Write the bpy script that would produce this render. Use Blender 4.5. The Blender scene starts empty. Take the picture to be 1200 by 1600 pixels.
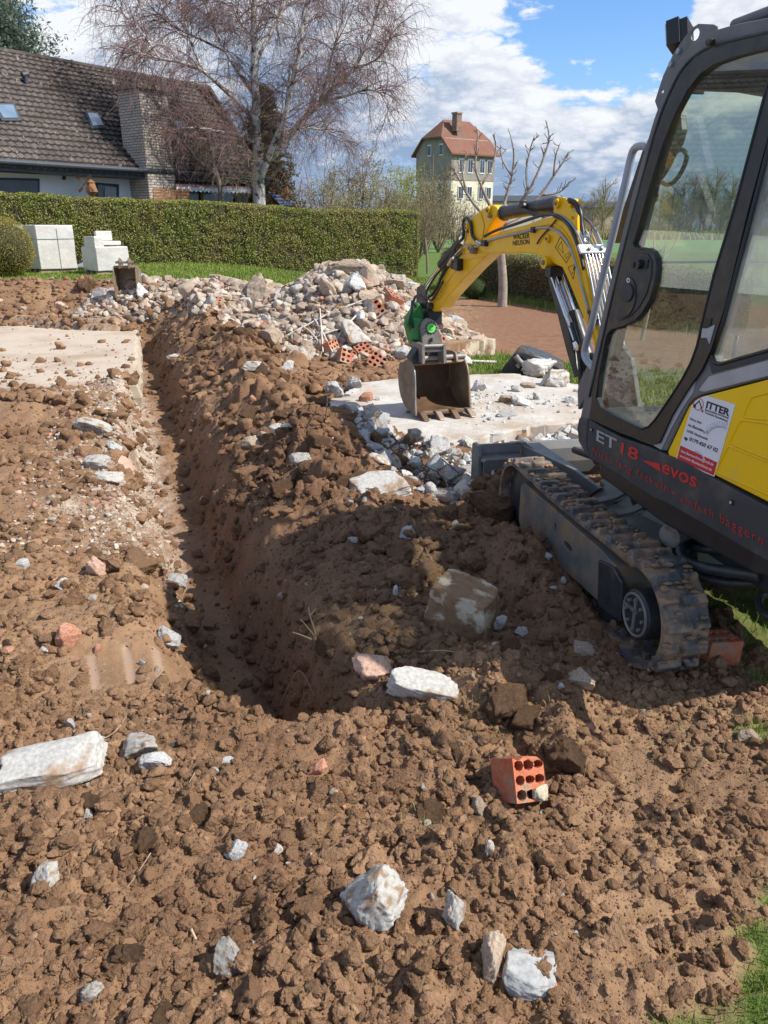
import bpy, bmesh, math, random
import numpy as np
from mathutils import Vector, Matrix
from mathutils.geometry import tessellate_polygon

# ------------------------------------------------------------------ camera, world, sun
S = bpy.context.scene
COL = S.collection
TH = math.atan(450/1200)
cam_d = bpy.data.cameras.new('camera'); cam = bpy.data.objects.new('camera', cam_d); COL.objects.link(cam)
cam.location = (0, 0, 1.6); cam.rotation_euler = (math.pi/2 - TH, 0, 0)
cam_d.sensor_fit = 'VERTICAL'; cam_d.sensor_height = 24; cam_d.lens = 18.0
cam_d.clip_start = 0.05; cam_d.clip_end = 3000
S.camera = cam
S.render.resolution_x, S.render.resolution_y = 768, 1024

SUN_EL, SUN_AZ = math.radians(46), math.radians(107)      # azimuth clockwise from +Y
w = bpy.data.worlds.new('World'); S.world = w; w.use_nodes = True
nt = w.node_tree; N = nt.nodes; L = nt.links; N.clear()
wo = N.new('ShaderNodeOutputWorld'); bg = N.new('ShaderNodeBackground'); bg.inputs[1].default_value = 0.135
sky = N.new('ShaderNodeTexSky'); sky.sky_type = 'NISHITA'; sky.sun_disc = False
sky.sun_elevation = SUN_EL; sky.sun_rotation = SUN_AZ; sky.altitude = 200; sky.air_density = 1.0; sky.dust_density = 0.6; sky.ozone_density = 1.6
tc = N.new('ShaderNodeTexCoord')
def nd(t, **kw):
    n = N.new(t)
    for k, v in kw.items(): setattr(n, k, v)
    return n
def math_(op, a, b=None, c=None, clamp=False):
    n = N.new('ShaderNodeMath'); n.operation = op; n.use_clamp = clamp
    for i, v in enumerate((a, b, c)):
        if v is None: continue
        if isinstance(v, (int, float)): n.inputs[i].default_value = v
        else: L.new(v, n.inputs[i])
    return n.outputs[0]
def wnoise(scale, detail, rough, off, vec, dist=0.0):
    mp = N.new('ShaderNodeMapping'); mp.inputs[1].default_value = off; L.new(vec, mp.inputs[0])
    n = N.new('ShaderNodeTexNoise'); n.inputs['Scale'].default_value = scale; n.inputs['Detail'].default_value = detail
    n.inputs['Roughness'].default_value = rough; n.inputs['Distortion'].default_value = dist
    L.new(mp.outputs[0], n.inputs['Vector']); return n.outputs['Fac']
# the clouds live on the sky's own directions: a gently flattened direction makes banks that stretch along the horizon
sx = N.new('ShaderNodeSeparateXYZ'); L.new(tc.outputs['Generated'], sx.inputs[0])
zz = math_('ADD', math_('MAXIMUM', sx.outputs[2], 0.0), 0.42)
cx_ = N.new('ShaderNodeCombineXYZ')
L.new(math_('DIVIDE', sx.outputs[0], zz), cx_.inputs[0]); L.new(math_('DIVIDE', sx.outputs[1], zz), cx_.inputs[1])
L.new(math_('MULTIPLY', sx.outputs[2], 2.6), cx_.inputs[2])
CV = cx_.outputs[0]
def blob(d, rad, amp):
    d = Vector(d).normalized()
    cvx = N.new('ShaderNodeVectorMath'); cvx.operation = 'DOT_PRODUCT'; cvx.inputs[1].default_value = d
    L.new(tc.outputs['Generated'], cvx.inputs[0])
    mr = N.new('ShaderNodeMapRange'); mr.interpolation_type = 'SMOOTHSTEP'
    mr.inputs[1].default_value = math.cos(rad); mr.inputs[2].default_value = 1.0
    mr.inputs[3].default_value = 0.0; mr.inputs[4].default_value = amp
    L.new(cvx.outputs['Value'], mr.inputs[0]); return mr.outputs[0]
CT, ST = math.cos(TH), math.sin(TH)
def ray(px, py):
    a = (px-600)/1200; b = (800-py)/1200
    return np.array([a, CT+ST*b, -ST+CT*b])
#SKYBLOBS
base = wnoise(1.9, 12, 0.56, (3.1, 7.7, 1.3), CV, 0.0)
bil = wnoise(6.5, 12, 0.60, (5.1, 2.7, 4.3), CV, 0.0)
bil = math_('MULTIPLY', math_('ABSOLUTE', math_('SUBTRACT', bil, 0.5)), 2.0)     # billows: rounded heads, creased between
mask = math_('ADD', base, math_('MULTIPLY', math_('SUBTRACT', bil, 0.12), 0.42))
for (px, py, rad, amp) in ((965, 55, .15, -.46), (915, 112, .08, -.2), (1080, 80, .10, -.12), (620, 240, .13, -.10), (870, 170, .16, .14), (700, 60, .30, .14),
                           (1010, 190, .20, .22), (930, 200, .15, .15), (1185, 10, .09, .60), (80, 40, .20, .16), (330, 40, .3, .10), (70, 10, .07, -.12)):
    mask = math_('ADD', mask, blob(tuple(ray(px, py)), rad, amp))
mr = N.new('ShaderNodeMapRange'); mr.interpolation_type = 'SMOOTHSTEP'
L.new(mask, mr.inputs[0]); mr.inputs[1].default_value = 0.42; mr.inputs[2].default_value = 0.52
cov = mr.outputs[0]
# cloud tone: bright heads where the billows swell, blue-grey bases
sh1 = wnoise(2.4, 8, 0.55, (9.4, 2.2, 5.0), CV, 0.2)
tone = math_('ADD', math_('MULTIPLY_ADD', sh1, 1.45, -0.17), math_('MULTIPLY', bil, 1.0))
for (px, py, rad, amp) in ((840, 130, .11, .20), (960, 130, .16, .22), (900, 210, .2, .06), (1180, 20, .12, .2), (700, 150, .12, .12), (740, 20, .2, -.04), (100, 50, .16, .22),
                           (640, 80, .2, .12), (640, 190, .12, -.06), (1050, 260, .2, -.03)):
    tone = math_('ADD', tone, blob(tuple(ray(px, py)), rad, amp))
lowt = math_('MULTIPLY', math_('SUBTRACT', 1.0, math_('MULTIPLY', sx.outputs[2], 5.0, None, True), None, True), -0.30)
tone = math_('ADD', tone, lowt)
cr = N.new('ShaderNodeValToRGB'); L.new(tone, cr.inputs[0])
cr.color_ramp.elements[0].position = 0.40; cr.color_ramp.elements[0].color = (0.22, 0.30, 0.44, 1)
cr.color_ramp.elements[1].position = 0.93; cr.color_ramp.elements[1].color = (0.70, 0.715, 0.74, 1)
e = cr.color_ramp.elements.new(0.57); e.color = (0.36, 0.42, 0.53, 1)
e = cr.color_ramp.elements.new(0.71); e.color = (0.53, 0.565, 0.63, 1)
sc = N.new('ShaderNodeVectorMath'); sc.operation = 'SCALE'; L.new(cr.outputs[0], sc.inputs[0]); sc.inputs['Scale'].default_value = 1/0.13
# clear air: the sky texture, a little deeper blue; distant blue-grey cloud deck low over the horizon
hs = N.new('ShaderNodeMixRGB'); hs.blend_type = 'MULTIPLY'; hs.inputs[0].default_value = 1; hs.inputs[2].default_value = (0.60, 0.82, 1.08, 1); L.new(sky.outputs[0], hs.inputs[1])
hz = N.new('ShaderNodeMapRange'); hz.interpolation_type = 'SMOOTHSTEP'; L.new(sx.outputs[2], hz.inputs[0])
hz.inputs[1].default_value = 0.22; hz.inputs[2].default_value = 0.0; hz.inputs[3].default_value = 0; hz.inputs[4].default_value = 0.95
lowc = N.new('ShaderNodeMixRGB'); L.new(hz.outputs[0], lowc.inputs[0]); L.new(hs.outputs[0], lowc.inputs[1]); lowc.inputs[2].default_value = (2.5, 3.6, 5.4, 1)
mx = N.new('ShaderNodeMixRGB'); L.new(math_('MULTIPLY', cov, 0.96), mx.inputs[0]); L.new(lowc.outputs[0], mx.inputs[1]); L.new(sc.outputs[0], mx.inputs[2])
L.new(mx.outputs[0], bg.inputs[0]); L.new(bg.outputs[0], wo.inputs[0])

sl = bpy.data.lights.new('sun', 'SUN'); sl.energy = 5.0; sl.angle = math.radians(0.5); sl.color = (1.0, 0.95, 0.87)
so = bpy.data.objects.new('sun', sl); COL.objects.link(so)
sd = Vector((math.sin(SUN_AZ)*math.cos(SUN_EL), math.cos(SUN_AZ)*math.cos(SUN_EL), math.sin(SUN_EL)))
so.rotation_euler = sd.to_track_quat('Z', 'Y').to_euler(); so.location = (30, 0, 30)
S.view_settings.view_transform = 'Standard'; S.view_settings.look = 'None'; S.view_settings.exposure = 0.42; S.view_settings.gamma = 1
S.view_settings.use_curve_mapping = False

# ------------------------------------------------------------------ helpers
rng = np.random.default_rng(7); random.seed(7)
CAM = np.array([0, 0, 1.6])
def at_z(px, py, z):
    r = ray(px, py); return CAM + r*((z-1.6)/r[2])
def at_y(px, py, y):
    r = ray(px, py); return CAM + r*(y/r[1])

def mesh_np(name, V, F):
    V = np.asarray(V, np.float32); F = np.asarray(F, np.int32)
    me = bpy.data.meshes.new(name); k = F.shape[1]
    me.vertices.add(len(V)); me.vertices.foreach_set('co', V.ravel())
    me.loops.add(F.size); me.loops.foreach_set('vertex_index', F.ravel())
    me.polygons.add(len(F)); me.polygons.foreach_set('loop_start', np.arange(0, F.size, k, dtype=np.int32))
    me.polygons.foreach_set('loop_total', np.full(len(F), k, np.int32))
    me.update(calc_edges=True); return me
def mesh_py(name, V, F):
    me = bpy.data.meshes.new(name); me.from_pydata([tuple(map(float, v)) for v in V], [], [tuple(int(i) for i in f) for f in F]); me.update(); return me
def finish(o, m, bev=0, smooth=False, seg=2):
    ms = m if isinstance(m, (list, tuple)) else [m]
    for q in ms: o.data.materials.append(q)
    if smooth: o.data.polygons.foreach_set('use_smooth', np.ones(len(o.data.polygons), bool))
    if bev:
        b = o.modifiers.new('edge', 'BEVEL'); b.width = bev; b.segments = seg; b.limit_method = 'ANGLE'; b.angle_limit = math.radians(35)
    return o
def tag(o, label=None, cat=None, group=None, kind=None):
    if label: o['label'] = label
    if cat: o['category'] = cat
    if group: o['group'] = group
    if kind: o['kind'] = kind
    return o
def rootloc(o):
    p = Vector((0, 0, 0))
    while o is not None: p += Vector(o.location); o = o.parent
    return np.array(p)
def thing(name, label, cat, loc=(0, 0, 0), group=None):
    o = bpy.data.objects.new(name, None); COL.objects.link(o); o.location = tuple(float(v) for v in loc); o.empty_display_size = .2
    return tag(o, label, cat, group)
def part(name, VF, m, parent, bev=0, smooth=False, label=None, seg=2):
    V, F = VF; off = rootloc(parent)
    V = np.asarray(V, float) - off
    fast = isinstance(F, np.ndarray) and F.ndim == 2
    me = mesh_np(name, V, F) if fast else mesh_py(name, V, F)
    o = bpy.data.objects.new(name, me); COL.objects.link(o); o.parent = parent
    if label: o['label'] = label
    return finish(o, m, bev, smooth, seg)
def single(name, VF, m, label=None, cat=None, group=None, loc=(0, 0, 0), kind=None, bev=0, smooth=False):
    V, F = VF; loc = np.array(loc, float); V = np.asarray(V, float) - loc
    fast = isinstance(F, np.ndarray) and F.ndim == 2
    me = mesh_np(name, V, F) if fast else mesh_py(name, V, F)
    o = bpy.data.objects.new(name, me); COL.objects.link(o); o.location = tuple(loc)
    finish(o, m, bev, smooth); return tag(o, label, cat, group, kind)
def copy_tree(o, parent=None):
    c = o.copy(); COL.objects.link(c)
    if parent is not None: c.parent = parent
    for ch in list(o.children): copy_tree(ch, c)
    return c
def J(*parts):
    V = []; F = []; n = 0
    for v, f in parts:
        V += [tuple(map(float, q)) for q in v]; F += [tuple(int(i)+n for i in q) for q in f]; n += len(v)
    return V, F
def box(c, sx, sy, sz, ax=None):
    c = np.array(c, float); A = np.eye(3) if ax is None else np.array([a/np.linalg.norm(a) for a in np.array(ax, float)])
    V = [c + A[0]*sx/2*i + A[1]*sy/2*j + A[2]*sz/2*k for k in (-1, 1) for j in (-1, 1) for i in (-1, 1)]
    return V, [(0, 2, 3, 1), (4, 5, 7, 6), (0, 1, 5, 4), (2, 6, 7, 3), (0, 4, 6, 2), (1, 3, 7, 5)]
def plate(loops, vec):
    """solid slab: first loop outline, others holes; 3D points, pushed along vec"""
    loops = [[Vector(map(float, p)) for p in lp] for lp in loops]; vec = Vector(map(float, vec))
    flat = [p for lp in loops for p in lp]; n = len(flat)
    tris = tessellate_polygon(loops)
    V = flat + [p+vec for p in flat]; F = []
    for t in tris: F.append(tuple(t)); F.append(tuple(i+n for i in reversed(t)))
    if len(loops) == 1:
        F = [tuple(range(n)), tuple(range(2*n-1, n-1, -1))]
    k = 0
    for lp in loops:
        m = len(lp)
        for i in range(m):
            a, b = k+i, k+(i+1) % m; F.append((a, b, b+n, a+n))
        k += m
    bm = bmesh.new(); vs = [bm.verts.new(v) for v in V]
    for f in F:
        try: bm.faces.new([vs[i] for i in f])
        except ValueError: pass
    bmesh.ops.recalc_face_normals(bm, faces=bm.faces); bm.verts.index_update()
    out = ([tuple(v.co) for v in bm.verts], [tuple(v.index for v in f.verts) for f in bm.faces]); bm.free(); return out
def tube(P, R, k=10, cap=True):
    P = np.asarray(P, float); n = len(P); R = np.full(n, float(R)) if np.isscalar(R) else np.asarray(R, float)
    T = np.gradient(P, axis=0); T /= np.linalg.norm(T, axis=1)[:, None]+1e-12
    up = np.array([0, 0, 1.0]) if abs(T[0][2]) < .9 else np.array([1.0, 0, 0])
    u = np.cross(T[0], up); u /= np.linalg.norm(u); V = []; F = []
    a = np.arange(k)*2*math.pi/k
    for i in range(n):
        u = u - T[i]*np.dot(u, T[i]); u /= np.linalg.norm(u)+1e-12; v = np.cross(T[i], u)
        V.append(P[i] + R[i]*(np.cos(a)[:, None]*u + np.sin(a)[:, None]*v))
    V = np.concatenate(V)
    for i in range(n-1):
        for j in range(k):
            F.append((i*k+j, i*k+(j+1) % k, (i+1)*k+(j+1) % k, (i+1)*k+j))
    if cap: F.append(tuple(range(k-1, -1, -1))); F.append(tuple((n-1)*k+j for j in range(k)))
    return V, F
def cyl(a, b, r, k=20): return tube([a, b], r, k)
def smoothpath(P, n=6):
    P = [np.array(p, float) for p in P]; out = []
    Q = [2*P[0]-P[1]] + P + [2*P[-1]-P[-2]]
    for i in range(1, len(Q)-2):
        for s in range(n):
            t = s/n; p0, p1, p2, p3 = Q[i-1:i+3]
            out.append(.5*((2*p1)+(-p0+p2)*t+(2*p0-5*p1+4*p2-p3)*t*t+(-p0+3*p1-3*p2+p3)*t**3))
    out.append(P[-1]); return np.array(out)
def tubes_fast(lst, k=3):
    """many thin tapering tubes as one array mesh: lst of (P(n,3), R(n))"""
    VV = []; FF = []; off = 0; a = np.arange(k)*2*math.pi/k; ca = np.cos(a)[None, :, None]; sa = np.sin(a)[None, :, None]
    from itertools import groupby
    by = {}
    for P, R in lst: by.setdefault(len(P), []).append((P, R))
    for n, g in by.items():
        P = np.array([q[0] for q in g], float); R = np.array([q[1] for q in g], float); m = len(g)
        T = np.gradient(P, axis=1); T /= np.linalg.norm(T, axis=2)[..., None]+1e-9
        ref = np.array([.31, .52, .21]); U = np.cross(T, ref); U /= np.linalg.norm(U, axis=2)[..., None]+1e-9; W = np.cross(T, U)
        V = P[:, :, None, :] + R[:, :, None, None]*(ca[None]*U[:, :, None, :] + sa[None]*W[:, :, None, :])
        V = V.reshape(-1, 3)
        i = np.arange(n-1)[:, None]*k; j = np.arange(k)[None]
        q = np.stack([i+j, i+(j+1) % k, i+k+(j+1) % k, i+k+j], -1).reshape(-1, 4)
        F = (q[None] + (np.arange(m)*n*k)[:, None, None]).reshape(-1, 4) + off
        VV.append(V); FF.append(F); off += len(V)
    return np.concatenate(VV), np.concatenate(FF)

# ------------------------------------------------------------------ noise (numpy)
def _h(ix, iy, seed):
    h = (ix.astype(np.int64)*374761393 + iy.astype(np.int64)*668265263 + seed*1274126177) & 0xffffffff
    h = ((h ^ (h >> 13))*1103515245) & 0xffffffff
    h = ((h ^ (h >> 16))*2246822519) & 0xffffffff
    return ((h ^ (h >> 15)) & 0xffffff)/float(0xffffff)
def pn(x, y, seed=0):
    x0 = np.floor(x); y0 = np.floor(y); fx = x-x0; fy = y-y0
    u = fx*fx*fx*(fx*(fx*6-15)+10); v = fy*fy*fy*(fy*(fy*6-15)+10)
    def g(dx, dy):
        a = _h(x0+dx, y0+dy, seed)*6.2831853; return np.cos(a)*(fx-dx)+np.sin(a)*(fy-dy)
    return (g(0, 0)*(1-u)+g(1, 0)*u)*(1-v)+(g(0, 1)*(1-u)+g(1, 1)*u)*v
def fbm(x, y, sc, oc=4, seed=0, gain=.5):
    r = 0; a = 1; t = 0
    for i in range(oc): r = r + a*pn(x/sc, y/sc, seed+i*17); t += a; a *= gain; sc /= 2.03
    return r/t*1.5
def lumps(x, y, cell, seed, dens=.8):
    wx = x + cell*.35*pn(x/cell*1.7, y/cell*1.7, seed+5); wy = y + cell*.35*pn(x/cell*1.7+9, y/cell*1.7, seed+6)
    gx = np.floor(wx/cell); gy = np.floor(wy/cell); out = np.zeros_like(x)
    for dx in (-1, 0, 1):
        for dy in (-1, 0, 1):
            ix = gx+dx; iy = gy+dy
            cx = (ix+_h(ix, iy, seed))*cell; cy = (iy+_h(ix, iy, seed+1))*cell
            r = cell*(.28+.45*_h(ix, iy, seed+2)**1.5); on = _h(ix, iy, seed+3) < dens
            el = 1+.6*(_h(ix, iy, seed+4)-.5)
            q = 1-((wx-cx)**2*el+(wy-cy)**2/el)/(r*r)
            th = _h(ix, iy, seed+7)*6.283; tl = .9*_h(ix, iy, seed+8)
            cap = r*(.42+.25*_h(ix, iy, seed+9)) + ((wx-cx)*np.cos(th)+(wy-cy)*np.sin(th))*tl   # tilted flat top: broken, not round
            cap = np.minimum(cap, r*.62 - ((wx-cx)*np.cos(th+2.2)+(wy-cy)*np.sin(th+2.2))*1.1)
            out = np.maximum(out, np.where(on & (q > 0), np.minimum(np.sqrt(np.maximum(q, 0))*r*1.1, np.maximum(cap, 0)), 0))
    return out
def ss(a, b, x): t = np.clip((x-a)/(b-a), 0, 1); return t*t*(3-2*t)

# ------------------------------------------------------------------ materials
def newmat(name):
    m = bpy.data.materials.new(name); m.use_nodes = True; t = m.node_tree
    return m, t, t.nodes, t.links, t.nodes['Principled BSDF']
def _n(t, kind, **kw):
    n = t.nodes.new(kind)
    for k, v in kw.items():
        if isinstance(k, str) and k in n.inputs: n.inputs[k].default_value = v
    return n
def noise_mat(name, c1, c2, scale=8, rough=.8, metal=0, bump=.0, bscale=60, bdist=.01, c3=None, s3=30, lim=(.35, .65), l3=(.55, .7), coat=0, spec=.5, rnd=0, detail=6, rvar=0, island=0):
    """two noise-mixed colours, an optional third as patches, bump, optional per-object tone"""
    m, t, Nn, Ll, B = newmat(name); tcn = Nn.new('ShaderNodeTexCoord'); vec = tcn.outputs['Object']
    if rnd:
        oi = Nn.new('ShaderNodeObjectInfo'); ad = Nn.new('ShaderNodeVectorMath'); ad.operation = 'MULTIPLY_ADD'
        Ll.new(oi.outputs['Random'], ad.inputs[0]); ad.inputs[1].default_value = (37, 61, 17); Ll.new(vec, ad.inputs[2]); vec = ad.outputs[0]
    def nz(sc, det=detail):
        n = _n(t, 'ShaderNodeTexNoise', Scale=sc, Detail=det, Roughness=.6); Ll.new(vec, n.inputs['Vector']); return n.outputs['Fac']
    def mr(v, a, b, lo=0, hi=1):
        n = Nn.new('ShaderNodeMapRange'); Ll.new(v, n.inputs[0]); n.inputs[1].default_value = a; n.inputs[2].default_value = b; n.inputs[3].default_value = lo; n.inputs[4].default_value = hi; return n.outputs[0]
    mx = Nn.new('ShaderNodeMixRGB'); mx.inputs[1].default_value = (*c1, 1); mx.inputs[2].default_value = (*c2, 1); Ll.new(mr(nz(scale), *lim), mx.inputs[0])
    col = mx.outputs[0]
    if c3:
        m3 = Nn.new('ShaderNodeMixRGB'); m3.inputs[2].default_value = (*c3, 1); Ll.new(col, m3.inputs[1]); Ll.new(mr(nz(s3), *l3), m3.inputs[0]); col = m3.outputs[0]
    if rnd:
        hs = Nn.new('ShaderNodeHueSaturation'); Ll.new(col, hs.inputs['Color']); Ll.new(mr(oi.outputs['Random'], 0, 1, 1-rnd, 1+rnd), hs.inputs['Value']); col = hs.outputs[0]
    if island:
        ge = Nn.new('ShaderNodeNewGeometry'); hs2 = Nn.new('ShaderNodeHueSaturation'); Ll.new(col, hs2.inputs['Color']); Ll.new(mr(ge.outputs['Random Per Island'], 0, 1, 1-island, 1+island), hs2.inputs['Value']); col = hs2.outputs[0]
    Ll.new(col, B.inputs['Base Color'])
    if rvar: Ll.new(mr(nz(scale*1.7), .3, .7, max(0, rough-rvar), min(1, rough+rvar)), B.inputs['Roughness'])
    else: B.inputs['Roughness'].default_value = rough
    B.inputs['Metallic'].default_value = metal
    B.inputs['Specular IOR Level'].default_value = spec
    if coat: B.inputs['Coat Weight'].default_value = coat; B.inputs['Coat Roughness'].default_value = .08
    if bump:
        bp = Nn.new('ShaderNodeBump'); bp.inputs['Strength'].default_value = bump; bp.inputs['Distance'].default_value = bdist
        Ll.new(nz(bscale), bp.inputs['Height']); Ll.new(bp.outputs[0], B.inputs['Normal'])
    return m
M = {}
M['paint_yellow'] = noise_mat('yellow_paint', (.88, .50, .002), (.80, .44, .002), 6, .36, c3=(.36, .24, .07), s3=9, l3=(.60, .86), coat=.06, spec=.3, bump=.05, bscale=220, bdist=.001, rvar=.1)
M['yellow_clean'] = noise_mat('yellow_hood', (.90, .56, .0), (.86, .53, .0), 4, .34, coat=.12, spec=.3, rvar=.06, c3=(.55, .40, .12), s3=7, l3=(.56, .95))
M['dark_plastic'] = noise_mat('dark_plastic', (.036, .041, .044), (.05, .054, .056), 9, .55, bump=.25, bscale=420, bdist=.001, c3=(.16, .13, .10), s3=6, l3=(.50, .95), spec=.3)
M['black'] = noise_mat('black_rubber', (.010, .011, .013), (.018, .019, .02), 12, .42, bump=.1, bscale=200, bdist=.001, rvar=.1)
M['frame_grey'] = noise_mat('grey_frame_paint', (.115, .120, .122), (.145, .15, .152), 7, .45, coat=.0, rvar=.08, spec=.35, c3=(.20, .155, .11), s3=6, l3=(.56, .84))
M['silver'] = noise_mat('silver_paint', (.30, .33, .38), (.36, .39, .44), 9, .35, metal=.3, rvar=.08)
M['steel_dark'] = noise_mat('dark_steel', (.03, .034, .038), (.055, .058, .06), 12, .42, metal=.3, c3=(.16, .115, .08), s3=8, l3=(.60, .80), rvar=.1)
M['chrome'] = noise_mat('chrome', (.6, .62, .64), (.5, .52, .54), 20, .14, metal=1)
M['rubber'] = noise_mat('track_rubber', (.060, .061, .062), (.105, .103, .10), 14, .65, c3=(.30, .20, .125), s3=11, l3=(.44, .60), bump=.5, bscale=60, bdist=.006)
M['track_plate'] = noise_mat('track_frame_steel', (.10, .104, .10), (.14, .138, .13), 6, .6, metal=.0, spec=.3, c3=(.24, .165, .105), s3=7, l3=(.40, .62), bump=.2, bscale=120, bdist=.002)
M['rust'] = noise_mat('bucket_steel', (.17, .115, .07), (.26, .19, .125), 8, .62, metal=.15, c3=(.33, .27, .20), s3=5, l3=(.5, .75), bump=.35, bscale=60, bdist=.003)
M['rust_in'] = noise_mat('bucket_inside', (.085, .045, .022), (.14, .08, .04), 7, .6, metal=.15, c3=(.30, .17, .07), s3=6, l3=(.56, .75), bump=.35, bscale=50, bdist=.003)
M['tooth'] = noise_mat('worn_tooth', (.20, .18, .16), (.33, .22, .13), 14, .5, metal=.5, bump=.3, bscale=60, bdist=.003)
M['green_metal'] = noise_mat('green_cast', (.02, .16, .03), (.035, .24, .05), 10, .45, c3=(.10, .085, .06), s3=9, l3=(.58, .72))
M['grey_cast'] = noise_mat('grey_cast', (.27, .25, .23), (.20, .18, .16), 12, .5, metal=.3, c3=(.14, .10, .07), s3=14, l3=(.58, .72), bump=.2, bscale=80, bdist=.002)
M['lime'] = noise_mat('lime_disc', (.15, .75, .12), (.2, .8, .15), 5, .5)
M['white'] = noise_mat('white_print', (.74, .76, .79), (.70, .72, .75), 5, .4)
M['red'] = noise_mat('red_print', (.55, .012, .02), (.5, .01, .02), 5, .4)
M['redworn'] = noise_mat('red_worn_print', (.42, .02, .02), (.055, .048, .048), 70, .5, lim=(.52, .68))
M['ink'] = noise_mat('black_print', (.008, .008, .01), (.012, .012, .014), 5, .5)
M['greyprint'] = noise_mat('grey_print', (.33, .34, .36), (.38, .39, .41), 40, .5)
M['palegrey'] = noise_mat('pale_grey_print', (.42, .43, .45), (.45, .46, .48), 5, .5)
def glass_mat(name, tint, rough=0.0, fac=.045, grime_reflection=.03):
    m, t, Nn, Ll, B = newmat(name); out = Nn['Material Output']
    tr = Nn.new('ShaderNodeBsdfTransparent'); tr.inputs[0].default_value = (*tint, 1)
    gl = Nn.new('ShaderNodeBsdfGlossy'); gl.inputs['Roughness'].default_value = rough; gl.inputs[0].default_value = (1, 1, 1, 1)
    fr = Nn.new('ShaderNodeLayerWeight'); fr.inputs['Blend'].default_value = .5
    pw = Nn.new('ShaderNodeMath'); pw.operation = 'POWER'; Ll.new(fr.outputs['Facing'], pw.inputs[0]); pw.inputs[1].default_value = 4
    ad = Nn.new('ShaderNodeMath'); ad.operation = 'MULTIPLY_ADD'; Ll.new(pw.outputs[0], ad.inputs[0]); ad.inputs[1].default_value = .6; ad.inputs[2].default_value = fac
    mx = Nn.new('ShaderNodeMixShader'); Ll.new(ad.outputs[0], mx.inputs[0]); Ll.new(tr.outputs[0], mx.inputs[1]); Ll.new(gl.outputs[0], mx.inputs[2])
    df = Nn.new('ShaderNodeBsdfDiffuse'); df.inputs[0].default_value = (.55, .53, .48, 1)
    tcx = Nn.new('ShaderNodeTexCoord'); nz = _n(t, 'ShaderNodeTexNoise', Scale=7, Detail=8, Roughness=.7); Ll.new(tcx.outputs['Object'], nz.inputs['Vector'])
    mr = Nn.new('ShaderNodeMapRange'); Ll.new(nz.outputs['Fac'], mr.inputs[0]); mr.inputs[1].default_value = .4; mr.inputs[2].default_value = .8; mr.inputs[3].default_value = grime_reflection*.3; mr.inputs[4].default_value = grime_reflection*1.8
    m2 = Nn.new('ShaderNodeMixShader'); Ll.new(mr.outputs[0], m2.inputs[0]); Ll.new(mx.outputs[0], m2.inputs[1]); Ll.new(df.outputs[0], m2.inputs[2])
    Ll.new(m2.outputs[0], out.inputs[0]); return m
M['glass'] = glass_mat('cab_glass', (.86, .90, .87))
# ------------------------------------------------------------------ terrain
def rim_x(y): return -.36 - .33*(y-2.95) + .09*np.clip((4.4-y)/2, 0, 1.1)**1.3          # right-hand rim of the trench, running away to the left
def gz(px, py): return at_z(px, py, 0)
def seg_lines(a, b, f):
    out = [a]
    while out[-1] < b: out.append(out[-1]+f(out[-1]))
    return np.array(out)
ys = seg_lines(.45, 420, lambda y: max(.0065, .0034*y) if y < 14 else .048+(y-14)*.03)
xr = seg_lines(0, 320, lambda x: .0085 if x < 1.7 else .0085+(x-1.7)*.018)
xs = np.concatenate([-xr[:0:-1], xr])
X, Y = np.meshgrid(xs, ys)
def base_h(x, y):
    left = .020*np.clip(y-9, 0, 60); left = np.minimum(left, .9)
    right = -.016*np.clip(y-8, 0, 30)
    t = ss(-7, 0, x-.12*(y-20)*0)
    return left*(1-t) + right*t + .015*fbm(x, y, 2.5, 3, 3)
GA = []   # (x, y, sx, sy, h)
def G_(px, py, sx, sy, h, z=0.0): p = at_z(px, py, z); GA.append((p[0], p[1], sx, sy, h))
G_(100, 640, 1.0, .45, .20, .05); G_(190, 605, .30, .30, .12)          # soil thrown on the left slab
G_(40, 760, .7, .5, .10)
G_(60, 1010, .45, .35, .05)
G_(620, 1010, .22, .16, .05)
G_(790, 1100, .26, .16, .13)              # torn sods beside the big block
G_(880, 1170, .10, .14, .09)
G_(700, 1190, .16, .10, .06)
G_(745, 1215, .05, .05, -.09)
G_(250, 1330, .30, .18, .04)
G_(80, 1300, .18, .14, .05)
G_(360, 1230, .12, .08, .04)
G_(60, 1480, .16, .12, .05)
G_(560, 1480, .20, .12, .03)
G_(30, 1175, .15, .05, -.03)
G_(790, 800, .20, .16, .22)               # clod heap in front of the track
G_(640, 860, .50, .30, .12)
G_(850, 900, .30, .25, .06)
G_(560, 700, .28, .45, .16)
G_(470, 600, .30, .6, .20)
G_(405, 560, .22, .8, .16)
for yy_, hh_ in ((-.42, .05), (-.15, .11), (.12, .14), (.38, .12)): GA.append((1.427-.98*.76-.199*yy_, 3.30-.199*.76+.98*yy_, .13, .15, hh_))
def pile_h(x, y):
    # rubble heap: long low tongue to the left, tall head to the right
    h = 1.12*np.exp(-(((x+.50)/1.30)**2+((y-11.2)/1.25)**2)**1.25)
    h = np.maximum(h, .78*np.exp(-(((x+2.0)/1.25)**2+((y-12.0)/1.0)**2)**1.2))
    h = np.maximum(h, .60*np.exp(-(((x+3.7)/1.4)**2+((y-13.4)/.9)**2)**1.2))
    h = np.maximum(h, .24*np.exp(-(((x-.75)/.5)**2+((y-10.2)/.7)**2)**1.3))
    return h
def ridge_h(x, y):   # soil ridge behind the left slab
    return (.50*np.exp(-((y-15.0-.02*x)/.75)**2)*ss(-3.4, -5.0, x) + .26*np.exp(-(((x+3.9)/1.0)**2+((y-14.4)/.8)**2)))
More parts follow.
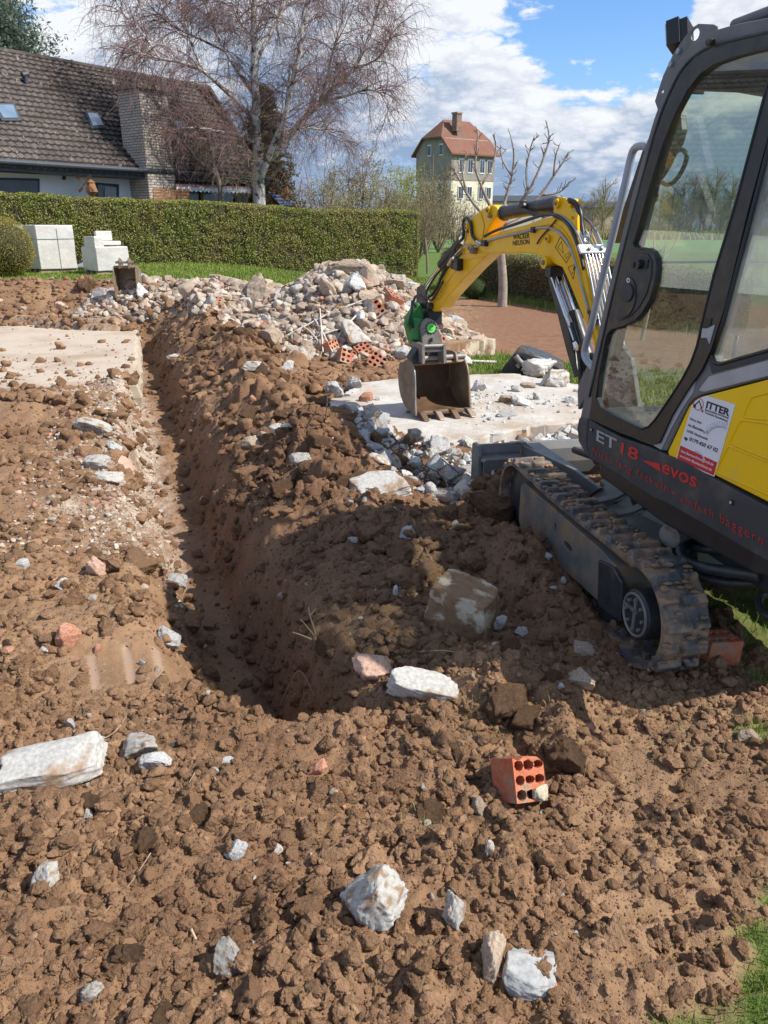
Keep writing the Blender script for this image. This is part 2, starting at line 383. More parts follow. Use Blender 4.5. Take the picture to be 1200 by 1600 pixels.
def trench(x, y):
    wob = .05*pn(x*0+y*1.3, y*0+2, 31) + .03*pn(y*4.1, y*0, 33)
    d = (x-rim_x(y))*.95 + wob
    d2 = (x-rim_x(y))*.95 - wob*1.5
    lw = .14+.20*ss(5.6, 4.4, y); lr = -.66-.10*ss(6.8, 5.0, y)+.06*ss(4.2, 3.2, y)
    a = ss(.05, -.24, d)                      # steep right bank
    b = ss(lr-.04, lr+lw+.04, d2)         # looser left bank
    e = ss(2.20, 2.48, y+.16*pn(x*3, y*0+4, 8)-1.0*np.clip(-.30-d, 0, .6)**1.5)*ss(13.2, 12.0, y)
    return (.36+.16*ss(5.5, 3.4, y))*a*b*e, d
tr_, D = trench(X, Y)
bank = (.34*np.exp(-((D-.52)/.36)**2))*ss(3.4, 4.6, Y)*ss(13, 11.0, Y) + .06*np.exp(-((D-.3)/.25)**2)*ss(2.2, 2.7, Y)*ss(4.6, 3.6, Y)
H0 = base_h(X, Y) + bank + ridge_h(X, Y) + pile_h(X, Y)*.95
for gx, gy, sx_, sy_, hh in GA: H0 = H0 + hh*np.exp(-((X-gx)/sx_)**2-((Y-gy)/sy_)**2)
# slabs
LS = [(-4.20, 13.5), (-2.56, 7.95), (-9.0, 7.5), (-12, 13.4)]
CS = [(-.52, 6.86), (-.26, 7.8), (.5, 8.25), (1.38, 8.3), (2.1, 7.6), (1.9, 6.35), (1.05, 5.9), (.46, 5.42), (-.05, 5.9), (-.42, 6.3)]
def inpoly(x, y, P):
    ins = np.zeros(x.shape, bool); n = len(P)
    for i in range(n):
        x1, y1 = P[i]; x2, y2 = P[(i+1) % n]
        c = ((y1 > y) != (y2 > y)) & (x < (x2-x1)*(y-y1)/(y2-y1+1e-12)+x1); ins ^= c
    return ins
in_cs = inpoly(X, Y, CS); in_ls = inpoly(X, Y, LS)
lawn = np.clip(ss(17.0, 17.8, Y+.5*fbm(X, Y, 1.5, 3, 5))*ss(1.0, .2, X) + ss(.2, 1.0, X)*ss(20.5, 21.5, Y) , 0, 1)
lawn = np.maximum(lawn, ss(.0, .25, 1-np.abs(X-1.75)/.9+.25*fbm(X, Y, .4, 3, 8))*ss(8.2, 8.6, Y)*ss(10.4, 9.8, Y+.9*X-1.6))
lawn = np.maximum(lawn, ss(1.5, 2.1, X+.5*fbm(X, Y, .6, 3, 18))*ss(5.6, 6.4, Y)*ss(9.3, 8.6, Y))
lawn = np.maximum(lawn, ss(.60, .74, X - .95*(Y-1.15) + .26*fbm(X, Y, .22, 4, 9))*ss(2.2, 1.8, Y)*.95)
lawn = np.maximum(lawn, ss(1.30, 1.5, X+.5*fbm(X, Y, .25, 3, 10))*ss(1.6, 2.0, Y)*ss(3.6, 3.2, Y)*.7)
lawn = np.where(Y > 38, 1, lawn); lawn = np.maximum(lawn, ss(6, 8, np.abs(X))*ss(18, 19, Y))
plot_ = ss(.9, 1.6, X-.10*(Y-9)+.2*fbm(X, Y, .8, 3, 12))*ss(8.6, 9.6, Y)*ss(21.0, 20.4, Y)*(1-lawn)
rough = (1-lawn)*(1-.80*plot_)
roughs = np.clip(rough, .12, 1)
floor = ss(.86, .98, tr_/(.36+.16*ss(5.5, 3.4, Y)))
roughs = roughs*(1-.72*floor)
right = ss(.45, .75, X)*ss(2.5, 2.1, Y)
roughs = roughs*(1-.45*right)
lft = ss(-.4, -.8, X)*ss(2.1, 2.6, Y)*ss(6, 5, Y); roughs = roughs*(1-.30*lft)
dc_ = gz(190, 1050); dip = np.exp(-((X-dc_[0])/.26)**4-((Y-dc_[1])/.17)**4); roughs = roughs*(1-.72*dip)
near = ss(6.5, 4.5, Y)
big = ss(-.15, .2, D)*ss(1.8, 1.2, D)*ss(3.2, 4.2, Y)
H = H0 - tr_
H = H + .03*fbm(X, Y, 1.3, 3, 131)*ss(1.2, 1.8, Y)*ss(8, 6, Y) + .045*roughs*ss(.1, .5, fbm(X, Y, .5, 2, 137))*ss(5, 3, Y)
wallz = tr_*(.50-tr_)*16*(1-lawn)
H = H + wallz*.05*fbm(X, Y, .13, 4, 231, .6)
H = H + roughs*(.035*fbm(X, Y, .55, 4, 41) + .9*lumps(X, Y, .26, 51, .5)*(.22+.70*big) + .75*lumps(X+3, Y, .11, 61, .7)*(.42+.32*big) + .45*lumps(X, Y+5, .06, 67, .8)*ss(9, 5, Y))
sm = Y < 8
Hs = np.zeros_like(H); Xs_, Ys_ = X[sm], Y[sm]
Hs[sm] = .7*lumps(Xs_, Ys_, .055, 71, .45) + .45*lumps(Xs_, Ys_, .035, 75, .5) + .7*lumps(Xs_, Ys_, .021, 81, .8) + .020*fbm(Xs_, Ys_, .06, 4, 91, .65)
patch = ss(-.30, .28, fbm(X, Y, .45, 4, 99))
H = H + roughs*Hs*ss(8, 5.5, Y)*(.42+1.0*patch) + roughs*.030*np.abs(fbm(X, Y, .16, 4, 199, .6))*near
# grouser prints of the track in the soft foreground, bucket-tooth marks on the left
U = (X-.62)*.95+(Y-1.6)*.32; W_ = (Y-1.6)*.95-(X-.62)*.32
H = H - .020*ss(.20, .15, np.abs(U))*ss(.25, .7, np.sin(W_*2*np.pi/.105+.8*np.sin(U*9)))*ss(.9, .6, np.abs(W_))*ss(-.2, .4, fbm(X, Y, .25, 2, 77)+.1)
SM = []
for (x0, y0, x1, y1) in ((143, 1035, 152, 1085), (198, 1020, 207, 1075), (243, 1015, 252, 1062)):
    a, b = gz(x0, y0), gz(x1, y1); dx, dy = b[0]-a[0], b[1]-a[1]; ln = math.hypot(dx, dy); dx /= ln; dy /= ln
    u = (X-a[0])*dx+(Y-a[1])*dy; v = np.abs((X-a[0])*-dy+(Y-a[1])*dx)
    k = ss(.018, .012, v)*ss(-.01, .02, u)*ss(ln+.01, ln-.02, u)
    H = H*(1-k) + (H0 - tr_ + .004)*k; SM.append(k)
smear = sum(SM)
H = np.where(in_cs, -.10, H); H = np.where(in_ls & (H0 < .10), np.minimum(H, -.03), H)
H = np.where(Y > 30, base_h(X, Y)*ss(60, 30, Y) + np.where(X > -6, -.45, .75)*0 + (-.45)*ss(30, 60, Y) + .0*X, H)
nx, ny = len(xs), len(ys)
idx = np.arange(nx*ny).reshape(ny, nx)
Fq = np.stack([idx[:-1, :-1], idx[:-1, 1:], idx[1:, 1:], idx[1:, :-1]], -1).reshape(-1, 4)
def Hat(x, y, arr=None):
    arr = H if arr is None else arr
    x = np.atleast_1d(np.asarray(x, float)); y = np.atleast_1d(np.asarray(y, float))
    i = np.clip(np.searchsorted(xs, x)-1, 0, nx-2); j = np.clip(np.searchsorted(ys, y)-1, 0, ny-2)
    u = np.clip((x-xs[i])/(xs[i+1]-xs[i]), 0, 1); v = np.clip((y-ys[j])/(ys[j+1]-ys[j]), 0, 1)
    return arr[j, i]*(1-u)*(1-v)+arr[j, i+1]*u*(1-v)+arr[j+1, i]*(1-u)*v+arr[j+1, i+1]*u*v
def hit(px, py, top=None):
    """first point of the ground along the sight line through a picture point"""
    r = ray(px, py); t = np.concatenate([np.linspace(.9, 8, 1500), np.linspace(8, 60, 2500)])
    P = CAM + r*t[:, None]; h = Hat(P[:, 0], P[:, 1])
    if top is not None: h = np.maximum(h, top)
    k = np.argmax(P[:, 2] < h); k = k if P[k, 2] < h[k] else -1
    return np.array([P[k, 0], P[k, 1], h[k]])
# colour zones of the ground itself
pale = ss(-.95, -.75, D)*ss(-.30, -.55, D)*ss(3.6, 4.6, Y)*ss(12.5, 11, Y)*.9
pale = np.maximum(pale, ss(.2, .6, fbm(X, Y, .5, 4, 101)+.15)*ss(-.5, -.9, D)*ss(-1.5, -1.0, D)*ss(3.4, 4.4, Y)*.7)
pale = np.maximum(pale, .55*in_ls)
pale = np.maximum(pale, ss(.10, .35, pile_h(X, Y))*.75*ss(-3.6, -3.0, X))
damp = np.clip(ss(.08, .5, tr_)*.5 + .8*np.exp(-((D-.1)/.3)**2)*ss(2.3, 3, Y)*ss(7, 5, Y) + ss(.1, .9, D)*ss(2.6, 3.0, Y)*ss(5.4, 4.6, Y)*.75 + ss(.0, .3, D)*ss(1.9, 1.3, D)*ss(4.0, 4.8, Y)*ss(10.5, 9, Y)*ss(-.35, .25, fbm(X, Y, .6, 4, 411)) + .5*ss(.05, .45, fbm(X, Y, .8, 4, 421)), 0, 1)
me = mesh_np('ground', np.stack([X, Y, H], -1).reshape(-1, 3), Fq)
at = me.color_attributes.new('zone', 'FLOAT_COLOR', 'POINT')
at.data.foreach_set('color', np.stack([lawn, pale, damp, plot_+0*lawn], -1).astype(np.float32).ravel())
at2 = me.color_attributes.new('zone_b', 'FLOAT_COLOR', 'POINT')
at2.data.foreach_set('color', np.stack([smear, np.clip(right*.8+ss(-.5, -1, X)*ss(2.0, 2.6, Y)*ss(4.5, 3.6, Y)*.4, 0, 1), np.where(Y > 62, 1, 0)+0*X, np.ones_like(X)], -1).astype(np.float32).ravel())
me.polygons.foreach_set('use_smooth', np.ones(len(me.polygons), bool))
ground = bpy.data.objects.new('ground', me); COL.objects.link(ground); tag(ground, kind='structure')
m, t, Nn, Ll, B = newmat('ground_soil_and_turf')
def gm_noise(sc, det=6, ro=.6, dist=0):
    n = _n(t, 'ShaderNodeTexNoise', Scale=sc, Detail=det, Roughness=ro, Distortion=dist); Ll.new(gco, n.inputs['Vector']); return n.outputs['Fac']
def gm_mr(v, a, b, lo=0, hi=1):
    n = Nn.new('ShaderNodeMapRange'); Ll.new(v, n.inputs[0]); n.inputs[1].default_value = a; n.inputs[2].default_value = b; n.inputs[3].default_value = lo; n.inputs[4].default_value = hi; return n.outputs[0]
def gm_mix(f, a, b, op='MIX'):
    n = Nn.new('ShaderNodeMixRGB'); n.blend_type = op
    for i, v in enumerate((f, a, b)):
        if isinstance(v, tuple): n.inputs[i].default_value = (*v, 1)
        elif isinstance(v, (int, float)): n.inputs[i].default_value = v
        else: Ll.new(v, n.inputs[i])
    return n.outputs[0]
def gm_mul(a, b, op='MULTIPLY'):
    n = Nn.new('ShaderNodeMath'); n.operation = op; n.use_clamp = True
    for i, v in enumerate((a, b)):
        if isinstance(v, (int, float)): n.inputs[i].default_value = v
        else: Ll.new(v, n.inputs[i])
    return n.outputs[0]
gt = Nn.new('ShaderNodeTexCoord'); gco = gt.outputs['Object']
za = Nn.new('ShaderNodeVertexColor'); za.layer_name = 'zone'; zs = Nn.new('ShaderNodeSeparateColor'); Ll.new(za.outputs['Color'], zs.inputs[0])
zb = Nn.new('ShaderNodeVertexColor'); zb.layer_name = 'zone_b'; zt = Nn.new('ShaderNodeSeparateColor'); Ll.new(zb.outputs['Color'], zt.inputs[0])
c = gm_mix(gm_mr(gm_noise(2.2, 8, .65), .36, .64), (.190, .106, .057), (.285, .170, .097))
c = gm_mix(gm_mr(gm_noise(45, 5, .6), .52, .74, 0, .55), c, (.39, .25, .15))
c = gm_mix(gm_mr(gm_noise(17, 6, .7), .55, .75, 0, .5), c, (.135, .072, .040))
c = gm_mix(gm_mul(zt.outputs[1], .55), c, (.33, .215, .125))
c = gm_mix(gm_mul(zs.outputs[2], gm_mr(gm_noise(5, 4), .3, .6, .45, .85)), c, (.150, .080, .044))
c = gm_mix(za.outputs['Alpha'], c, gm_mix(gm_mr(gm_noise(9, 8, .7), .35, .65), (.17, .085, .048), (.25, .135, .078)))
pl = gm_mix(gm_mr(gm_noise(60, 5, .7), .38, .62), (.30, .225, .16), (.60, .55, .48))
c = gm_mix(gm_mul(zs.outputs[1], gm_mr(gm_noise(6, 8, .75), .38, .58)), c, pl)
vz = Nn.new('ShaderNodeTexVoronoi'); vz.inputs['Scale'].default_value = 26; Ll.new(gco, vz.inputs['Vector'])
c = gm_mix(gm_mul(gm_mr(vz.outputs['Distance'], .18, .12), gm_mr(gm_noise(3.0, 4), .52, .64, 0, .7)), c, (.46, .40, .33))
c = gm_mix(zt.outputs[0], c, (.31, .21, .145))
gr = gm_mix(gm_mr(gm_noise(3, 6, .7), .35, .65), (.055, .11, .016), (.10, .175, .028))
gr = gm_mix(gm_mr(gm_noise(.6, 8, .7), .55, .75, 0, .5), gr, (.19, .17, .06))
gr = gm_mix(gm_mul(zt.outputs[2], 1.0), gr, gm_mix(gm_mr(gm_noise(.06, 8, .7), .4, .6), (.07, .16, .045), (.11, .21, .06)))
gf = gm_mul(zs.outputs[0], gm_mr(gm_noise(24, 6, .7), .28, .50, .55, 1))
c = gm_mix(gf, c, gr)
Ll.new(c, B.inputs['Base Color']); Ll.new(gm_mul(gm_mr(zt.outputs[0], 0, 1, .93, .45), 1.0), B.inputs['Roughness']); B.inputs['Specular IOR Level'].default_value = .25
bp = Nn.new('ShaderNodeBump'); bp.inputs['Strength'].default_value = .8; bp.inputs['Distance'].default_value = .012
bh = gm_mix(.5, gm_noise(75, 6, .7), gm_noise(190, 3, .6)); Ll.new(bh, bp.inputs['Height'])
bs = gm_mul(gm_mr(zt.outputs[0], 0, 1, .85, .1), 1.0); Ll.new(bs, bp.inputs['Strength']); Ll.new(bp.outputs[0], B.inputs['Normal'])
me.materials.append(m)

# ------------------------------------------------------------------ lumps of soil
def ico(sub):
    bm = bmesh.new(); bmesh.ops.create_icosphere(bm, subdivisions=sub, radius=1); bm.verts.ensure_lookup_table()
    V = np.array([v.co[:] for v in bm.verts]); F = np.array([[v.index for v in f.verts] for f in bm.faces]); bm.free(); return V, F
def n3(V, sc, seed):
    return pn(V[:, 0]*sc+seed, V[:, 1]*sc+V[:, 2]*sc*.7, seed)+pn(V[:, 1]*sc-seed, V[:, 2]*sc+V[:, 0]*sc*.6, seed+3)+pn(V[:, 2]*sc, V[:, 0]*sc-V[:, 1]*sc*.5+seed, seed+7)
def clod(sub, seed, amp=.34):
    V, F = ico(sub); r = 1+amp*n3(V, 1.1, seed)+amp*.6*n3(V, 2.7, seed+11)+(amp*.35*n3(V, 6, seed+23) if sub > 2 else 0)
    g = np.random.default_rng(seed); V = V*r[:, None]*g.uniform(.7, 1.15, 3)
    for i in range(12):                                # broken faces
        nn = g.normal(size=3); nn /= np.linalg.norm(nn); d = g.uniform(.40, .80); pr = V@nn; V = V-np.where(pr > d, (pr-d)*.92, 0)[:, None]*nn
    V = V*(1+amp*.40*n3(V, 4.2, seed+31)+(amp*.34*n3(V, 9, seed+37) if sub > 2 else 0)+(amp*.22*n3(V, 19, seed+41) if sub > 3 else 0))[:, None]
    return V*1.25, F
CL = {s: [clod(s, 100+i*3+s) for i in range(8)] for s in (1, 2, 3, 4)}
def rotm(a, b, c):
    ca, sa, cb, sb, cc, sc_ = np.cos(a), np.sin(a), np.cos(b), np.sin(b), np.cos(c), np.sin(c)
    return np.stack([np.stack([cc*cb, cc*sb*sa-sc_*ca, cc*sb*ca+sc_*sa], -1), np.stack([sc_*cb, sc_*sb*sa+cc*ca, sc_*sb*ca-cc*sa], -1), np.stack([-sb, cb*sa, cb*ca], -1)], -2)
def scatter(P, S_, subs, lib, flat=.8):
    """array mesh of copies of library lumps at P with radii S_"""
    VV = []; FF = []; off = 0; g = np.random.default_rng(5); pick = g.integers(0, 8, len(P))
    R = rotm(g.uniform(0, 6.3, len(P)), g.uniform(0, 6.3, len(P)), g.uniform(0, 6.3, len(P)))
    for s in sorted(set(subs.tolist())):
        for k in range(len(lib[s])):
            q = np.where((subs == s) & (pick % len(lib[s]) == k))[0]
            if not len(q): continue
            V, F = lib[s][k]; T = np.einsum('nij,vj->nvi', R[q], V)*S_[q][:, None, None]; T[..., 2] *= flat; T += P[q][:, None, :]
            VV.append(T.reshape(-1, 3)); FF.append((F[None]+(np.arange(len(q))*len(V))[:, None, None]).reshape(-1, 3)+off); off += len(q)*len(V)
    return np.concatenate(VV), np.concatenate(FF)
g = np.random.default_rng(11)
M['soil'] = noise_mat('loose_soil', (.186, .104, .056), (.285, .170, .097), 3.1, .95, bump=1.0, bscale=120, bdist=.014, c3=(.40, .26, .16), s3=40, l3=(.55, .75), spec=.2, island=.26)
def soil_field(n, fx, fy, smin, smax, pw):
    x = g.uniform(*fx, n); y = g.uniform(*fy, n)
    s = smin*(smax/smin)**(g.uniform(0, 1, n)**pw)
    k = (Hat(x, y, roughs) > g.uniform(.05, .8, n)) & ~inpoly(x, y, CS) & (Hat(x, y, lawn*1.0) < .5)
    on_ = inpoly(x, y, LS) & (Hat(x, y, H0) < .08); k &= Hat(x, y, dip) < g.uniform(.1, 1.2, n); k &= ~(on_ & (g.uniform(size=n) > .22*np.exp(-np.maximum(0, y-8.2)/1.6)))
    k &= (fbm(x, y, .45, 4, 99) + g.uniform(-.25, .25, n) > -.10) | ((s < smin*2.2) & (g.uniform(size=n) < .8))
    x, y, s = x[k], y[k], s[k]
    return np.stack([x, y, np.where(inpoly(x, y, LS), np.maximum(Hat(x, y), .035), Hat(x, y))+s*.12], -1), s
fields = [soil_field(60000, (-1.5, 1.5), (.95, 2.6), .0026, .026, 4.2), soil_field(26000, (-2.4, 1.9), (2.4, 5.0), .0045, .040, 4.0),
          soil_field(22000, (-5.2, 1.2), (4.8, 12), .008, .070, 3.2), soil_field(9000, (-10, -2.0), (12.3, 17), .015, .10, 2.8), soil_field(130, (-1.5, 1.3), (1.0, 2.6), .024, .045, 1.5),
          soil_field(130, (-1.4, 1.0), (3.0, 5.5), .040, .09, 1.6)]
P = np.concatenate([f[0] for f in fields]); Sz = np.concatenate([f[1] for f in fields])
rel = Sz/np.maximum(P[:, 1], 1)
subs = np.where(rel > .0125, 4, np.where(rel > .0058, 3, np.where(rel > .0022, 2, 1)))
V, F = scatter(P, Sz, subs, CL)
so_ = bpy.data.objects.new('soil_clods', mesh_np('soil_clods', V, F)); COL.objects.link(so_); so_.data.materials.append(M['soil'])
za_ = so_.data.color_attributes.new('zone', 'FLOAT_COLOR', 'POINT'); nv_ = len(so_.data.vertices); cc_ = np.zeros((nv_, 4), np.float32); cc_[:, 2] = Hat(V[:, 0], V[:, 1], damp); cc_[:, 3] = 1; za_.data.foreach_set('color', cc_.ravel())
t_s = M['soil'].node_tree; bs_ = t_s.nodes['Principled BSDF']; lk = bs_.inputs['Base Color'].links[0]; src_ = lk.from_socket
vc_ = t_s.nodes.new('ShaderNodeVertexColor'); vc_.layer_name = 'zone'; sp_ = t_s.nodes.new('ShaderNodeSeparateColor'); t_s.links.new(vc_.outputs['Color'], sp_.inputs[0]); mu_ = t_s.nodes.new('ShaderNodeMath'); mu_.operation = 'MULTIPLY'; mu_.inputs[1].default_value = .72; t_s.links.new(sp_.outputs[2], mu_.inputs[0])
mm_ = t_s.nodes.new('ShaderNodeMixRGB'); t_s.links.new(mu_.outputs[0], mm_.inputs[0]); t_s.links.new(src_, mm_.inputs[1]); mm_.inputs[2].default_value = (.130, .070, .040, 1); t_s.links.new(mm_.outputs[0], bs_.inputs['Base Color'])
tag(so_, 'crumbled brown soil clods scattered over the dug ground', 'soil', kind='stuff')
# ------------------------------------------------------------------ mini excavator
hv = np.array([-.199, .98, 0]); rv = np.array([.98, .199, 0]); XO = np.array([1.427, 3.30, 0]); ZU = np.array([0, 0, 1.0])
def W_l(x, y, z): return XO + rv*x + hv*y + ZU*z
def T(px, py, xl=-.48, lean=.03):
    """point of the cab's side (leaning in a little) seen at a picture point"""
    r = ray(px, py); a = np.dot(CAM-XO, rv)-xl-lean*(1.6-.76); b = np.dot(r, rv)-lean*r[2]; return CAM+r*(-a/b)
def TL(pts, xl=-.48, lean=.03): return [T(p[0], p[1], xl, lean) for p in pts]
def loc_(P): return (np.dot(P-XO, rv), np.dot(P-XO, hv), P[2])
def mirror(P): x, y, z = loc_(P); return W_l(-x, y, z)
def text_mesh(name, body, BL, BR, TLp, m, parent, depth=.0006, spacing=1.0, bold=0.0, nrm=None):
    cu = bpy.data.curves.new(name, 'FONT'); cu.body = body; cu.size = 1; cu.space_character = spacing; cu.offset = bold; cu.extrude = .5; cu.resolution_u = 3
    ob = bpy.data.objects.new(name, cu); COL.objects.link(ob); bpy.context.view_layer.update()
    me = bpy.data.meshes.new_from_object(ob.evaluated_get(bpy.context.evaluated_depsgraph_get())); bpy.data.objects.remove(ob); bpy.data.curves.remove(cu)
    n = len(me.vertices); V = np.zeros(n*3); me.vertices.foreach_get('co', V); V = V.reshape(-1, 3)
    hh = .73 if any(ch in body for ch in 'ABCDEFGHIJKLMNOPQRSTUVWXYZ0123456789bdfhklt') else .52
    u = (V[:, 0]-V[:, 0].min())/(V[:, 0].max()-V[:, 0].min()); v = V[:, 1]/hh
    BL, BR, TLp = map(np.array, (BL, BR, TLp)); ex = BR-BL; ey = TLp-BL; nn = np.cross(ex, ey); nn /= np.linalg.norm(nn)
    if np.dot(nn, CAM-BL) < 0: nn = -nn
    Wp = BL + u[:, None]*ex + v[:, None]*ey + nn*(V[:, 2:3]+.5)*depth
    me.vertices.foreach_set('co', (Wp-rootloc(parent)).astype(np.float32).ravel()); me.update(); me.name = name; me.materials.clear()
    o = bpy.data.objects.new(name, me); COL.objects.link(o); o.parent = parent; me.materials.append(m); return o
EX = thing('mini_excavator', 'yellow and grey tracked mini excavator with glazed cab and bucket resting on the slab', 'excavator', XO)

# --- tracks
def stadium(yr, yf, zc, r, n=200, zf=None):
    pts = []; Lr = math.pi*r; Ls = yf-yr; tot = 2*Ls+2*Lr
    for i in range(n):
        s = tot*i/n
        if s < Ls: pts.append((yr+s, zc+r, 0, 1))
        elif s < Ls+Lr: a = (s-Ls)/r; pts.append((yf+r*math.sin(a), zc+r*math.cos(a), math.sin(a), math.cos(a)))
        elif s < 2*Ls+Lr: q = s-Ls-Lr; pts.append((yf-q, zc-r, 0, -1))
        else: a = (s-2*Ls-Lr)/r; pts.append((yr-r*math.sin(a), zc-r*math.cos(a), -math.sin(a), -math.cos(a)))
    return pts
def sag(y, z, nz):   # slight droop of the upper run and the lifted nose of the belt
    return z - (.018*math.sin(max(0, min(1, (y+.55)/1.2))*math.pi) if nz > .5 else 0) + (.03 if y > .75 else 0)*0
M['mud'] = noise_mat('dried_mud', (.22, .135, .08), (.32, .21, .135), 12, .95, bump=.8, bscale=90, bdist=.006, spec=.2)
def _blob(seed):
    g_ = np.random.default_rng(seed); bm = bmesh.new(); bmesh.ops.create_icosphere(bm, subdivisions=2, radius=1); V = np.array([v.co[:] for v in bm.verts]); F = np.array([[v.index for v in f.verts] for f in bm.faces]); bm.free(); return V*(1+.28*g_.normal(size=len(V)).clip(-1, 1))[:, None], F
MUD = [_blob(i) for i in range(6)]
def make_track(xc):
    half = .088; r = .205; n = 176; st = stadium(-.60, .72, .212, r, n); V = []; F = []
    prof = [(-half, 0), (-half, .020), (half, .020), (half, 0)]
    for (y, z, ny_, nz_) in st:
        for (x, d) in prof: V.append(W_l(xc+x, y+ny_*(d-.02), sag(y, z, nz_)+nz_*(d-.02)))
    for i in range(n):
        j = (i+1) % n
        for k in range(4): F.append((i*4+k, i*4+(k+1) % 4, j*4+(k+1) % 4, j*4+k))
    tr = part('track', (V, F), M['rubber'], EX, smooth=False)
    lug = []
    for i in range(44):
        y, z, ny_, nz_ = st[i*4]; z = sag(y, z, nz_); ty, tz = nz_, -ny_
        for side in (-1, 1):
            if (i % 2 == 0) == (side > 0): wv, cx, ll = .104, side*.036, .052
            else: wv, cx, ll = .064, side*.056, .034
            o_ = [(cx-wv/2, -ll/2, 0), (cx+wv/2, -ll/2, 0), (cx+wv/2, ll/2, 0), (cx-wv/2, ll/2, 0)]
            hh = .023; t_ = [(cx-wv/2+.006, -ll/2+.006, hh), (cx+wv/2-.006, -ll/2+.006, hh), (cx+wv/2-.008, ll/2-.014, hh), (cx-wv/2+.008, ll/2-.014, hh)]
            sk = (.010 if side > 0 else -.010)
            vs = [W_l(xc+a, y+ty*(b+sk*(a-cx)*4)+ny_*c_, z+tz*b+nz_*c_) for a, b, c_ in o_+t_]
            lug.append((vs, [(0, 1, 2, 3), (4, 5, 6, 7), (0, 1, 5, 4), (1, 2, 6, 5), (2, 3, 7, 6), (3, 0, 4, 7)]))
        for sx in (-.03, .03):  # inner guide teeth
            lug2 = box(W_l(xc+sx, y-ny_*.032, z-nz_*.032), .018, .030, .028, [rv, hv*ty+ZU*tz, hv*ny_+ZU*nz_]); lug.append(lug2)
    part('tread_lugs', J(*lug), M['rubber'], tr, bev=.003)
    out = -1 if xc < 0 else 1
    # side beam with its slots
    def Y(pts, dx): return [W_l(xc+out*dx, a, b) for a, b in pts]
    outer = [(-.47, .155), (-.40, .125), (.30, .10), (.56, .085), (.62, .14), (.62, .33), (.57, .355), (-.30, .345), (-.42, .33), (-.47, .28)]
    h1 = [(.02+.028*math.cos(a)*1.6, .235+.016*math.sin(a)) for a in np.linspace(0, 6.28, 13)[:-1]]
    h2 = [(.17+.014*math.cos(a), .275+.013*math.sin(a)) for a in np.linspace(0, 6.28, 11)[:-1]]
    part('track_frame', plate([Y(outer, .085), Y(h1, .085), Y(h2, .085)], -rv*out*.15), M['track_plate'], EX, bev=.005)
    part('motor_guard', plate([Y([(-.33, .12), (-.30, .31), (-.42, .33), (-.50, .30), (-.52, .14)], .10)], -rv*out*.02), M['steel_dark'], EX, bev=.004)
    part('mud_sun_block', box(W_l(xc, .03, .372), .10, 1.02, .060, [rv, hv, ZU]), M['mud'], EX, bev=.015)  # brown mud fill, added to block sun slipping between the belt runs
    hub = part('drive_motor', J(cyl(W_l(xc-out*.05, -.60, .212), W_l(xc+out*.085, -.60, .212), .098, 28)), M['steel_dark'], EX, bev=.006)
    ring = tube([W_l(xc+out*.088, -.60+.082*math.cos(a), .212+.082*math.sin(a)) for a in np.linspace(0, 2*math.pi, 33)], .006, 6)
    bars = [box(W_l(xc+out*.088, -.60, .212), .008, .015, .14, [rv, hv, ZU]), box(W_l(xc+out*.088, -.57, .225), .008, .09, .012, [rv, hv, ZU])]
    for a in np.linspace(0, 6.28, 9)[:-1]: bars.append(cyl(W_l(xc+out*.085, -.60+.06*math.cos(a), .212+.06*math.sin(a)), W_l(xc+out*.097, -.60+.06*math.cos(a), .212+.06*math.sin(a)), .007, 6))
    part('cover', J(ring, *bars), M['grey_cast'], hub)
    part('idler_wheel', J(cyl(W_l(xc-.04, .72, .212), W_l(xc+.04, .72, .212), .165, 32)), M['steel_dark'], EX, bev=.006)
    gm_ = np.random.default_rng(9); mu = []
    for q in range(420):
        i = int(gm_.integers(n)); y, z, ny_, nz_ = st[i]; z = sag(y, z, nz_); xx = gm_.uniform(-half, half); r_ = gm_.uniform(.004, .013); Vr, Fr = MUD[q % 6]
        c_ = W_l(xc+xx, y+ny_*(.004+r_*.3), z+nz_*(.004+r_*.3)); mu.append((Vr*r_*np.array([1.5, 1.2, .8])+c_, Fr))
    o_ = 0; VV = []; FF = []
    for v_, f_ in mu: VV.append(v_); FF.append(f_+o_); o_ += len(v_)
    part('mud', (np.concatenate(VV), np.concatenate(FF)), M['mud'], tr)['kind'] = 'stuff'
    for yy in (-.3, .0, .3): part('roller', cyl(W_l(xc-.05, yy, .07), W_l(xc+.06, yy, .07), .05, 18), M['steel_dark'], EX)
make_track(-.52); make_track(.52)

# --- undercarriage, blade
part('undercarriage', J(box(W_l(0, 0, .33), .56, .80, .16, [rv, hv, ZU]), plate([[W_l(-.40, -.32, .20), W_l(-.40, .42, .20), W_l(-.28, .30, .44), W_l(-.28, -.25, .44)]], rv*.03),
     plate([[W_l(-.42, .10, .30), W_l(-.20, .45, .37), W_l(-.20, -.40, .43), W_l(-.42, -.30, .34)]], ZU*.025)), M['frame_grey'], EX, bev=.006)
def arc_plate(y0, sc_=1.0):
    o = [W_l(-.44, y0+.10, .345), W_l(-.36, y0+.03, .375), W_l(-.30, y0-.04, .43), W_l(-.26, y0-.05, .50)]; i_ = [p+rv*.022-hv*.02-ZU*.006 for p in o]
    return plate([smoothpath(o, 4).tolist()+smoothpath(i_, 4)[::-1].tolist()], hv*.05+ZU*.0)
part('step_bracket', J(arc_plate(.16), arc_plate(-.02)), M['frame_grey'], EX)
part('slew_ring', J(cyl(W_l(0, 0, .40), W_l(0, 0, .50), .30, 48), cyl(W_l(0, 0, .50), W_l(0, 0, .56), .26, 40)), M['steel_dark'], EX, bev=.004)
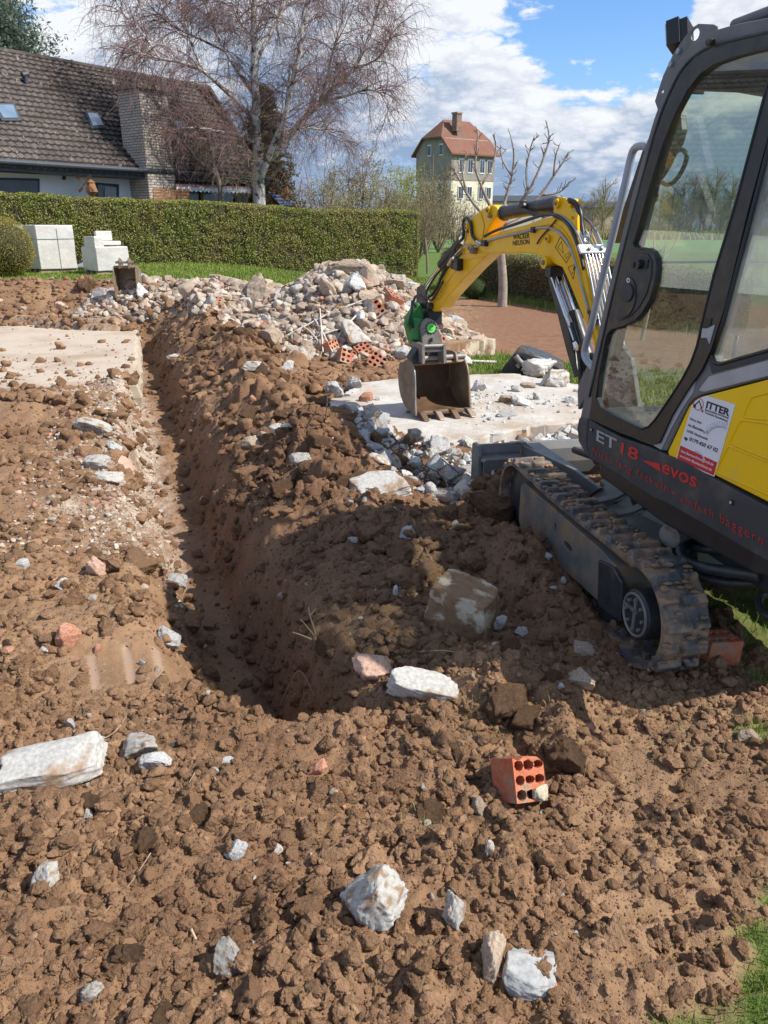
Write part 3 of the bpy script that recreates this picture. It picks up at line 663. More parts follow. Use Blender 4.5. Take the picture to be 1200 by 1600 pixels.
bolts = [cyl(W_l(.28*math.cos(a), .28*math.sin(a), .50), W_l(.28*math.cos(a), .28*math.sin(a), .515), .010, 6) for a in np.linspace(0, 6.28, 25)[:-1]]
part('bolt_ring', J(*bolts), M['grey_cast'], EX)
part('blade_arm', J(plate([[W_l(-.33, .30, .40), W_l(-.33, .60, .405), W_l(-.33, 1.30, .34), W_l(-.33, 1.30, .16), W_l(-.33, .5, .24)]], rv*.022), box(W_l(-.27, 1.0, .345), .09, .60, .02, [rv, hv, ZU])), M['frame_grey'], EX, bev=.003)
part('blade_arm', J(plate([[W_l(.33, .30, .40), W_l(.33, .60, .405), W_l(.33, 1.30, .34), W_l(.33, 1.30, .16), W_l(.33, .5, .24)]], -rv*.022)), M['frame_grey'], EX, bev=.003)
part('blade_cylinder', J(cyl(W_l(0, .42, .38), W_l(0, .95, .34), .045), cyl(W_l(0, .95, .34), W_l(0, 1.28, .30), .022)), M['steel_dark'], EX)
bl = []
bp_ = [(1.37, .10), (1.33, .14), (1.315, .22), (1.33, .30), (1.355, .345), (1.375, .345), (1.352, .30), (1.337, .22), (1.352, .145), (1.39, .10)]
bl.append(plate([[W_l(-.60, a, b) for a, b in bp_]], rv*1.22))
for sx in (-1, 1): bl.append(plate([[W_l(sx*.61-.012, a, b) for a, b in ((1.40, .09), (1.27, .10), (1.25, .14), (1.27, .30), (1.30, .355), (1.38, .355), (1.40, .34))]], rv*.024))
bl += [box(W_l(-.40, 1.28, .275), .42, .10, .016, [rv, hv, ZU]), box(W_l(-.43, 1.24, .225), .34, .016, .12, [rv, hv, ZU]), box(W_l(-.43, 1.25, .165), .36, .05, .016, [rv, hv, ZU])]
DB = part('dozer_blade', J(*bl), M['frame_grey'], EX, bev=.003)
part('hitch_ring', tube(smoothpath([W_l(-.34, 1.30, .28), W_l(-.34, 1.30, .345), W_l(-.36, 1.30, .36), W_l(-.41, 1.30, .355)], 4), .007, 8), M['tooth'], DB)
# mud lying on the blade and the track pads
# --- revolving frame
part('platform', J(plate([[W_l(x, y, .53) for x, y in ((-.44, .10), (-.36, .26), (.36, .26), (.44, .10), (.47, -.5), (.42, -.95), (.22, -1.14), (-.22, -1.14), (-.42, -.95), (-.47, -.5))]], ZU*.10)), M['black'], EX, bev=.01)
part('counterweight', plate([[W_l(x, y, .63) for x, y in ((-.44, -.80), (-.40, -1.08), (-.2, -1.21), (.2, -1.21), (.40, -1.08), (.44, -.80))]], ZU*.40), M['dark_plastic'], EX, bev=.03, seg=3)
hs_ = []
for (a, b_, c_, r_) in (((-.25, -.35, .50), (-.40, -.55, .40), (-.30, -.85, .46), .022), ((-.2, -.3, .48), (-.36, -.62, .36), (-.1, -.9, .44), .018), ((.0, -.2, .47), (-.30, -.40, .40), (-.28, -.75, .50), .016)):
    hs_.append(tube(smoothpath([W_l(*a), W_l(*b_), W_l(*c_)], 7), r_, 10))
hs_.append(box(W_l(-.02, -.66, .46), .55, .5, .10, [rv, hv, ZU])); hs_.append(plate([[W_l(-.30, -.70, .42), W_l(-.27, -1.0, .48), W_l(.3, -1.0, .48), W_l(.3, -.7, .42)]], -ZU*.02))
part('belly_plate', J(*hs_), M['steel_dark'], EX, bev=.004)
part('swivel_cap', J(cyl(W_l(-.34, -.42, .46), W_l(-.41, -.45, .455), .048, 22), cyl(W_l(-.2, -.40, .47), W_l(-.34, -.42, .46), .04, 18)), M['grey_cast'], EX, bev=.004)
part('tie_down_hook', tube(smoothpath([W_l(-.20, -.86, .40), W_l(-.26, -.82, .36), W_l(-.30, -.90, .34), W_l(-.26, -.98, .36), W_l(-.18, -.97, .41)], 5), .013, 8), M['steel_dark'], EX)

# --- skirt (dark plastic sill) with its lettering
sk_top = [(920, 656), (944, 670), (967, 682), (1017, 700), (1043, 712), (1072, 725), (1100, 740), (1133, 758), (1200, 793), (1300, 850)]
sk_bot = [(1300, 945), (1200, 878), (1150, 850), (1100, 820), (1042, 787), (1020, 778), (992, 760), (967, 743), (922, 718), (917, 690)]
SK = part('side_skirt', plate([TL(sk_top+sk_bot, -.488)], rv*.05), M['dark_plastic'], EX, bev=.006, seg=3)
part('skirt_end_cap', plate([TL([(904, 652), (918, 654), (915, 690), (920, 718), (912, 706), (903, 690), (901, 668)], -.486)], rv*.22-hv*.02), M['dark_plastic'], EX, bev=.010, seg=3)
part('front_valance', plate([[W_l(-.44, .27, .60), W_l(.44, .27, .60), W_l(.44, .28, .78), W_l(-.44, .28, .78)]], -hv*.04), M['dark_plastic'], EX, bev=.01)
XS = -.4895
def tq(name, body, bl_, br_, tl_, m, parent=None, xl=XS, **k): return text_mesh(name, body, T(*bl_, xl), T(*br_, xl), T(*tl_, xl), m, parent or SK, **k)
tq('lettering', 'ET', (931.8, 688), (962.5, 704), (932.8, 670.5), M['greyprint'], bold=.01)
tq('lettering', '18', (969.5, 708), (996.5, 720.5), (971.5, 690), M['red'], bold=.015)
part('emblem', plate([TL([(1003, 718.6), (1031, 724.5), (1033, 737.5)], XS)], -rv*.0008), M['red'], SK)
tq('lettering', 'evos', (1034, 737.5), (1087.5, 762), (1036, 722), M['red'], bold=.012)
tq('lettering', 'Nicht lang fackeln', (926, 709), (1044, 769.5), (927, 698.5), M['redworn'], spacing=1.25, bold=-.002)
tq('lettering', '-', (1050, 774.5), (1056, 777), (1050, 762), M['redworn'])
tq('lettering', 'einfach', (1063, 784), (1115, 810), (1064, 771.5), M['redworn'], spacing=1.3, bold=-.002)
tq('lettering', 'baggern', (1125, 816), (1192, 852), (1126, 801), M['redworn'], spacing=1.3, bold=-.002)
for (px, py) in ((925, 671.5), (1143.5, 785)):
    c0 = T(px, py, XS); part('screw', J(cyl(c0+rv*.004, c0-rv*.004, .0085, 16)), M['black'], SK, bev=.001)
    part('screw', cyl(c0-rv*.004, c0-rv*.006, .005, 12), M['palegrey'], SK)

# --- hood with its ribs and the hire company's sticker
hood = [(1045, 713), (1043, 706), (1062, 665), (1077, 634), (1086, 625), (1096, 619.5), (1200, 592.5), (1300, 567), (1300, 840), (1200, 785), (1133, 751), (1100, 734.5), (1060, 718)]
HD = part('engine_hood', plate([TL(hood, -.478)], rv*.05), M['yellow_clean'], EX, bev=.006, seg=3)
part('hood_shell', plate([[W_l(x, y, .80) for x, y in ((-.42, -.5), (-.42, -.95), (-.22, -1.15), (.22, -1.15), (.42, -.95), (.42, -.5))]], ZU*.36), M['yellow_clean'], EX, bev=.03, seg=3)
for r_ in ([(1210, 611), (1178, 620), (1173, 624), (1163.5, 646), (1166, 652), (1210, 656)], [(1210, 663), (1162, 657), (1156, 660), (1142.5, 687), (1146, 694), (1210, 721)], [(1210, 726), (1142, 698), (1137, 700), (1121, 733), (1126, 740), (1210, 777)]):
    part('pressed_rib', tube(smoothpath(TL(r_, -.4785), 5), .0035, 8), M['yellow_clean'], HD, smooth=True)
XK = -.4795
STK = part('company_sticker', plate([TL([(1056, 719), (1066, 683), (1080.5, 636), (1084.5, 628.5), (1092, 622), (1104, 618), (1149, 632), (1116, 745)], XK)], rv*.0008), M['white'], HD)
part('red_band', plate([TL([(1057.5, 717.5), (1063, 696), (1120.5, 722.5), (1115, 743)], XK-.0006)], rv*.0006), M['red'], STK)
XT = XK-.0008
def ts(body, bl_, br_, tl_, m='ink', **k): return text_mesh('lettering', body, T(*bl_, XT), T(*br_, XT), T(*tl_, XT), M[m], STK, depth=.0003, **k)
ts('ITTER', (1102.7, 637), (1139, 650.5), (1105, 626.3), bold=.035)
ts('Baumaschinen-Vermietung', (1101.5, 641.3), (1138, 654.4), (1102.2, 638.0), bold=.01)
ts('Technische Dienstleistung', (1100.6, 645.4), (1136.6, 659.4), (1101.3, 642.1), bold=.01)
ts('Henry Itter', (1077.3, 655.5), (1096, 663), (1078.6, 651.6), bold=.006)
ts('Am Blumenberg 6', (1074.5, 665.5), (1104.5, 677.5), (1076, 661), bold=.006)
ts('34305 Niedenstein', (1072.4, 674.6), (1105, 688), (1074, 670.6), bold=.006)
ts('0179.450 67 02', (1076.3, 688), (1120.6, 706.8), (1078.4, 682.6), bold=.02)
ts('Itter-Baumaschinen@web.de', (1063.8, 706.2), (1114, 728), (1065, 702), 'white', bold=.008)
ts('www.Itter-Baumaschinen.de', (1061.8, 713.3), (1111.6, 736), (1063, 709.3), 'white', bold=.008)
tel = [T(1069.5+a, 684.5+b, XT) for a, b in ((-1.2, .6), (0, -2), (5, .2), (5.2, 2.6), (4, 2), (3.6, 4.5), (-.2, 3), (.4, .8))]
part('telephone_symbol', plate([tel], rv*.0003), M['ink'], STK)
def ell(c, ax, ay, a0=0, a1=2*math.pi, n=28, xl=XT):
    return [T(c[0]+ax*math.cos(a), c[1]+ay*math.sin(a), xl) for a in np.linspace(a0, a1, n)]
part('emblem_ring', J(tube(ell((1091.2, 631.5), 7.8, 9.3), .0012, 5)), M['red'], STK)
part('emblem_digger', J(tube(TL([(1084.5, 634.5), (1092.5, 626.2), (1095.8, 636.2)], XT), .0022, 6), box(T(1085.2, 634.6, XT), .001, .013, .012, [rv, hv, ZU]), box(T(1095.6, 637.2, XT), .001, .006, .006, [rv, hv, ZU])), M['ink'], STK)
part('emblem_disc', cyl(T(1097.4, 642.2, XT), T(1097.4, 642.2, XT)-rv*.0004, .0052, 16), M['redworn'], STK)
gear = [tube(ell((1124, 690), 21.5, 24, math.radians(208), math.radians(300), 20, XT+.0003), .0036, 4)]
for a in np.linspace(math.radians(212), math.radians(297), 11):
    p0 = T(1124+23*math.cos(a), 690+26*math.sin(a), XT+.0003); p1 = T(1124+28*math.cos(a), 690+32*math.sin(a), XT+.0003); gear.append(tube([p0, p1], .0024, 4))
gear.append(tube(ell((1087, 723), 14, 18, math.radians(262), math.radians(350), 12, XT+.0003), .0028, 4))
part('gear_print', J(*gear), noise_mat('gear_print_grey', (.50, .52, .55), (.54, .56, .58), 5, .5), STK)

# --- cab
M['glass_milky_reflection'] = glass_mat('cab_glass_painted_reflection', (.80, .84, .80), .02, .10, .34)  # rear pane: more gloss, and a milky film painted in for a pale reflection
fr_out = [(906, 655), (917, 600), (930, 540), (948, 460), (966, 388), (985, 312), (1003, 247), (1022, 184), (1040, 134), (1058, 97), (1080, 69), (1108, 49), (1150, 37), (1200, 27), (1305, 8)]
fr_back = [(1345, 120), (1352, 300), (1340, 555), (1200, 590), (1096, 617), (1084, 623), (1075, 633), (1060, 664), (1041, 705), (1033, 704), (1010, 690), (967, 676), (920, 655)]
win = [(1113, 555), (1117, 567), (1126, 569), (1200, 548), (1318, 515), (1318, 150), (1300, 90), (1250, 105), (1226, 122), (1200, 235), (1165, 370), (1130, 505)]
door_o = [(920, 653), (928, 603), (945, 526), (963, 442), (985, 352), (1005, 276), (1025, 206), (1045, 152), (1062, 117), (1085, 89), (1115, 72), (1200, 52), (1234, 47), (1226, 110), (1206, 190), (1168, 330), (1132, 480), (1110, 548), (1096, 578), (1072, 612), (1050, 648), (1030, 692), (1020, 695), (967, 676)]
fr_hole = [(926, 650), (934, 603), (951, 526), (969, 442), (991, 352), (1011, 278), (1031, 210), (1050, 157), (1067, 122), (1089, 95), (1117, 78), (1200, 58), (1226, 54), (1220, 110), (1200, 190), (1162, 330), (1126, 480), (1104, 545), (1090, 573), (1066, 607), (1044, 643), (1022, 688), (967, 671)]
CB = part('cab_frame', plate([TL(fr_out+fr_back, -.476), TL(fr_hole, -.476), TL(win, -.476)], rv*.040), M['frame_grey'], EX, bev=.006, seg=3)
part('cab_frame_far_side', plate([[mirror(p) for p in TL(fr_out+fr_back, -.476)], [mirror(p) for p in TL([(944, 560), (960, 480), (985, 385), (1010, 300), (1035, 225), (1062, 160), (1100, 118), (1195, 92), (1290, 80), (1310, 300), (1310, 520), (1120, 560), (1010, 640), (940, 620)], -.476)]], -rv*.040), M['black'], EX)
silver_strip = [(1087, 592), (1078, 594), (1064, 606), (1048, 629), (1020, 695), (1033, 703), (1049, 669), (1066, 638), (1083, 613)]
part('sill_strip', plate([TL(silver_strip, -.4785)], rv*.004), M['silver'], CB)
part('belt_band', plate([TL([(1098, 601), (1108, 588), (1200, 563), (1330, 527), (1330, 548), (1200, 587), (1100, 612), (1092, 610)], -.4785)], rv*.004), M['silver'], CB)
# door: black frame round the pane, lower lobe carries the handle
pane = [(932, 622), (938, 637), (960, 650), (985, 662), (1003, 670), (1013, 667), (1024, 655), (1048, 620), (1066, 592), (1080, 565), (1089, 540), (1098, 498), (1115, 430), (1150, 315), (1194, 150), (1210, 92), (1204, 76), (1190, 77), (1150, 87), (1117, 99), (1094, 115), (1075, 140), (1056, 176), (1035, 228), (1012, 302), (996, 362), (989, 380), (992, 387), (1000, 389), (1010, 388), (1019, 393), (1025, 403), (1026, 420), (1023, 442), (1016, 467), (1004, 488), (991, 501), (974, 509), (956, 514), (949, 522), (944, 542), (938, 575)]
DR = part('door', plate([TL(door_o, -.486), TL(pane, -.486)], rv*.024), M['black'], EX, bev=.004, seg=2)
part('seal', tube(np.array(TL(pane+[pane[0]], -.4865)), .004, 8), M['black'], DR, smooth=True)
part('pane', plate([TL(pane, -.476)], rv*.004), M['glass'], DR)
part('edge_strip', tube(smoothpath(TL([(921, 620), (947, 505), (972, 400), (1000, 292), (1026, 198), (1046, 146), (1066, 108), (1090, 84), (1120, 69), (1228, 44)], -.484), 4), .0055, 8), M['dark_plastic'], DR, smooth=True)
part('lock_housing', plate([TL([(962, 500), (970, 470), (986, 400), (1000, 395), (1012, 397), (1018, 408), (1017, 430), (1010, 458), (998, 480), (985, 494), (970, 501)], -.490)], rv*.005), M['dark_plastic'], DR, bev=.003)
def disc(c, ax, ay, xl, th, m, parent, name, tilt=0, bev=.002):
    pts = [T(c[0]+ax*math.cos(a)*math.cos(tilt)-ay*math.sin(a)*math.sin(tilt), c[1]+ax*math.cos(a)*math.sin(tilt)+ay*math.sin(a)*math.cos(tilt), xl) for a in np.linspace(0, 2*math.pi, 33)[:-1]]
    return part(name, plate([pts], rv*th), M[m], parent, bev=bev)
disc((977.5, 464), 15, 32, -.495, .006, 'black', DR, 'handle_recess', .12)
disc((977, 457), 10.5, 15, -.502, .008, 'dark_plastic', DR, 'handle_lever', .12)
disc((981.5, 438), 2.6, 3.8, -.4965, .002, 'white', DR, 'key_lock', 0, .0002)
disc((981.5, 438), 1.2, 2.2, -.4972, .001, 'ink', DR, 'keyhole', 0, 0)
c0 = T(1003, 413, -.49); part('catch', J(cyl(c0, c0-rv*.022, .017, 20), box(T(1010, 412, -.49), .012, .03, .034, [rv, hv, ZU])), M['black'], DR, bev=.003)
part('catch_pin', cyl(T(998, 414, -.49)-rv*.020, T(998, 414, -.49)-rv*.026, .011, 16), M['ink'], DR)
c1 = T(1149, 60, -.486)
part('hinge', J(cyl(T(1111, 66, -.487)-rv*.012, T(1119, 66, -.487)-rv*.012, .011, 12)), M['black'], DR, bev=.003)
part('door_latch', J(plate([TL([(1097, 513), (1105, 513), (1117, 507), (1108, 538), (1104, 528), (1095, 528)], -.489)], rv*.006)), M['silver'], DR, bev=.001)
part('latch_recess', plate([TL([(1102, 498), (1112, 497), (1109, 511), (1099, 512)], -.4885)], rv*.003), M['ink'], DR)
part('rear_pane', plate([TL([(p[0]+(1 if p[0] < 1200 else 0), p[1]) for p in win], -.470)], rv*.004), M['glass_milky_reflection'], CB)
part('rear_pane_seal', tube(np.array(TL(win+[win[0]], -.477)), .007, 8), M['black'], CB, smooth=True)
part('rear_window_frame', plate([TL([(1106, 560), (1112, 583), (1200, 560), (1330, 524), (1330, 512), (1200, 548), (1124, 569), (1117, 566), (1113, 556)], -.4795)], rv*.004), M['dark_plastic'], CB)
# pillars joining both sides, roof, windscreen
def yz(px, py): x, y, z = loc_(T(px, py, -.476)); return y, z
roofp = [yz(*p) for p in ((1058, 97), (1080, 69), (1108, 49), (1150, 37), (1200, 27), (1305, 8))]
rl = [W_l(-.43, a, b-.003) for a, b in roofp]; lower = [W_l(-.43, a+.01, b-.05) for a, b in roofp[::-1]]
part('roof', plate([rl+lower], rv*.86), M['dark_plastic'], EX, bev=.012, seg=3)
part('roof_cap', plate([[W_l(-.36, -.30, 2.195), W_l(.36, -.30, 2.195), W_l(.36, -.95, 2.19), W_l(-.36, -.95, 2.19)]], ZU*.035), M['frame_grey'], EX, bev=.015, seg=3)
wsp = [yz(*p) for p in ((926, 590), (948, 490), (966, 410), (985, 335), (1005, 262), (1030, 180), (1050, 130))]
def strip(x0, x1, pp, th, m, name, dy=0):
    a = [W_l(x0, y+dy, z) for y, z in pp]; b = [W_l(x0, y+dy-th, z) for y, z in pp[::-1]]
    return part(name, plate([a+b], rv*(x1-x0)), m, EX)
strip(-.40, .40, wsp[2:], .005, M['glass'], 'windscreen', -.012)
strip(-.40, .40, wsp[:3], .005, M['glass'], 'lower_windscreen', -.012)
for z0, th_ in ((wsp[2], .010), (wsp[-1], .05)): part('cross_rail', box(W_l(0, z0[0]-.03, z0[1]), .86, .035, th_, [rv, hv, ZU]), M['black'], EX, bev=.005)
for sx in (-.415, .385): strip(sx, sx+.03, wsp, .045, M['black'], 'windscreen_post', -.008)
# roof-lining rails seen through the door pane
FS = dict(xl=.40, lean=0)
part('inner_rail', J(tube([T(1105, 97, **FS), T(1260, 133, **FS)], .010, 8)), M['silver'], EX, smooth=True)
part('inner_rail', J(tube([T(1088, 113, **FS), T(1250, 150, **FS)], .008, 8)), M['silver'], EX, smooth=True)
part('roof_lining', box(W_l(0, -.60, 2.13), .80, .74, .02, [rv, hv, ZU]), M['dark_plastic'], EX)
part('roof_box', plate([[T(*p, **FS) for p in ((1062, 153), (1081, 146), (1100, 148), (1104, 134), (1190, 149), (1260, 160), (1260, 112), (1120, 92), (1075, 118))]], -rv*.06), M['dark_plastic'], EX, bev=.004)
part('front_trim', plate([[T(*p, **FS) for p in ((1046, 176), (1073, 180), (1075, 204), (1069, 225), (1060, 238), (1049, 262), (1040, 276), (1030, 290), (1031, 304), (1027, 316), (1018, 320), (1012, 330), (996, 380), (965, 380), (1015, 230))]], -rv*.04), M['black'], EX, bev=.006)
part('grab_handle', tube(smoothpath([T(*p, xl=.35, lean=0) for p in ((1054, 240), (1062, 234), (1070, 237), (1073, 246), (1067, 264), (1056, 281), (1044, 289), (1034, 285))], 5), .012, 10), M['black'], EX, smooth=True)
part('lever_knob', J(tube([W_l(.34, .03, 1.46), W_l(.30, -.01, 1.45)], .02, 10)), M['black'], EX, bev=.006)
# seat, floor, consoles
part('cab_floor', box(W_l(0, -.25, .80), .84, .95, .03, [rv, hv, ZU]), M['dark_plastic'], EX)
SE = part('seat', J(plate([[W_l(-.22, y, z) for y, z in ((-.52, 1.03), (-.50, 1.13), (-.62, 1.14), (-1.00, 1.11), (-1.0, 1.0))]], rv*.44)), M['black'], EX, bev=.03, seg=3)
part('backrest', plate([[W_l(-.21, y, z) for y, z in ((-.90, 1.12), (-.98, 1.12), (-1.06, 1.60), (-1.00, 1.66), (-.95, 1.6))]], rv*.42), M['black'], SE, bev=.03, seg=3)
part('seat_base', box(W_l(0, -.74, .91), .40, .40, .22, [rv, hv, ZU]), M['dark_plastic'], EX)
part('console', box(W_l(.34, -.62, 1.06), .12, .42, .30, [rv, hv, ZU]), M['dark_plastic'], EX, bev=.02)
part('control_lever', J(tube([W_l(.30, -.42, 1.18), W_l(.28, -.38, 1.36)], .010, 8), tube([W_l(.28, -.38, 1.33), W_l(.275, -.37, 1.43)], .02, 10)), M['black'], EX, smooth=True)
part('travel_lever', J(tube([W_l(-.04, .0, .82), W_l(-.04, -.02, 1.16)], .009, 8), tube([W_l(.06, .0, .82), W_l(.06, -.02, 1.16)], .009, 8)), M['black'], EX, smooth=True)
part('pedal', box(W_l(.18, .05, .86), .10, .12, .02, [rv, hv, ZU]), M['black'], EX, bev=.004)
# rail on the front, bracket with lamp
part('hand_rail', tube(smoothpath(TL([(1013, 229), (1001, 228), (992, 232), (986, 246), (975, 295), (958, 366), (940, 440), (925, 505), (915, 540), (913, 552), (916, 562), (926, 573), (934, 577)], -.455), 6), .0155, 12), M['silver'], EX, smooth=True)
part('rail_foot', plate([TL([(906, 595), (918, 570), (925, 578), (914, 622), (903, 640), (902, 610)], -.45)], rv*.02), M['frame_grey'], EX, bev=.003)
oval = [(1086+8*math.cos(a)*.8+4*math.sin(a)*.6, 54-10*math.sin(a)) for a in np.linspace(0, 6.28, 17)[:-1]]
BK = part('lamp_bracket', plate([TL([(1030, 178), (1023, 158), (1036, 118), (1052, 84), (1068, 60), (1082, 43), (1091, 37), (1114, 38), (1121, 42), (1122, 49), (1108, 52), (1082, 70), (1060, 97), (1042, 134)], -.470), TL(oval, -.470), TL([(1044, 131), (1040, 148), (1041.5, 149), (1046, 133)], -.470), [T(1035+2*math.cos(a), 143+3*math.sin(a), -.470) for a in np.linspace(0, 6.28, 9)[:-1]]], rv*.006), M['frame_grey'], EX, bev=.001)
for p in ((1062, 80), (1050, 100)): c0 = T(*p, -.47); part('bolt', cyl(c0, c0-rv*.010, .011, 6), M['silver'], BK, bev=.002)
c0 = T(1057, 58, -.42); la = (-rv*.75+hv*.75-ZU*.25); la /= np.linalg.norm(la); lu = np.cross(rv, la); lu /= np.linalg.norm(lu); lr = np.cross(la, lu)
fins = [box(c0-la*(.035)+lr*q, .004, .03, .075, [lr, la, lu]) for q in np.linspace(-.04, .04, 8)]
LA = part('work_lamp', J(box(c0, .10, .045, .09, [lr, la, lu]), *fins, tube([c0-lu*.05, c0-lu*.085-la*.02], .012, 8)), M['black'], EX, bev=.008)
part('lamp_lens', box(c0+la*.025, .085, .004, .075, [lr, la, lu]), M['palegrey'], LA)

# ------------------------------------------------------------------ boom, stick, bucket
bv = np.array([-.34, .94, 0]); bn = np.array([.94, .34, 0])
def TB(px, py, off=.075):
    r = ray(px, py); return CAM + r*((2.62-off)/(.94*r[0]+.34*r[1]))
def TBL(pts, off=.075): return [TB(p[0], p[1], off) for p in pts]
def slabB(name, pts, off, m, parent=None, bev=.006, w=None): return part(name, plate([TBL(pts, off)], bn*(2*off if w is None else w)), M[m], parent or EX, bev=bev)
foot = W_l(.05, .80, .60)
part('swing_post', J(cyl(foot-ZU*.22, foot+ZU*.10, .085, 24), box(foot-ZU*.10-hv*.25, .26, .45, .16, [rv, hv, ZU]), plate([TBL([(952, 640), (940, 560), (955, 520), (985, 560), (1000, 660)], .11)], bn*.03), plate([TBL([(952, 640), (940, 560), (955, 520), (985, 560), (1000, 660)], -.08)], bn*.03)), M['frame_grey'], EX, bev=.006)
boom = [(863, 338.5), (880, 346.5), (893, 362), (901, 380), (908, 399), (917, 440), (924, 478), (940, 556), (965, 655), (985, 668), (990, 640), (975, 655), (951, 602), (930, 541), (913, 502), (897, 462), (886, 435), (878, 420), (866, 420), (856, 416), (850, 409), (848, 403), (838, 398), (825, 396), (797, 396.5), (765, 397), (752, 394), (746, 385), (750, 376), (760, 370), (787, 360), (820, 351.5), (843, 343)]
boom = [(863, 338.5), (880, 346.5), (893, 362), (901, 380), (908, 399), (917, 440), (924, 478), (940, 556), (965, 640), (985, 700), (972, 700), (951, 620), (930, 541), (913, 502), (897, 462), (886, 435), (878, 418), (868, 414), (855, 404), (838, 398), (825, 396), (797, 396.5), (765, 397), (752, 394), (746, 385), (750, 376), (760, 370), (787, 360), (820, 351.5), (843, 343)]
BM = slabB('boom', boom, .075, 'paint_yellow', bev=.010)
part('weld_rib', tube(smoothpath(TBL([(752, 378), (787, 367), (820, 359), (843, 353), (862, 350), (876, 356), (887, 370), (895, 388), (904, 415), (911, 450), (920, 490), (934, 556)], .077), 5), .006, 6), M['paint_yellow'], BM, smooth=True)
BOO = .0765
def tb(body, bl_, br_, tl_, **k): return text_mesh('lettering', body, TB(*bl_, BOO), TB(*br_, BOO), TB(*tl_, BOO), M['ink'], BM, **k)
tb('WACKER', (801.7, 374.5), (827.3, 371.8), (801.7, 366.3), bold=.012); tb('NEUSON', (801.2, 383.6), (827.2, 381.2), (801.2, 375.8), bold=.012)
def outl(name, pts, r=.0016): return part(name, tube(np.array(TBL(pts+[pts[0]], BOO)), r, 5), M['ink'], BM)
outl('warning_decal', [(867.5, 386.7), (875.5, 370), (893.5, 393), (885, 411)]); outl('warning_decal', [(887.5, 417.5), (900, 412.3), (895.5, 436)]); outl('warning_decal', [(871, 386), (877.5, 377.5), (880, 396)], .0012)
tb('!', (893.3, 428), (895.6, 427.5), (896, 418)); outl('warning_decal', [(882, 399), (890, 393), (885.5, 405)], .0010)
# pins and bosses
def pinB(px, py, r, off, name='pivot_pin', parent=None, m='paint_yellow', w=None, cap=True):
    c = TB(px, py, off); d = 2*off if w is None else w
    o = part(name, J(cyl(c-bn*.018, c+bn*(d+.018), r, 24)), M[m], parent or EX, bev=.003)
    if cap: part('bolt', J(cyl(c-bn*.018, c-bn*.026, r*.45, 6)), M['tooth'], o)
    return o
pinB(853, 410, .036, .085, parent=BM); pinB(858, 373, .022, .075, parent=BM); pinB(739, 390, .030, .080, m='tooth')
# hydraulic pipes over the boom's back and the clamp plates
back = [(843, 343), (864, 338), (881, 346), (894, 361.5), (902, 379), (909, 399), (918, 440), (925, 478), (941, 556), (958, 625)]
for i in range(7):
    P_ = TBL(back[3 if 1 <= i <= 5 else 0:], .075); off_ = .010+i*.0215
    q = [p + bn*off_ + np.array([0, 0, .010]) - bv*.016 for p in P_]
    part('hydraulic_pipe', tube(smoothpath(q, 4), .0065, 8), M['chrome'] if i % 3 else M['silver'], BM, smooth=True)
side_pipe = TBL([(725, 382), (742, 386), (754, 380), (780, 371), (812, 364), (838, 357), (858, 356), (873, 363), (886, 378), (896, 400), (905, 432), (913, 462), (919, 485)], .082)
part('hydraulic_pipe', tube(smoothpath(side_pipe, 5), .007, 8), M['silver'], BM, smooth=True)
top_pipe = TBL([(757, 372), (775, 363), (800, 355), (830, 345), (850, 339), (868, 340), (884, 350), (895, 368), (905, 395), (912, 425)], .072)
part('hydraulic_pipe', tube(smoothpath([p+ZU*.012 for p in top_pipe], 5), .010, 8), M['steel_dark'], BM, smooth=True)
cpl = TB(906, 393, .075); part('pipe_clamp', box(cpl+bn*.075-bv*.028+ZU*.012, .20, .016, .055, [bn, bv*.75-ZU*.66, bv*.66+ZU*.75]), M['white'], BM, bev=.003)
for q in (.03, .11): c = cpl+bn*q-bv*.04+ZU*.012; part('bolt', cyl(c, c-(bv*.75-ZU*.66)*.016, .010, 6), M['tooth'], BM)
part('pipe_clamp', box(TB(833, 359, .088), .02, .035, .034, [bn, bv, ZU]), M['black'], BM, bev=.002)
part('cable_tie', tube(smoothpath(TBL([(869, 343), (862, 352), (853, 362), (845, 371), (839, 381)], .084), 4), .005, 6), M['black'], BM)
part('pipe_clamp', box(TB(757, 380, .09), .03, .06, .04, [bn, bv, ZU]), M['black'], BM, bev=.002)
c = TB(927, 500, .09); part('hose_bracket', J(box(c, .03, .05, .05, [bn, bv, ZU]), tube([c-bv*.04, c+bv*.05+ZU*.04], .012, 8)), M['black'], BM, bev=.002)
# lug plates for the arm cylinder
lug_ = [(868, 312), (872, 307.5), (880, 308.5), (887, 321), (892, 328), (898, 332), (902, 338), (903, 372), (896, 362), (887, 352), (878, 344), (864, 337), (866, 322)]
hole_ = [(895+2.5*math.cos(a), 341+3.5*math.sin(a)) for a in np.linspace(0, 6.28, 11)[:-1]]
for off in (.062, -.050): part('cylinder_lug', plate([TBL(lug_, off), TBL(hole_, off)], bn*.014), M['paint_yellow'], BM, bev=.002)
pinB(872.5, 318, .026, .062, parent=BM, w=.126)
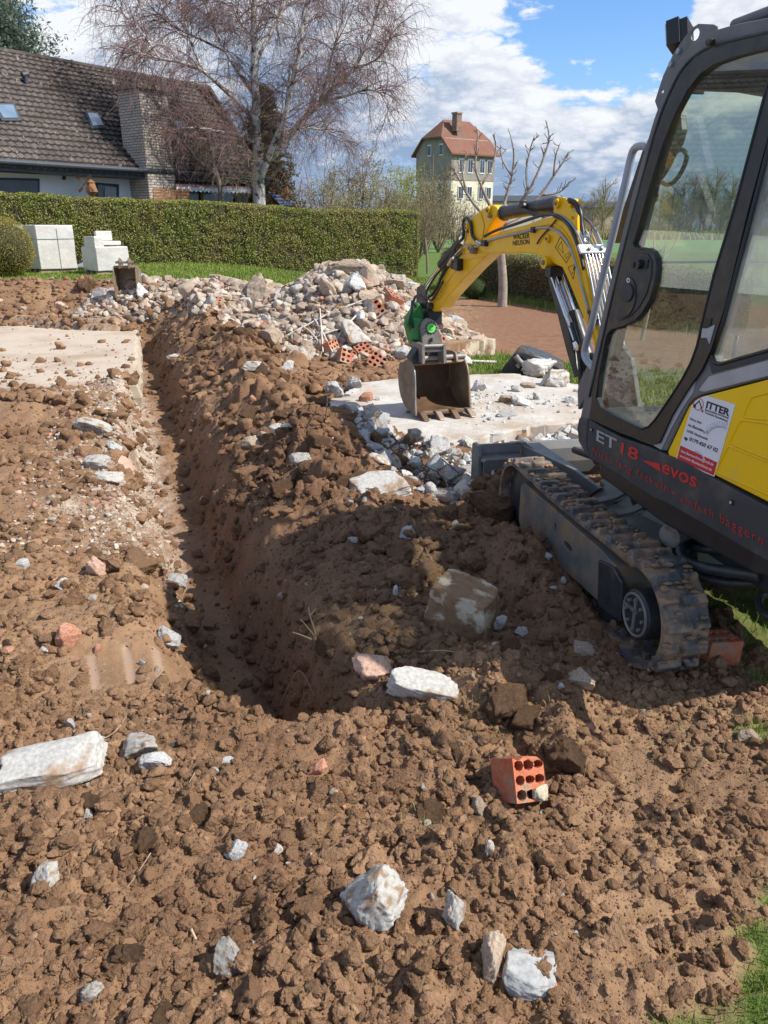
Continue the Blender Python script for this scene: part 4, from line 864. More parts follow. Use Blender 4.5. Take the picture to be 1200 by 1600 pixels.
# arm cylinder (above the boom)
a0 = TB(875, 318, 0); a1 = TB(787, 333, 0); a2 = TB(768, 335.5, 0)
ac = part('arm_cylinder', J(cyl(a0+bv*.02, a1, .044, 28), cyl(a1, a1-(a1-a0)/np.linalg.norm(a1-a0)*.03, .050, 28)), M['steel_dark'], EX, bev=.004)
part('rod', J(cyl(a1, a2, .022, 16), cyl(a2-bn*.035, a2+bn*.035, .038, 20)), M['black'], ac, bev=.003)
part('hose', tube(smoothpath([TB(812, 322, .05), TB(822, 330, .065), TB(840, 336, .06), TB(862, 333, .06), TB(872, 327, .03)], 5), .011, 8), M['black'], ac, smooth=True)
part('fitting', J(box(TB(817, 320, .05), .03, .05, .05, [bn, bv, ZU]), cyl(TB(813, 325, .06), TB(820, 319, .06), .012, 10)), M['steel_dark'], ac, bev=.003)
for k, off in enumerate((.02, -.03)): part('hose', tube(smoothpath([TB(889, 313, off), TB(899, 318, off), TB(906, 332, off), TB(908, 350, off), TB(911, 368, off)], 5), .016, 10), M['black'], BM, smooth=True)
for off in (.02, -.03): part('hose_end', tube([TB(910, 362, off), TB(915, 388, off)], .013, 10), M['chrome'], BM)
# boom cylinder in front of the boom, with its guard
b0 = TB(868, 417, 0); b1 = TB(909, 530, 0); b2 = TB(948, 655, 0)
part('boom_cylinder', J(cyl(b1+(b1-b0)*-.35, b2, .046, 26)), M['steel_dark'], EX, bev=.004)
part('cylinder_rod', J(cyl(b0, b1, .026, 18)), M['chrome'], EX)
part('cylinder_rod', J(cyl(b0+bn*-.06-bv*.03, b1+bn*-.06-bv*.03, .017, 14)), M['chrome'], EX)
part('rod_eye', J(cyl(b0-bn*.05, b0+bn*.05, .042, 20), box(TB(866, 424, .05), .09, .06, .06, [bn, bv, ZU])), M['black'], EX, bev=.004)
slabB('cylinder_guard', [(853, 418), (860, 419), (874, 470), (890, 525), (904, 585), (897, 590), (884, 545), (868, 480), (858, 445)], .075, 'steel_dark', bev=.003, w=.02)
part('hose', tube(smoothpath([TB(893, 505, .07), TB(899, 525, .07), TB(904, 545, .07), TB(907, 575, .07), TB(908, 610, .07), TB(915, 640, .06)], 5), .014, 10), M['black'], EX, smooth=True)
part('hose_fitting', J(cyl(TB(886, 494, .07), TB(893, 510, .07), .017, 10), cyl(TB(899, 535, .075), TB(902, 545, .075), .02, 8), box(TB(902, 543, .08), .02, .05, .03, [bn, bv, ZU])), M['chrome'], EX, bev=.002)
# stick
st_l = [(663, 478), (673, 467), (687, 442), (699, 421), (706, 412), (716, 404), (722, 396), (723, 383), (726, 365), (728, 350), (732, 344), (738, 340), (751, 328), (763, 321), (770, 320), (776, 324), (777, 332), (774, 340), (765, 352), (758, 366), (757, 376), (762, 386), (763, 396), (757, 402), (738, 421), (715, 446), (700, 463), (688, 481), (678, 487)]
STI = slabB('stick', st_l, .055, 'paint_yellow', bev=.008)
slabB('cover_plate', [(722, 396), (727, 381), (736, 343), (750, 330), (756, 352), (753, 372), (748, 384), (738, 396)], .062, 'paint_yellow', STI, bev=.002, w=.008)
pinB(765, 329, .026, .055, parent=STI); pinB(731, 356, .020, .058, parent=STI); pinB(767, 338, .012, .058, parent=STI, m='tooth'); pinB(736, 388, .018, .062, parent=STI, m='tooth'); pinB(732, 362, .010, .06, parent=STI, m='tooth')
part('weld_seam', tube(smoothpath(TBL([(757, 401), (735, 405), (722, 412), (705, 432), (688, 456), (674, 478)], .057), 4), .003, 5), M['paint_yellow'], STI, smooth=True)
part('bracket', J(box(TB(716, 413, .08), .05, .07, .08, [bn, bv, ZU]), tube([TB(706, 416, .07), TB(718, 420, .07)], .02, 8)), M['black'], STI, bev=.006)
# bucket cylinder on the stick's upper side
c0, c1, c2 = TB(733, 352, .0), TB(690, 414, .0), TB(664, 450, .0)
bcy = part('bucket_cylinder', J(cyl(TB(724, 375, 0), c1, .040, 24)), M['black'], EX, bev=.004)
part('rod', J(cyl(c1, c2, .018, 14)), M['chrome'], bcy)
part('hose', tube(smoothpath(TBL([(745, 377), (738, 368), (736, 352), (732, 342), (727, 341), (724, 348), (724, 370), (716, 380), (706, 398), (697, 415), (690, 432), (682, 450), (672, 463), (662, 466), (652, 462), (647, 468), (645, 480)], .075), 4), .0115, 8), M['black'], EX, smooth=True)
part('hose', tube(smoothpath(TBL([(712, 392), (700, 408), (690, 420), (680, 432), (672, 445), (667, 455), (668, 466), (676, 468), (684, 455), (692, 440)], .085), 4), .0095, 8), M['black'], EX, smooth=True)
part('hose', tube(smoothpath(TBL([(700, 462), (704, 468), (710, 467), (715, 460), (718, 450)], -.06), 4), .009, 8), M['black'], EX, smooth=True)
part('hose_fitting', tube(TBL([(745, 377), (753, 382)], .08), .012, 8), M['chrome'], EX)
for a, b in (((722, 388), (712, 398)), ((707, 402), (700, 414))): part('hose_fitting', tube(TBL([a, b], .08), .013, 8), M['chrome'], EX)
slabB('bucket_link', [(651, 449), (658, 445), (664, 449), (667, 460), (664, 480), (660, 500), (652, 500), (650, 475)], .07, 'steel_dark', bev=.004, w=.022)
slabB('bucket_link', [(651, 449), (658, 445), (664, 449), (667, 460), (664, 480), (660, 500), (652, 500), (650, 475)], -.048, 'steel_dark', bev=.004, w=.022)
pinB(658, 478, .022, .08, m='steel_dark'); pinB(672, 478, .028, .075, m='steel_dark')
# tilt rotator and quick coupler
def TF(px, py, c):
    r = ray(px, py); return CAM + r*(c/(bv[0]*r[0]+bv[1]*r[1]))
def TFL(pts, c): return [TF(p[0], p[1], c) for p in pts]
q0 = TF(672, 512, 5.90)
GR = part('tilt_rotator', plate([TFL([(640, 496), (647, 486), (654, 472), (660, 480), (664, 500), (663, 515), (661, 530), (655, 543), (646, 540), (641, 522), (638, 508)], 5.98)], bv*.12), M['green_metal'], EX, bev=.016, seg=3)
part('motor', J(cyl(TF(648, 530, 5.96), TF(655, 497, 5.96), .050, 20), cyl(TF(640, 507, 5.95), TF(635, 503, 6.0), .03, 14)), M['green_metal'], GR, bev=.01)
part('hose', tube(smoothpath(TFL([(650, 480), (644, 470), (644, 486), (640, 500), (645, 512)], 5.93), 4), .010, 8), M['black'], GR, smooth=True)
part('housing', J(box(TF(674, 494, 6.02), .13, .16, .13, [bn, bv, ZU])), M['black'], EX, bev=.01)
KQ = part('coupler_plate', plate([TFL([(657, 514), (660, 504), (667, 497), (673, 498), (681, 503), (685, 511), (691, 533), (692, 538), (661, 540)], 5.88)], bv*.03), M['grey_cast'], EX, bev=.004)
part('emblem_disc', J(cyl(q0-bv*.022, q0-bv*.030, .036, 28)), M['lime'], KQ)
dots = [box(q0-bv*.022+bn*.048*math.cos(a)+ZU*.048*math.sin(a), .010, .004, .010, [bn, bv, ZU]) for a in np.linspace(0, 6.283, 13)[:-1]]
part('bolt_ring', J(*dots), M['ink'], KQ)
part('emblem_mark', tube([q0-bv*.031+bn*.016*math.cos(a)+ZU*.016*math.sin(a) for a in np.linspace(.6, 5.4, 12)], .0028, 5), M['green_metal'], KQ)
slot = TF(674, 531, 5.87); part('slot', J(box(slot, .022, .008, .034, [bn, bv, ZU])), M['ink'], KQ, bev=.002)
for u0 in (661, 694.5): part('coupler_cheek', plate([TFL([(u0-2, 539), (u0+2.5, 537), (u0+3.5, 566), (u0-1, 569)], 5.78)], bv*.22), M['grey_cast'], EX, bev=.003)
part('coupler_body', J(box(TF(678, 552, 5.95), .17, .10, .14, [bn, bv, ZU]), plate([TFL([(643, 560), (652, 545), (661, 541), (662, 566), (645, 567)], 5.86)], bv*.12)), M['steel_dark'], EX, bev=.006)
part('coupler_pin', J(cyl(TF(662, 541, 5.80), TF(695, 540, 5.80), .014, 14), cyl(TF(662, 548, 5.82), TF(695, 547, 5.82), .014, 14)), M['grey_cast'], EX)
# bucket
uL = TF(654, 649, 5.75); uR = TF(734, 643, 5.75); zl = uL[2]
bw = float(np.dot(uR-uL, bn)); base0 = uL*np.array([1, 1, 0])
def BW(u, v, z): return base0 + bn*u + bv*v + ZU*z
zt = TF(641, 569, 5.88)[2]; zb_ = .128
prof = [(.00, zb_), (.10, zb_-.005), (.22, zb_+.01), (.33, zb_+.06), (.41, zb_+.15), (.435, zb_+.26), (.41, zb_+.36), (.34, zt-.02), (.26, zt+.015), (.16, zt+.012), (.13, zt-.005)]
pp = [tuple(q) for q in smoothpath([(a, 0, b) for a, b in prof], 4)[:, (0, 2)]]
def shrink(pp, d):
    P_ = np.array(pp); Tn = np.gradient(P_, axis=0); Tn /= np.linalg.norm(Tn, axis=1)[:, None]; Nn_ = np.stack([-Tn[:, 1], Tn[:, 0]], 1); return [tuple(q) for q in P_+Nn_*d]
tap = lambda z: .012*(zt-z)/(zt-zb_)       # the mouth flares towards the teeth
inn = shrink(pp, .014)
VB = []; n_ = len(pp)
for (u_, s_) in ((0, -1), (1, 1)):
    for (v, z) in pp+inn[::-1]: VB.append(BW(0-tap(z) if u_ == 0 else bw+tap(z), v, z))
m_ = 2*n_; FB = [tuple(range(m_)), tuple(range(2*m_-1, m_-1, -1))]+[(i, (i+1) % m_, m_+(i+1) % m_, m_+i) for i in range(m_)]
BU = part('bucket', (VB, FB), M['rust'], EX)
part('inner_shell', (lambda A: (A[0], A[1]))((lambda q: ([BW(u, v, z) for u in (.012, bw-.012) for v, z in q], [(i, i+1, len(q)+i+1, len(q)+i) for i in range(len(q)-1)]))(shrink(pp[3:-2], .0165))), M['rust_in'], BU, smooth=True)
edge = [(.005, zb_-.01), (.03, zb_+.10), (.045, zb_+.22), (.075, zb_+.34), (.13, zt+.01)]
for u in (0, 1):
    pl_ = [(v, z) for v, z in pp[2:-1]]+edge[::-1]
    pts_ = [BW((-.012-tap(z)) if u == 0 else (bw+tap(z)), v, z) for v, z in pl_]
    part('side_plate', plate([pts_], bn*.012), M['rust'], BU, bev=.002, label=None)
    e_ = [BW((-.012-tap(z)) if u == 0 else (bw+tap(z)-.004), v-.004, z) for v, z in edge]; part('side_cutter', tube(smoothpath(e_, 4), .010, 6), M['grey_cast'] if u == 0 else M['rust'], BU)
part('cutting_edge', plate([[BW(0, -.03, zb_-.004), BW(0, .04, zb_-.010), BW(0, .04, zb_+.008), BW(0, -.03, zb_+.002)]], bn*bw), M['rust_in'], BU, bev=.002)
for i, f in enumerate((.06, .36, .66, .97)):
    u = bw*f; tt = plate([[BW(u-.030, .03, zb_+.02), BW(u-.030, -.03, zb_+.022), BW(u-.018, -.10, zb_-.030), BW(u-.018, -.105, zb_-.038), BW(u-.030, .03, zb_-.018)]], bn*.05)
    part('tooth', tt, M['tooth'] if i in (1, 3) else M['rust_in'], BU, bev=.006)
part('ear_pin', J(cyl(BW(-.01, .16, zt+.035), BW(bw+.01, .16, zt+.035), .022, 20)), M['grey_cast'], BU)
for uu in (.07, bw-.09): part('ear', plate([[BW(uu, v, z) for v, z in ((.10, zt), (.13, zt+.07), (.19, zt+.08), (.33, zt+.07), (.38, zt-.01))]], bn*.018), M['rust'], BU, bev=.003)
# ------------------------------------------------------------------ slabs
conc_d = dict(rough=.85, bump=.6, bscale=55, bdist=.006, spec=.25)
M['slab_white'] = noise_mat('pale_concrete', (.42, .39, .35), (.54, .515, .48), 5, c3=(.37, .30, .235), s3=2.6, l3=(.46, .66), rough=.9, bump=.4, bscale=22, bdist=.01, spec=.2)
M['slab_tan'] = noise_mat('sandy_concrete', (.42, .35, .275), (.48, .41, .33), 30, c3=(.34, .26, .19), s3=1.2, l3=(.48, .66), rough=.9, bump=.25, bscale=90, bdist=.004, spec=.2)
M['conc'] = noise_mat('broken_concrete', (.33, .315, .285), (.52, .50, .46), 30, c3=(.29, .20, .135), s3=1.8, l3=(.50, .60), rnd=.18, **conc_d)
M['conc_grey'] = noise_mat('grey_crushed_concrete', (.33, .335, .335), (.52, .52, .51), 10, c3=(.28, .20, .14), s3=2.4, l3=(.54, .68), rnd=.2, **conc_d)
M['conc_tan'] = noise_mat('mortar_rubble', (.31, .24, .175), (.45, .37, .29), 8, c3=(.28, .18, .12), s3=6, l3=(.50, .68), rnd=.22, **conc_d)
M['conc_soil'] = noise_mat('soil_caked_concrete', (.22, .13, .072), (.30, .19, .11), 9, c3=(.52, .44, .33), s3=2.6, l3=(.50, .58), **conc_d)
M['brick'] = noise_mat('red_brick', (.36, .125, .070), (.46, .20, .12), 14, c3=(.40, .31, .23), s3=9, l3=(.48, .62), rnd=.12, rough=.85, bump=.4, bscale=80, bdist=.004, spec=.25)
M['pink'] = noise_mat('pink_stone', (.48, .29, .22), (.56, .37, .28), 10, c3=(.34, .22, .15), s3=8, l3=(.5, .7), rough=.8, bump=.4, bscale=60, bdist=.004)
M['dry_wood'] = noise_mat('dry_wood', (.42, .30, .19), (.52, .40, .27), 12, .8)
M['root'] = noise_mat('root', (.30, .20, .12), (.40, .29, .19), 12, .9)
M['pale_stick'] = noise_mat('pale_rod', (.50, .46, .40), (.6, .56, .5), 12, .7)
M['brick_near'] = noise_mat('near_red_brick', (.46, .125, .062), (.52, .20, .11), 16, c3=(.33, .22, .15), s3=14, l3=(.54, .64), rough=.85, bump=.9, bscale=45, bdist=.012, spec=.2)
def slab_mesh(poly, z0, z1, jag=.05, step=.06, seed=3, amp=.015):
    g = np.random.default_rng(seed); out = []
    for i in range(len(poly)):
        a = np.array(poly[i], float); b = np.array(poly[(i+1) % len(poly)], float); n = max(2, int(np.linalg.norm(b-a)/step))
        for k in range(n): out.append(a+(b-a)*k/n+g.normal(size=2)*jag*.4*(k > 0))
    O_ = np.array(out); c = O_.mean(0); rings = []; V = []
    for f, zz in ((1.0, z0), (1.005, (z0+z1)/2), (.995, z1-.015), (.985, z1)):
        for p in O_: q = c+(p-c)*f; V.append((q[0]+g.normal()*jag*.12, q[1]+g.normal()*jag*.12, zz+(amp*float(pn(np.array([q[0]*2]), np.array([q[1]*2]), 5)[0]) if zz >= z1-.02 else 0)))
    n = len(O_); F = []
    for r in range(3):
        for i in range(n): F.append((r*n+i, r*n+(i+1) % n, (r+1)*n+(i+1) % n, (r+1)*n+i))
    inner = 3*n; r0 = inner
    for f in (.9, .75, .55, .35, .15):
        b0_ = len(V)
        for p in O_: q = c+(p-c)*.985*f; V.append((q[0], q[1], z1+amp*float(pn(np.array([q[0]*2]), np.array([q[1]*2]), 5)[0])*1.2+amp*.5*float(pn(np.array([q[0]*9]), np.array([q[1]*9]), 6)[0])))
        for i in range(n): F.append((r0+i, r0+(i+1) % n, b0_+(i+1) % n, b0_+i))
        r0 = b0_
    V.append((c[0], c[1], z1)); k = len(V)-1
    for i in range(n): F.append((r0+i, r0+(i+1) % n, k))
    return V, F
single('concrete_slab', slab_mesh(CS, -.25, .085, .035, .05), M['slab_white'], 'pale dusty concrete slab under the excavator bucket', 'concrete slab', loc=(.6, 7, 0), bev=.006)
single('concrete_slab', slab_mesh(LS, -.24, .035, .03, .12, 4), M['slab_tan'], 'sandy concrete floor slab along the left side of the trench', 'concrete slab', loc=(-5, 10, 0), bev=.006)

# ------------------------------------------------------------------ broken stones
def rock(seed, sub=3, cuts=11, amp=.10, dlo=.55, dhi=.92):
    V, F = ico(sub); g = np.random.default_rng(seed)
    V = np.sign(V)*np.abs(V)**.72; V = V*(1+.16*n3(V, .9, seed))[:, None]
    for i in range(cuts):
        nn = g.normal(size=3); nn /= np.linalg.norm(nn); d = g.uniform(dlo, dhi); pr = V@nn; V = V-np.where(pr > d, (pr-d)*.97, 0)[:, None]*nn
    V = V*(1+amp*.55*n3(V, 3.1, seed+5)+amp*.42*n3(V, 7.5, seed+9)+(amp*.26*n3(V, 16, seed+13) if sub > 3 else 0))[:, None]
    V -= (V.max(0)+V.min(0))/2; V /= (V.max(0)-V.min(0))/2; return V, F
ROCK = [rock(500+i, 4, 14, .11, .46, .86) for i in range(14)]; ROCK4 = [rock(700+i, 5, 13, .13) for i in range(10)]; ROCK2 = [rock(900+i, 3, 12, .07, .42, .80) for i in range(8)]
def flatish(me, ang=32):
    try: me.shade_auto_smooth(angle=math.radians(ang))
    except Exception: pass
rock_meshes = {}
def rmesh(lib, i, mk_):
    key = (id(lib), i, mk_)
    if key not in rock_meshes:
        me = mesh_np('stone', *lib[i]); me.materials.append(M[mk_]); rock_meshes[key] = me
    return rock_meshes[key]
def place_rock(name, px, py, w, h, ang, mk_, label, cat='stone', group=None, depth=None, lib=None, k=None, sink=.50, yaw=0, top=None):
    P_ = hit(px, py+h*.38, top); d = P_[1]*CT+(1.6-P_[2])*ST; sw = w/2/1200*d; sh = h/2/1200*d
    hh = max(sh*1.05, .25*sw); dd = depth if depth else (sw+hh)/2*.9
    lib = lib or ROCK4; k = k if k is not None else int(px*7+py*3) % len(lib)
    o = bpy.data.objects.new(name, rmesh(lib, k, mk_)); COL.objects.link(o)
    o.scale = (sw, dd, hh); o.rotation_euler = (0, math.radians(ang), yaw); o.location = (P_[0], P_[1]+dd*.35, P_[2]+hh*(1-sink*1.2))
    return tag(o, label, cat, group)
R_ = [
 ('concrete_piece', 215, 1168, 82, 42, -22, 'conc', 'jagged grey-white concrete piece just right of the large white piece'),
 ('concrete_piece', 243, 1186, 50, 36, -20, 'conc_grey', 'small grey concrete piece tucked below the jagged grey-white piece'),
 ('pink_stone', 583, 1041, 60, 52, -25, 'pink', 'smooth pinkish stone at the near end of the trench'),
 ('concrete_piece', 583, 1398, 76, 108, 48, 'conc', 'pale concrete lump half caked with soil in the middle foreground'),
 ('concrete_piece', 709, 1420, 36, 78, 12, 'conc', 'narrow white piece standing in the soil right of the caked lump'),
 ('pale_stone', 770, 1494, 46, 88, 14, 'conc_tan', 'tall cream stone touching the red-flecked concrete in the foreground'),
 ('pale_stone', 72, 1367, 42, 58, 18, 'conc', 'oval white stone in the lower left foreground'),
 ('pale_stone', 354, 1486, 42, 64, -10, 'conc', 'white stone with brown spots near the bottom, left of centre'),
 ('pale_stone', 144, 1549, 36, 28, 0, 'conc', 'pale flat stone near the bottom left corner'),
 ('pale_stone', 368, 1326, 30, 40, 30, 'conc_grey', 'pointed grey-white stone above the spotted white stone'),
 ('pale_stone', 137, 1274, 22, 22, 0, 'conc', 'small white stone below the largest flat white piece'),
 ('concrete_piece', 355, 1188, 28, 24, -30, 'conc_grey', 'small grey piece right of the jagged grey-white piece'),
 ('grey_stone', 263, 996, 38, 36, 0, 'conc_grey', 'round grey stone above the tooth marks left of the trench'),
 ('grey_stone', 276, 908, 32, 28, 0, 'conc_grey', 'grey stone on the left lip of the trench'),
 ('tile_shard', 152, 884, 34, 34, 20, 'pink', 'pointed orange shard on the left soil'),
 ('tile_shard', 104, 993, 40, 42, 30, 'brick', 'crumbled orange-red tile piece on the left soil'),
 ('tile_shard', 12, 1018, 30, 14, 0, 'brick', 'thin orange tile sliver at the left edge'),
 ('grey_stone', 98, 911, 20, 22, 25, 'conc_grey', 'small grey stone between the two orange tile pieces'),
 ('grey_stone', 34, 880, 22, 18, 0, 'conc_grey', 'little grey stone at the far left of the soil'),
 ('pale_stone', 143, 933, 16, 11, 0, 'conc', 'tiny white stone below the pointed orange shard'),
 ('grey_stone', 68, 1016, 18, 13, 10, 'conc_grey', 'small blue-grey stone beside the crumbled orange tile'),
 ('concrete_piece', 148, 664, 62, 30, 8, 'conc', 'flat white concrete piece on the mound left of the trench'),
 ('concrete_piece', 178, 698, 26, 18, 5, 'conc_grey', 'little grey piece between two white pieces on the left mound'),
 ('concrete_piece', 150, 722, 42, 28, -5, 'conc', 'rounded white piece above another on the left mound'),
 ('concrete_piece', 168, 744, 52, 24, -8, 'conc', 'wedge-shaped white piece lowest on the left mound'),
 ('brick_shard', 198, 727, 14, 42, -15, 'pink', 'upright reddish sliver beside the white pieces on the left mound'),
 ('tile_shard', 34, 749, 14, 10, 0, 'brick', 'tiny orange chip on the brown soil at the far left'),
 ('grey_stone', 636, 830, 26, 22, 0, 'conc_grey', 'single pale stone on the shaded soil below the grey rubble'),
 ('concrete_piece', 912, 1014, 44, 30, 38, 'conc_tan', 'tilted cream piece in the soil below the track'),
 ('grey_stone', 973, 995, 20, 12, 0, 'conc_grey', 'small pale stone under the track drive wheel'),
 ('concrete_piece', 906, 1060, 42, 34, 30, 'conc_tan', 'layered tan piece below the tilted cream piece'),
 ('pale_stone', 766, 1321, 18, 46, -5, 'conc', 'narrow curved white stone below the hollow brick'),
 ('pale_stone', 750, 1266, 34, 30, 35, 'conc_tan', 'cream stone just left of the hollow brick'),
 ('tile_shard', 497, 1202, 34, 20, -40, 'brick', 'orange brick splinter in the centre foreground'),
 ('tile_shard', 473, 1284, 14, 12, 0, 'brick', 'small round orange chip in the centre foreground'),
 ('tile_shard', 918, 1137, 26, 14, 5, 'brick', 'orange chip on the flat soil to the right'),
 ('pale_stone', 1172, 1151, 40, 24, 0, 'conc_tan', 'tan stone at the right edge of the soil'),
 ('grey_stone', 815, 985, 22, 16, 20, 'conc_grey', 'red-flecked grey stone right of the big square block'),
 ('grey_stone', 781, 972, 22, 26, 20, 'conc_grey', 'grey stone resting against the big square block'),
 ('concrete_piece', 868, 590, 46, 38, 10, 'conc', 'large pale boulder at the back right of the slab'),
 ('concrete_piece', 747, 602, 24, 22, 0, 'conc_grey', 'upright grey chunk on the slab right of the bucket'),
 ('concrete_piece', 795, 623, 34, 16, 5, 'conc_tan', 'flat tan chunk on the middle of the slab'),
 ('concrete_piece', 815, 627, 34, 20, 5, 'conc_grey', 'grey chunk touching the flat tan chunk on the slab'),
 ('concrete_piece', 825, 602, 26, 11, 0, 'conc_tan', 'low tan stone towards the back of the slab'),
 ('concrete_piece', 808, 607, 20, 14, 0, 'conc_grey', 'small dark grey chunk towards the back of the slab'),
 ('concrete_piece', 841, 619, 18, 14, 10, 'conc_grey', 'pointed grey chip right of the chunks on the slab'),
 ('concrete_piece', 893, 624, 22, 14, 0, 'conc_grey', 'grey chunk at the right rim of the slab'),
 ('concrete_piece', 792, 646, 34, 13, 5, 'conc_grey', 'flat crumbled chunk near the front of the slab'),
 ('brick_shard', 572, 620, 24, 20, 0, 'brick', 'dark red brick lump on the left of the slab'),
 ('grey_stone', 590, 622, 11, 9, 0, 'conc_grey', 'dark little stone beside the red brick lump on the slab'),
 ('concrete_piece', 552, 598, 28, 26, 0, 'conc_grey', 'grey chunk at the back left corner of the slab'),
 ('concrete_piece', 523, 607, 30, 28, 0, 'conc_grey', 'second grey chunk off the back left corner of the slab'),
 ('concrete_piece', 726, 562, 24, 24, 0, 'conc_grey', 'rough grey chunk directly right of the bucket top'),
 ('concrete_piece', 628, 552, 26, 24, 0, 'conc_grey', 'pale chunk directly left of the bucket top'),
 ('concrete_piece', 713, 503, 34, 26, 10, 'conc_grey', 'dark grey block behind the excavator coupler'),
 ('concrete_block', 692, 508, 36, 24, 35, 'conc_tan', 'tilted tan block left of the dark grey block'),
 ('brick_shard', 730, 552, 22, 12, 10, 'pink', 'orange stone at the foot of the long beam'),
 ('boulder', 406, 452, 44, 56, -20, 'conc_tan', 'tall upright boulder on the crest of the rubble heap'),
 ('boulder', 548, 417, 70, 28, 4, 'conc_tan', 'long boulder on the very top of the rubble heap'),
 ('boulder', 508, 416, 24, 22, 0, 'conc_tan', 'round boulder left of the long one on the heap top'),
 ('boulder', 613, 440, 40, 24, 15, 'conc_tan', 'dark lichened block at the right end of the heap top'),
 ('concrete_piece', 95, 477, 18, 16, 0, 'pink', 'square pinkish stone on the soil ridge behind the left slab'),
 ('concrete_piece', 470, 716, 34, 30, -30, 'conc', 'pale oblong piece on the bank right of the trench'),
 ('concrete_piece', 452, 668, 26, 16, -10, 'conc_grey', 'grey-brown piece halfway up the trench bank'),
 ('concrete_piece', 394, 690, 24, 30, -40, 'conc_tan', 'tan piece on the rim of the trench bank'),
 ('concrete_piece', 432, 668, 22, 16, -20, 'conc_grey', 'small grey piece beside the grey-brown one on the bank'),
 ('concrete_piece', 400, 572, 40, 18, 8, 'conc', 'flat pale piece on the bank halfway to the heap'),
 ('concrete_piece', 450, 570, 18, 22, 25, 'conc_grey', 'upright grey splinter on the bank halfway to the heap'),
 ('concrete_piece', 275, 558, 30, 10, 5, 'conc', 'white flat piece lying in the far part of the trench'),
]
for i, r_ in enumerate(R_):
    nm, px, py, w_, h_, an, mk_, lb = r_
    tp = None
    if 560 < px < 905 and 590 < py < 660: tp = .085
    if px in (868, 552, 523): tp = .07
    place_rock(nm, px, py, w_, h_, an, mk_, lb, 'stone' if 'stone' in nm else ('boulder' if nm == 'boulder' else ('tile piece' if 'tile' in nm else ('brick piece' if 'brick' in nm else 'concrete piece'))), k=i % 10, top=tp)
GP_ = [tuple(gz(*q)[:2]) for q in ((510, 640), (560, 720), (600, 780), (700, 802), (780, 800), (800, 740), (905, 700), (905, 668), (700, 690), (620, 690), (560, 650))]
# the big square block, a box with broken corners, soil on top
P0 = hit(718, 985); bm = bmesh.new(); bmesh.ops.create_cube(bm, size=1); bmesh.ops.subdivide_edges(bm, edges=bm.edges, cuts=18, use_grid_fill=True)
Vb = np.array([v.co[:] for v in bm.verts]); q = np.abs(Vb)
Vb = Vb*(1-.10*(q.min(1)*2)[:, None]**2)*(1+.07*n3(Vb, 2.2, 4)+.035*n3(Vb, 7, 9)+.02*n3(Vb, 16, 3))[:, None]
for v, c_ in zip(bm.verts, Vb): v.co = c_
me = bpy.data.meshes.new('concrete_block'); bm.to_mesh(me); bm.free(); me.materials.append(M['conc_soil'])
me.polygons.foreach_set('use_smooth', np.ones(len(me.polygons), bool))
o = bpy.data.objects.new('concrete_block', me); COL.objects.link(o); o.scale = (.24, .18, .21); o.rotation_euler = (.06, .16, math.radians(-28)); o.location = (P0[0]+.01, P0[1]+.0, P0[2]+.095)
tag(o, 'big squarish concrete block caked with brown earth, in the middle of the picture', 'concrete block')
def block_piece(px, py, w, dep_, hgt, yaw, rx, ry, mk_, label, seed, taper=.15, top=None):
    P_ = hit(px, py, top); d = P_[1]*CT+(1.6-P_[2])*ST; s_ = w/1200*d
    bm = bmesh.new(); bmesh.ops.create_cube(bm, size=1); bmesh.ops.subdivide_edges(bm, edges=bm.edges, cuts=22, use_grid_fill=True)
    V = np.array([v.co[:] for v in bm.verts]); F = [[v.index for v in f.verts] for f in bm.faces]; bm.free(); g_ = np.random.default_rng(seed)
    V[:, :2] *= (1+V[:, 2:3]*-taper)*(1+.10*n3(V*np.array([1, 1, .2]), 2.6, seed))[:, None]
    for i in range(7):                       # corners knocked off
        nn = g_.normal(size=3)*np.array([1, 1, .5]); nn /= np.linalg.norm(nn); dd = g_.uniform(.46, .60); pr = V@nn; V = V-np.where(pr > dd, (pr-dd)*.95, 0)[:, None]*nn
    V = V*(1+.035*n3(V, 5, seed+1)+.025*n3(V, 13, seed+2)+.015*n3(V, 28, seed+3))[:, None]
    V = V*np.array([s_, s_*dep_, s_*hgt]); me = mesh_np('piece', V, np.array(F)); me.materials.append(M[mk_])
    o = bpy.data.objects.new('concrete_piece', me); COL.objects.link(o); o.rotation_euler = (math.radians(rx), math.radians(ry), math.radians(yaw)); o.location = (P_[0], P_[1], P_[2]+s_*hgt*.28); return tag(o, label, 'concrete piece')
M['conc_b'] = noise_mat('concrete_with_aggregate', (.34, .33, .305), (.50, .485, .455), 75, c3=(.28, .19, .125), s3=7, l3=(.53, .63), **conc_d)
M['conc_red'] = noise_mat('concrete_red_flecks', (.26, .265, .265), (.44, .44, .42), 50, c3=(.45, .17, .10), s3=26, l3=(.62, .66), **conc_d)
block_piece(80, 1205, 146, .52, .26, 10, 12, -6, 'conc_b', 'largest flat white concrete piece, at the left edge of the foreground soil', 3)
block_piece(662, 1084, 108, .45, .30, -6, 14, 10, 'conc_b', 'bright white oblong concrete block beside the pink stone', 5)
block_piece(592, 764, 78, .8, .22, 24, 20, -12, 'conc_b', 'pale flat piece leaning against the grey rubble in front of the slab', 8)
block_piece(826, 1524, 80, .85, .35, -6, 18, 4, 'conc_red', 'square grey concrete chunk with red flecks near the bottom edge', 11)
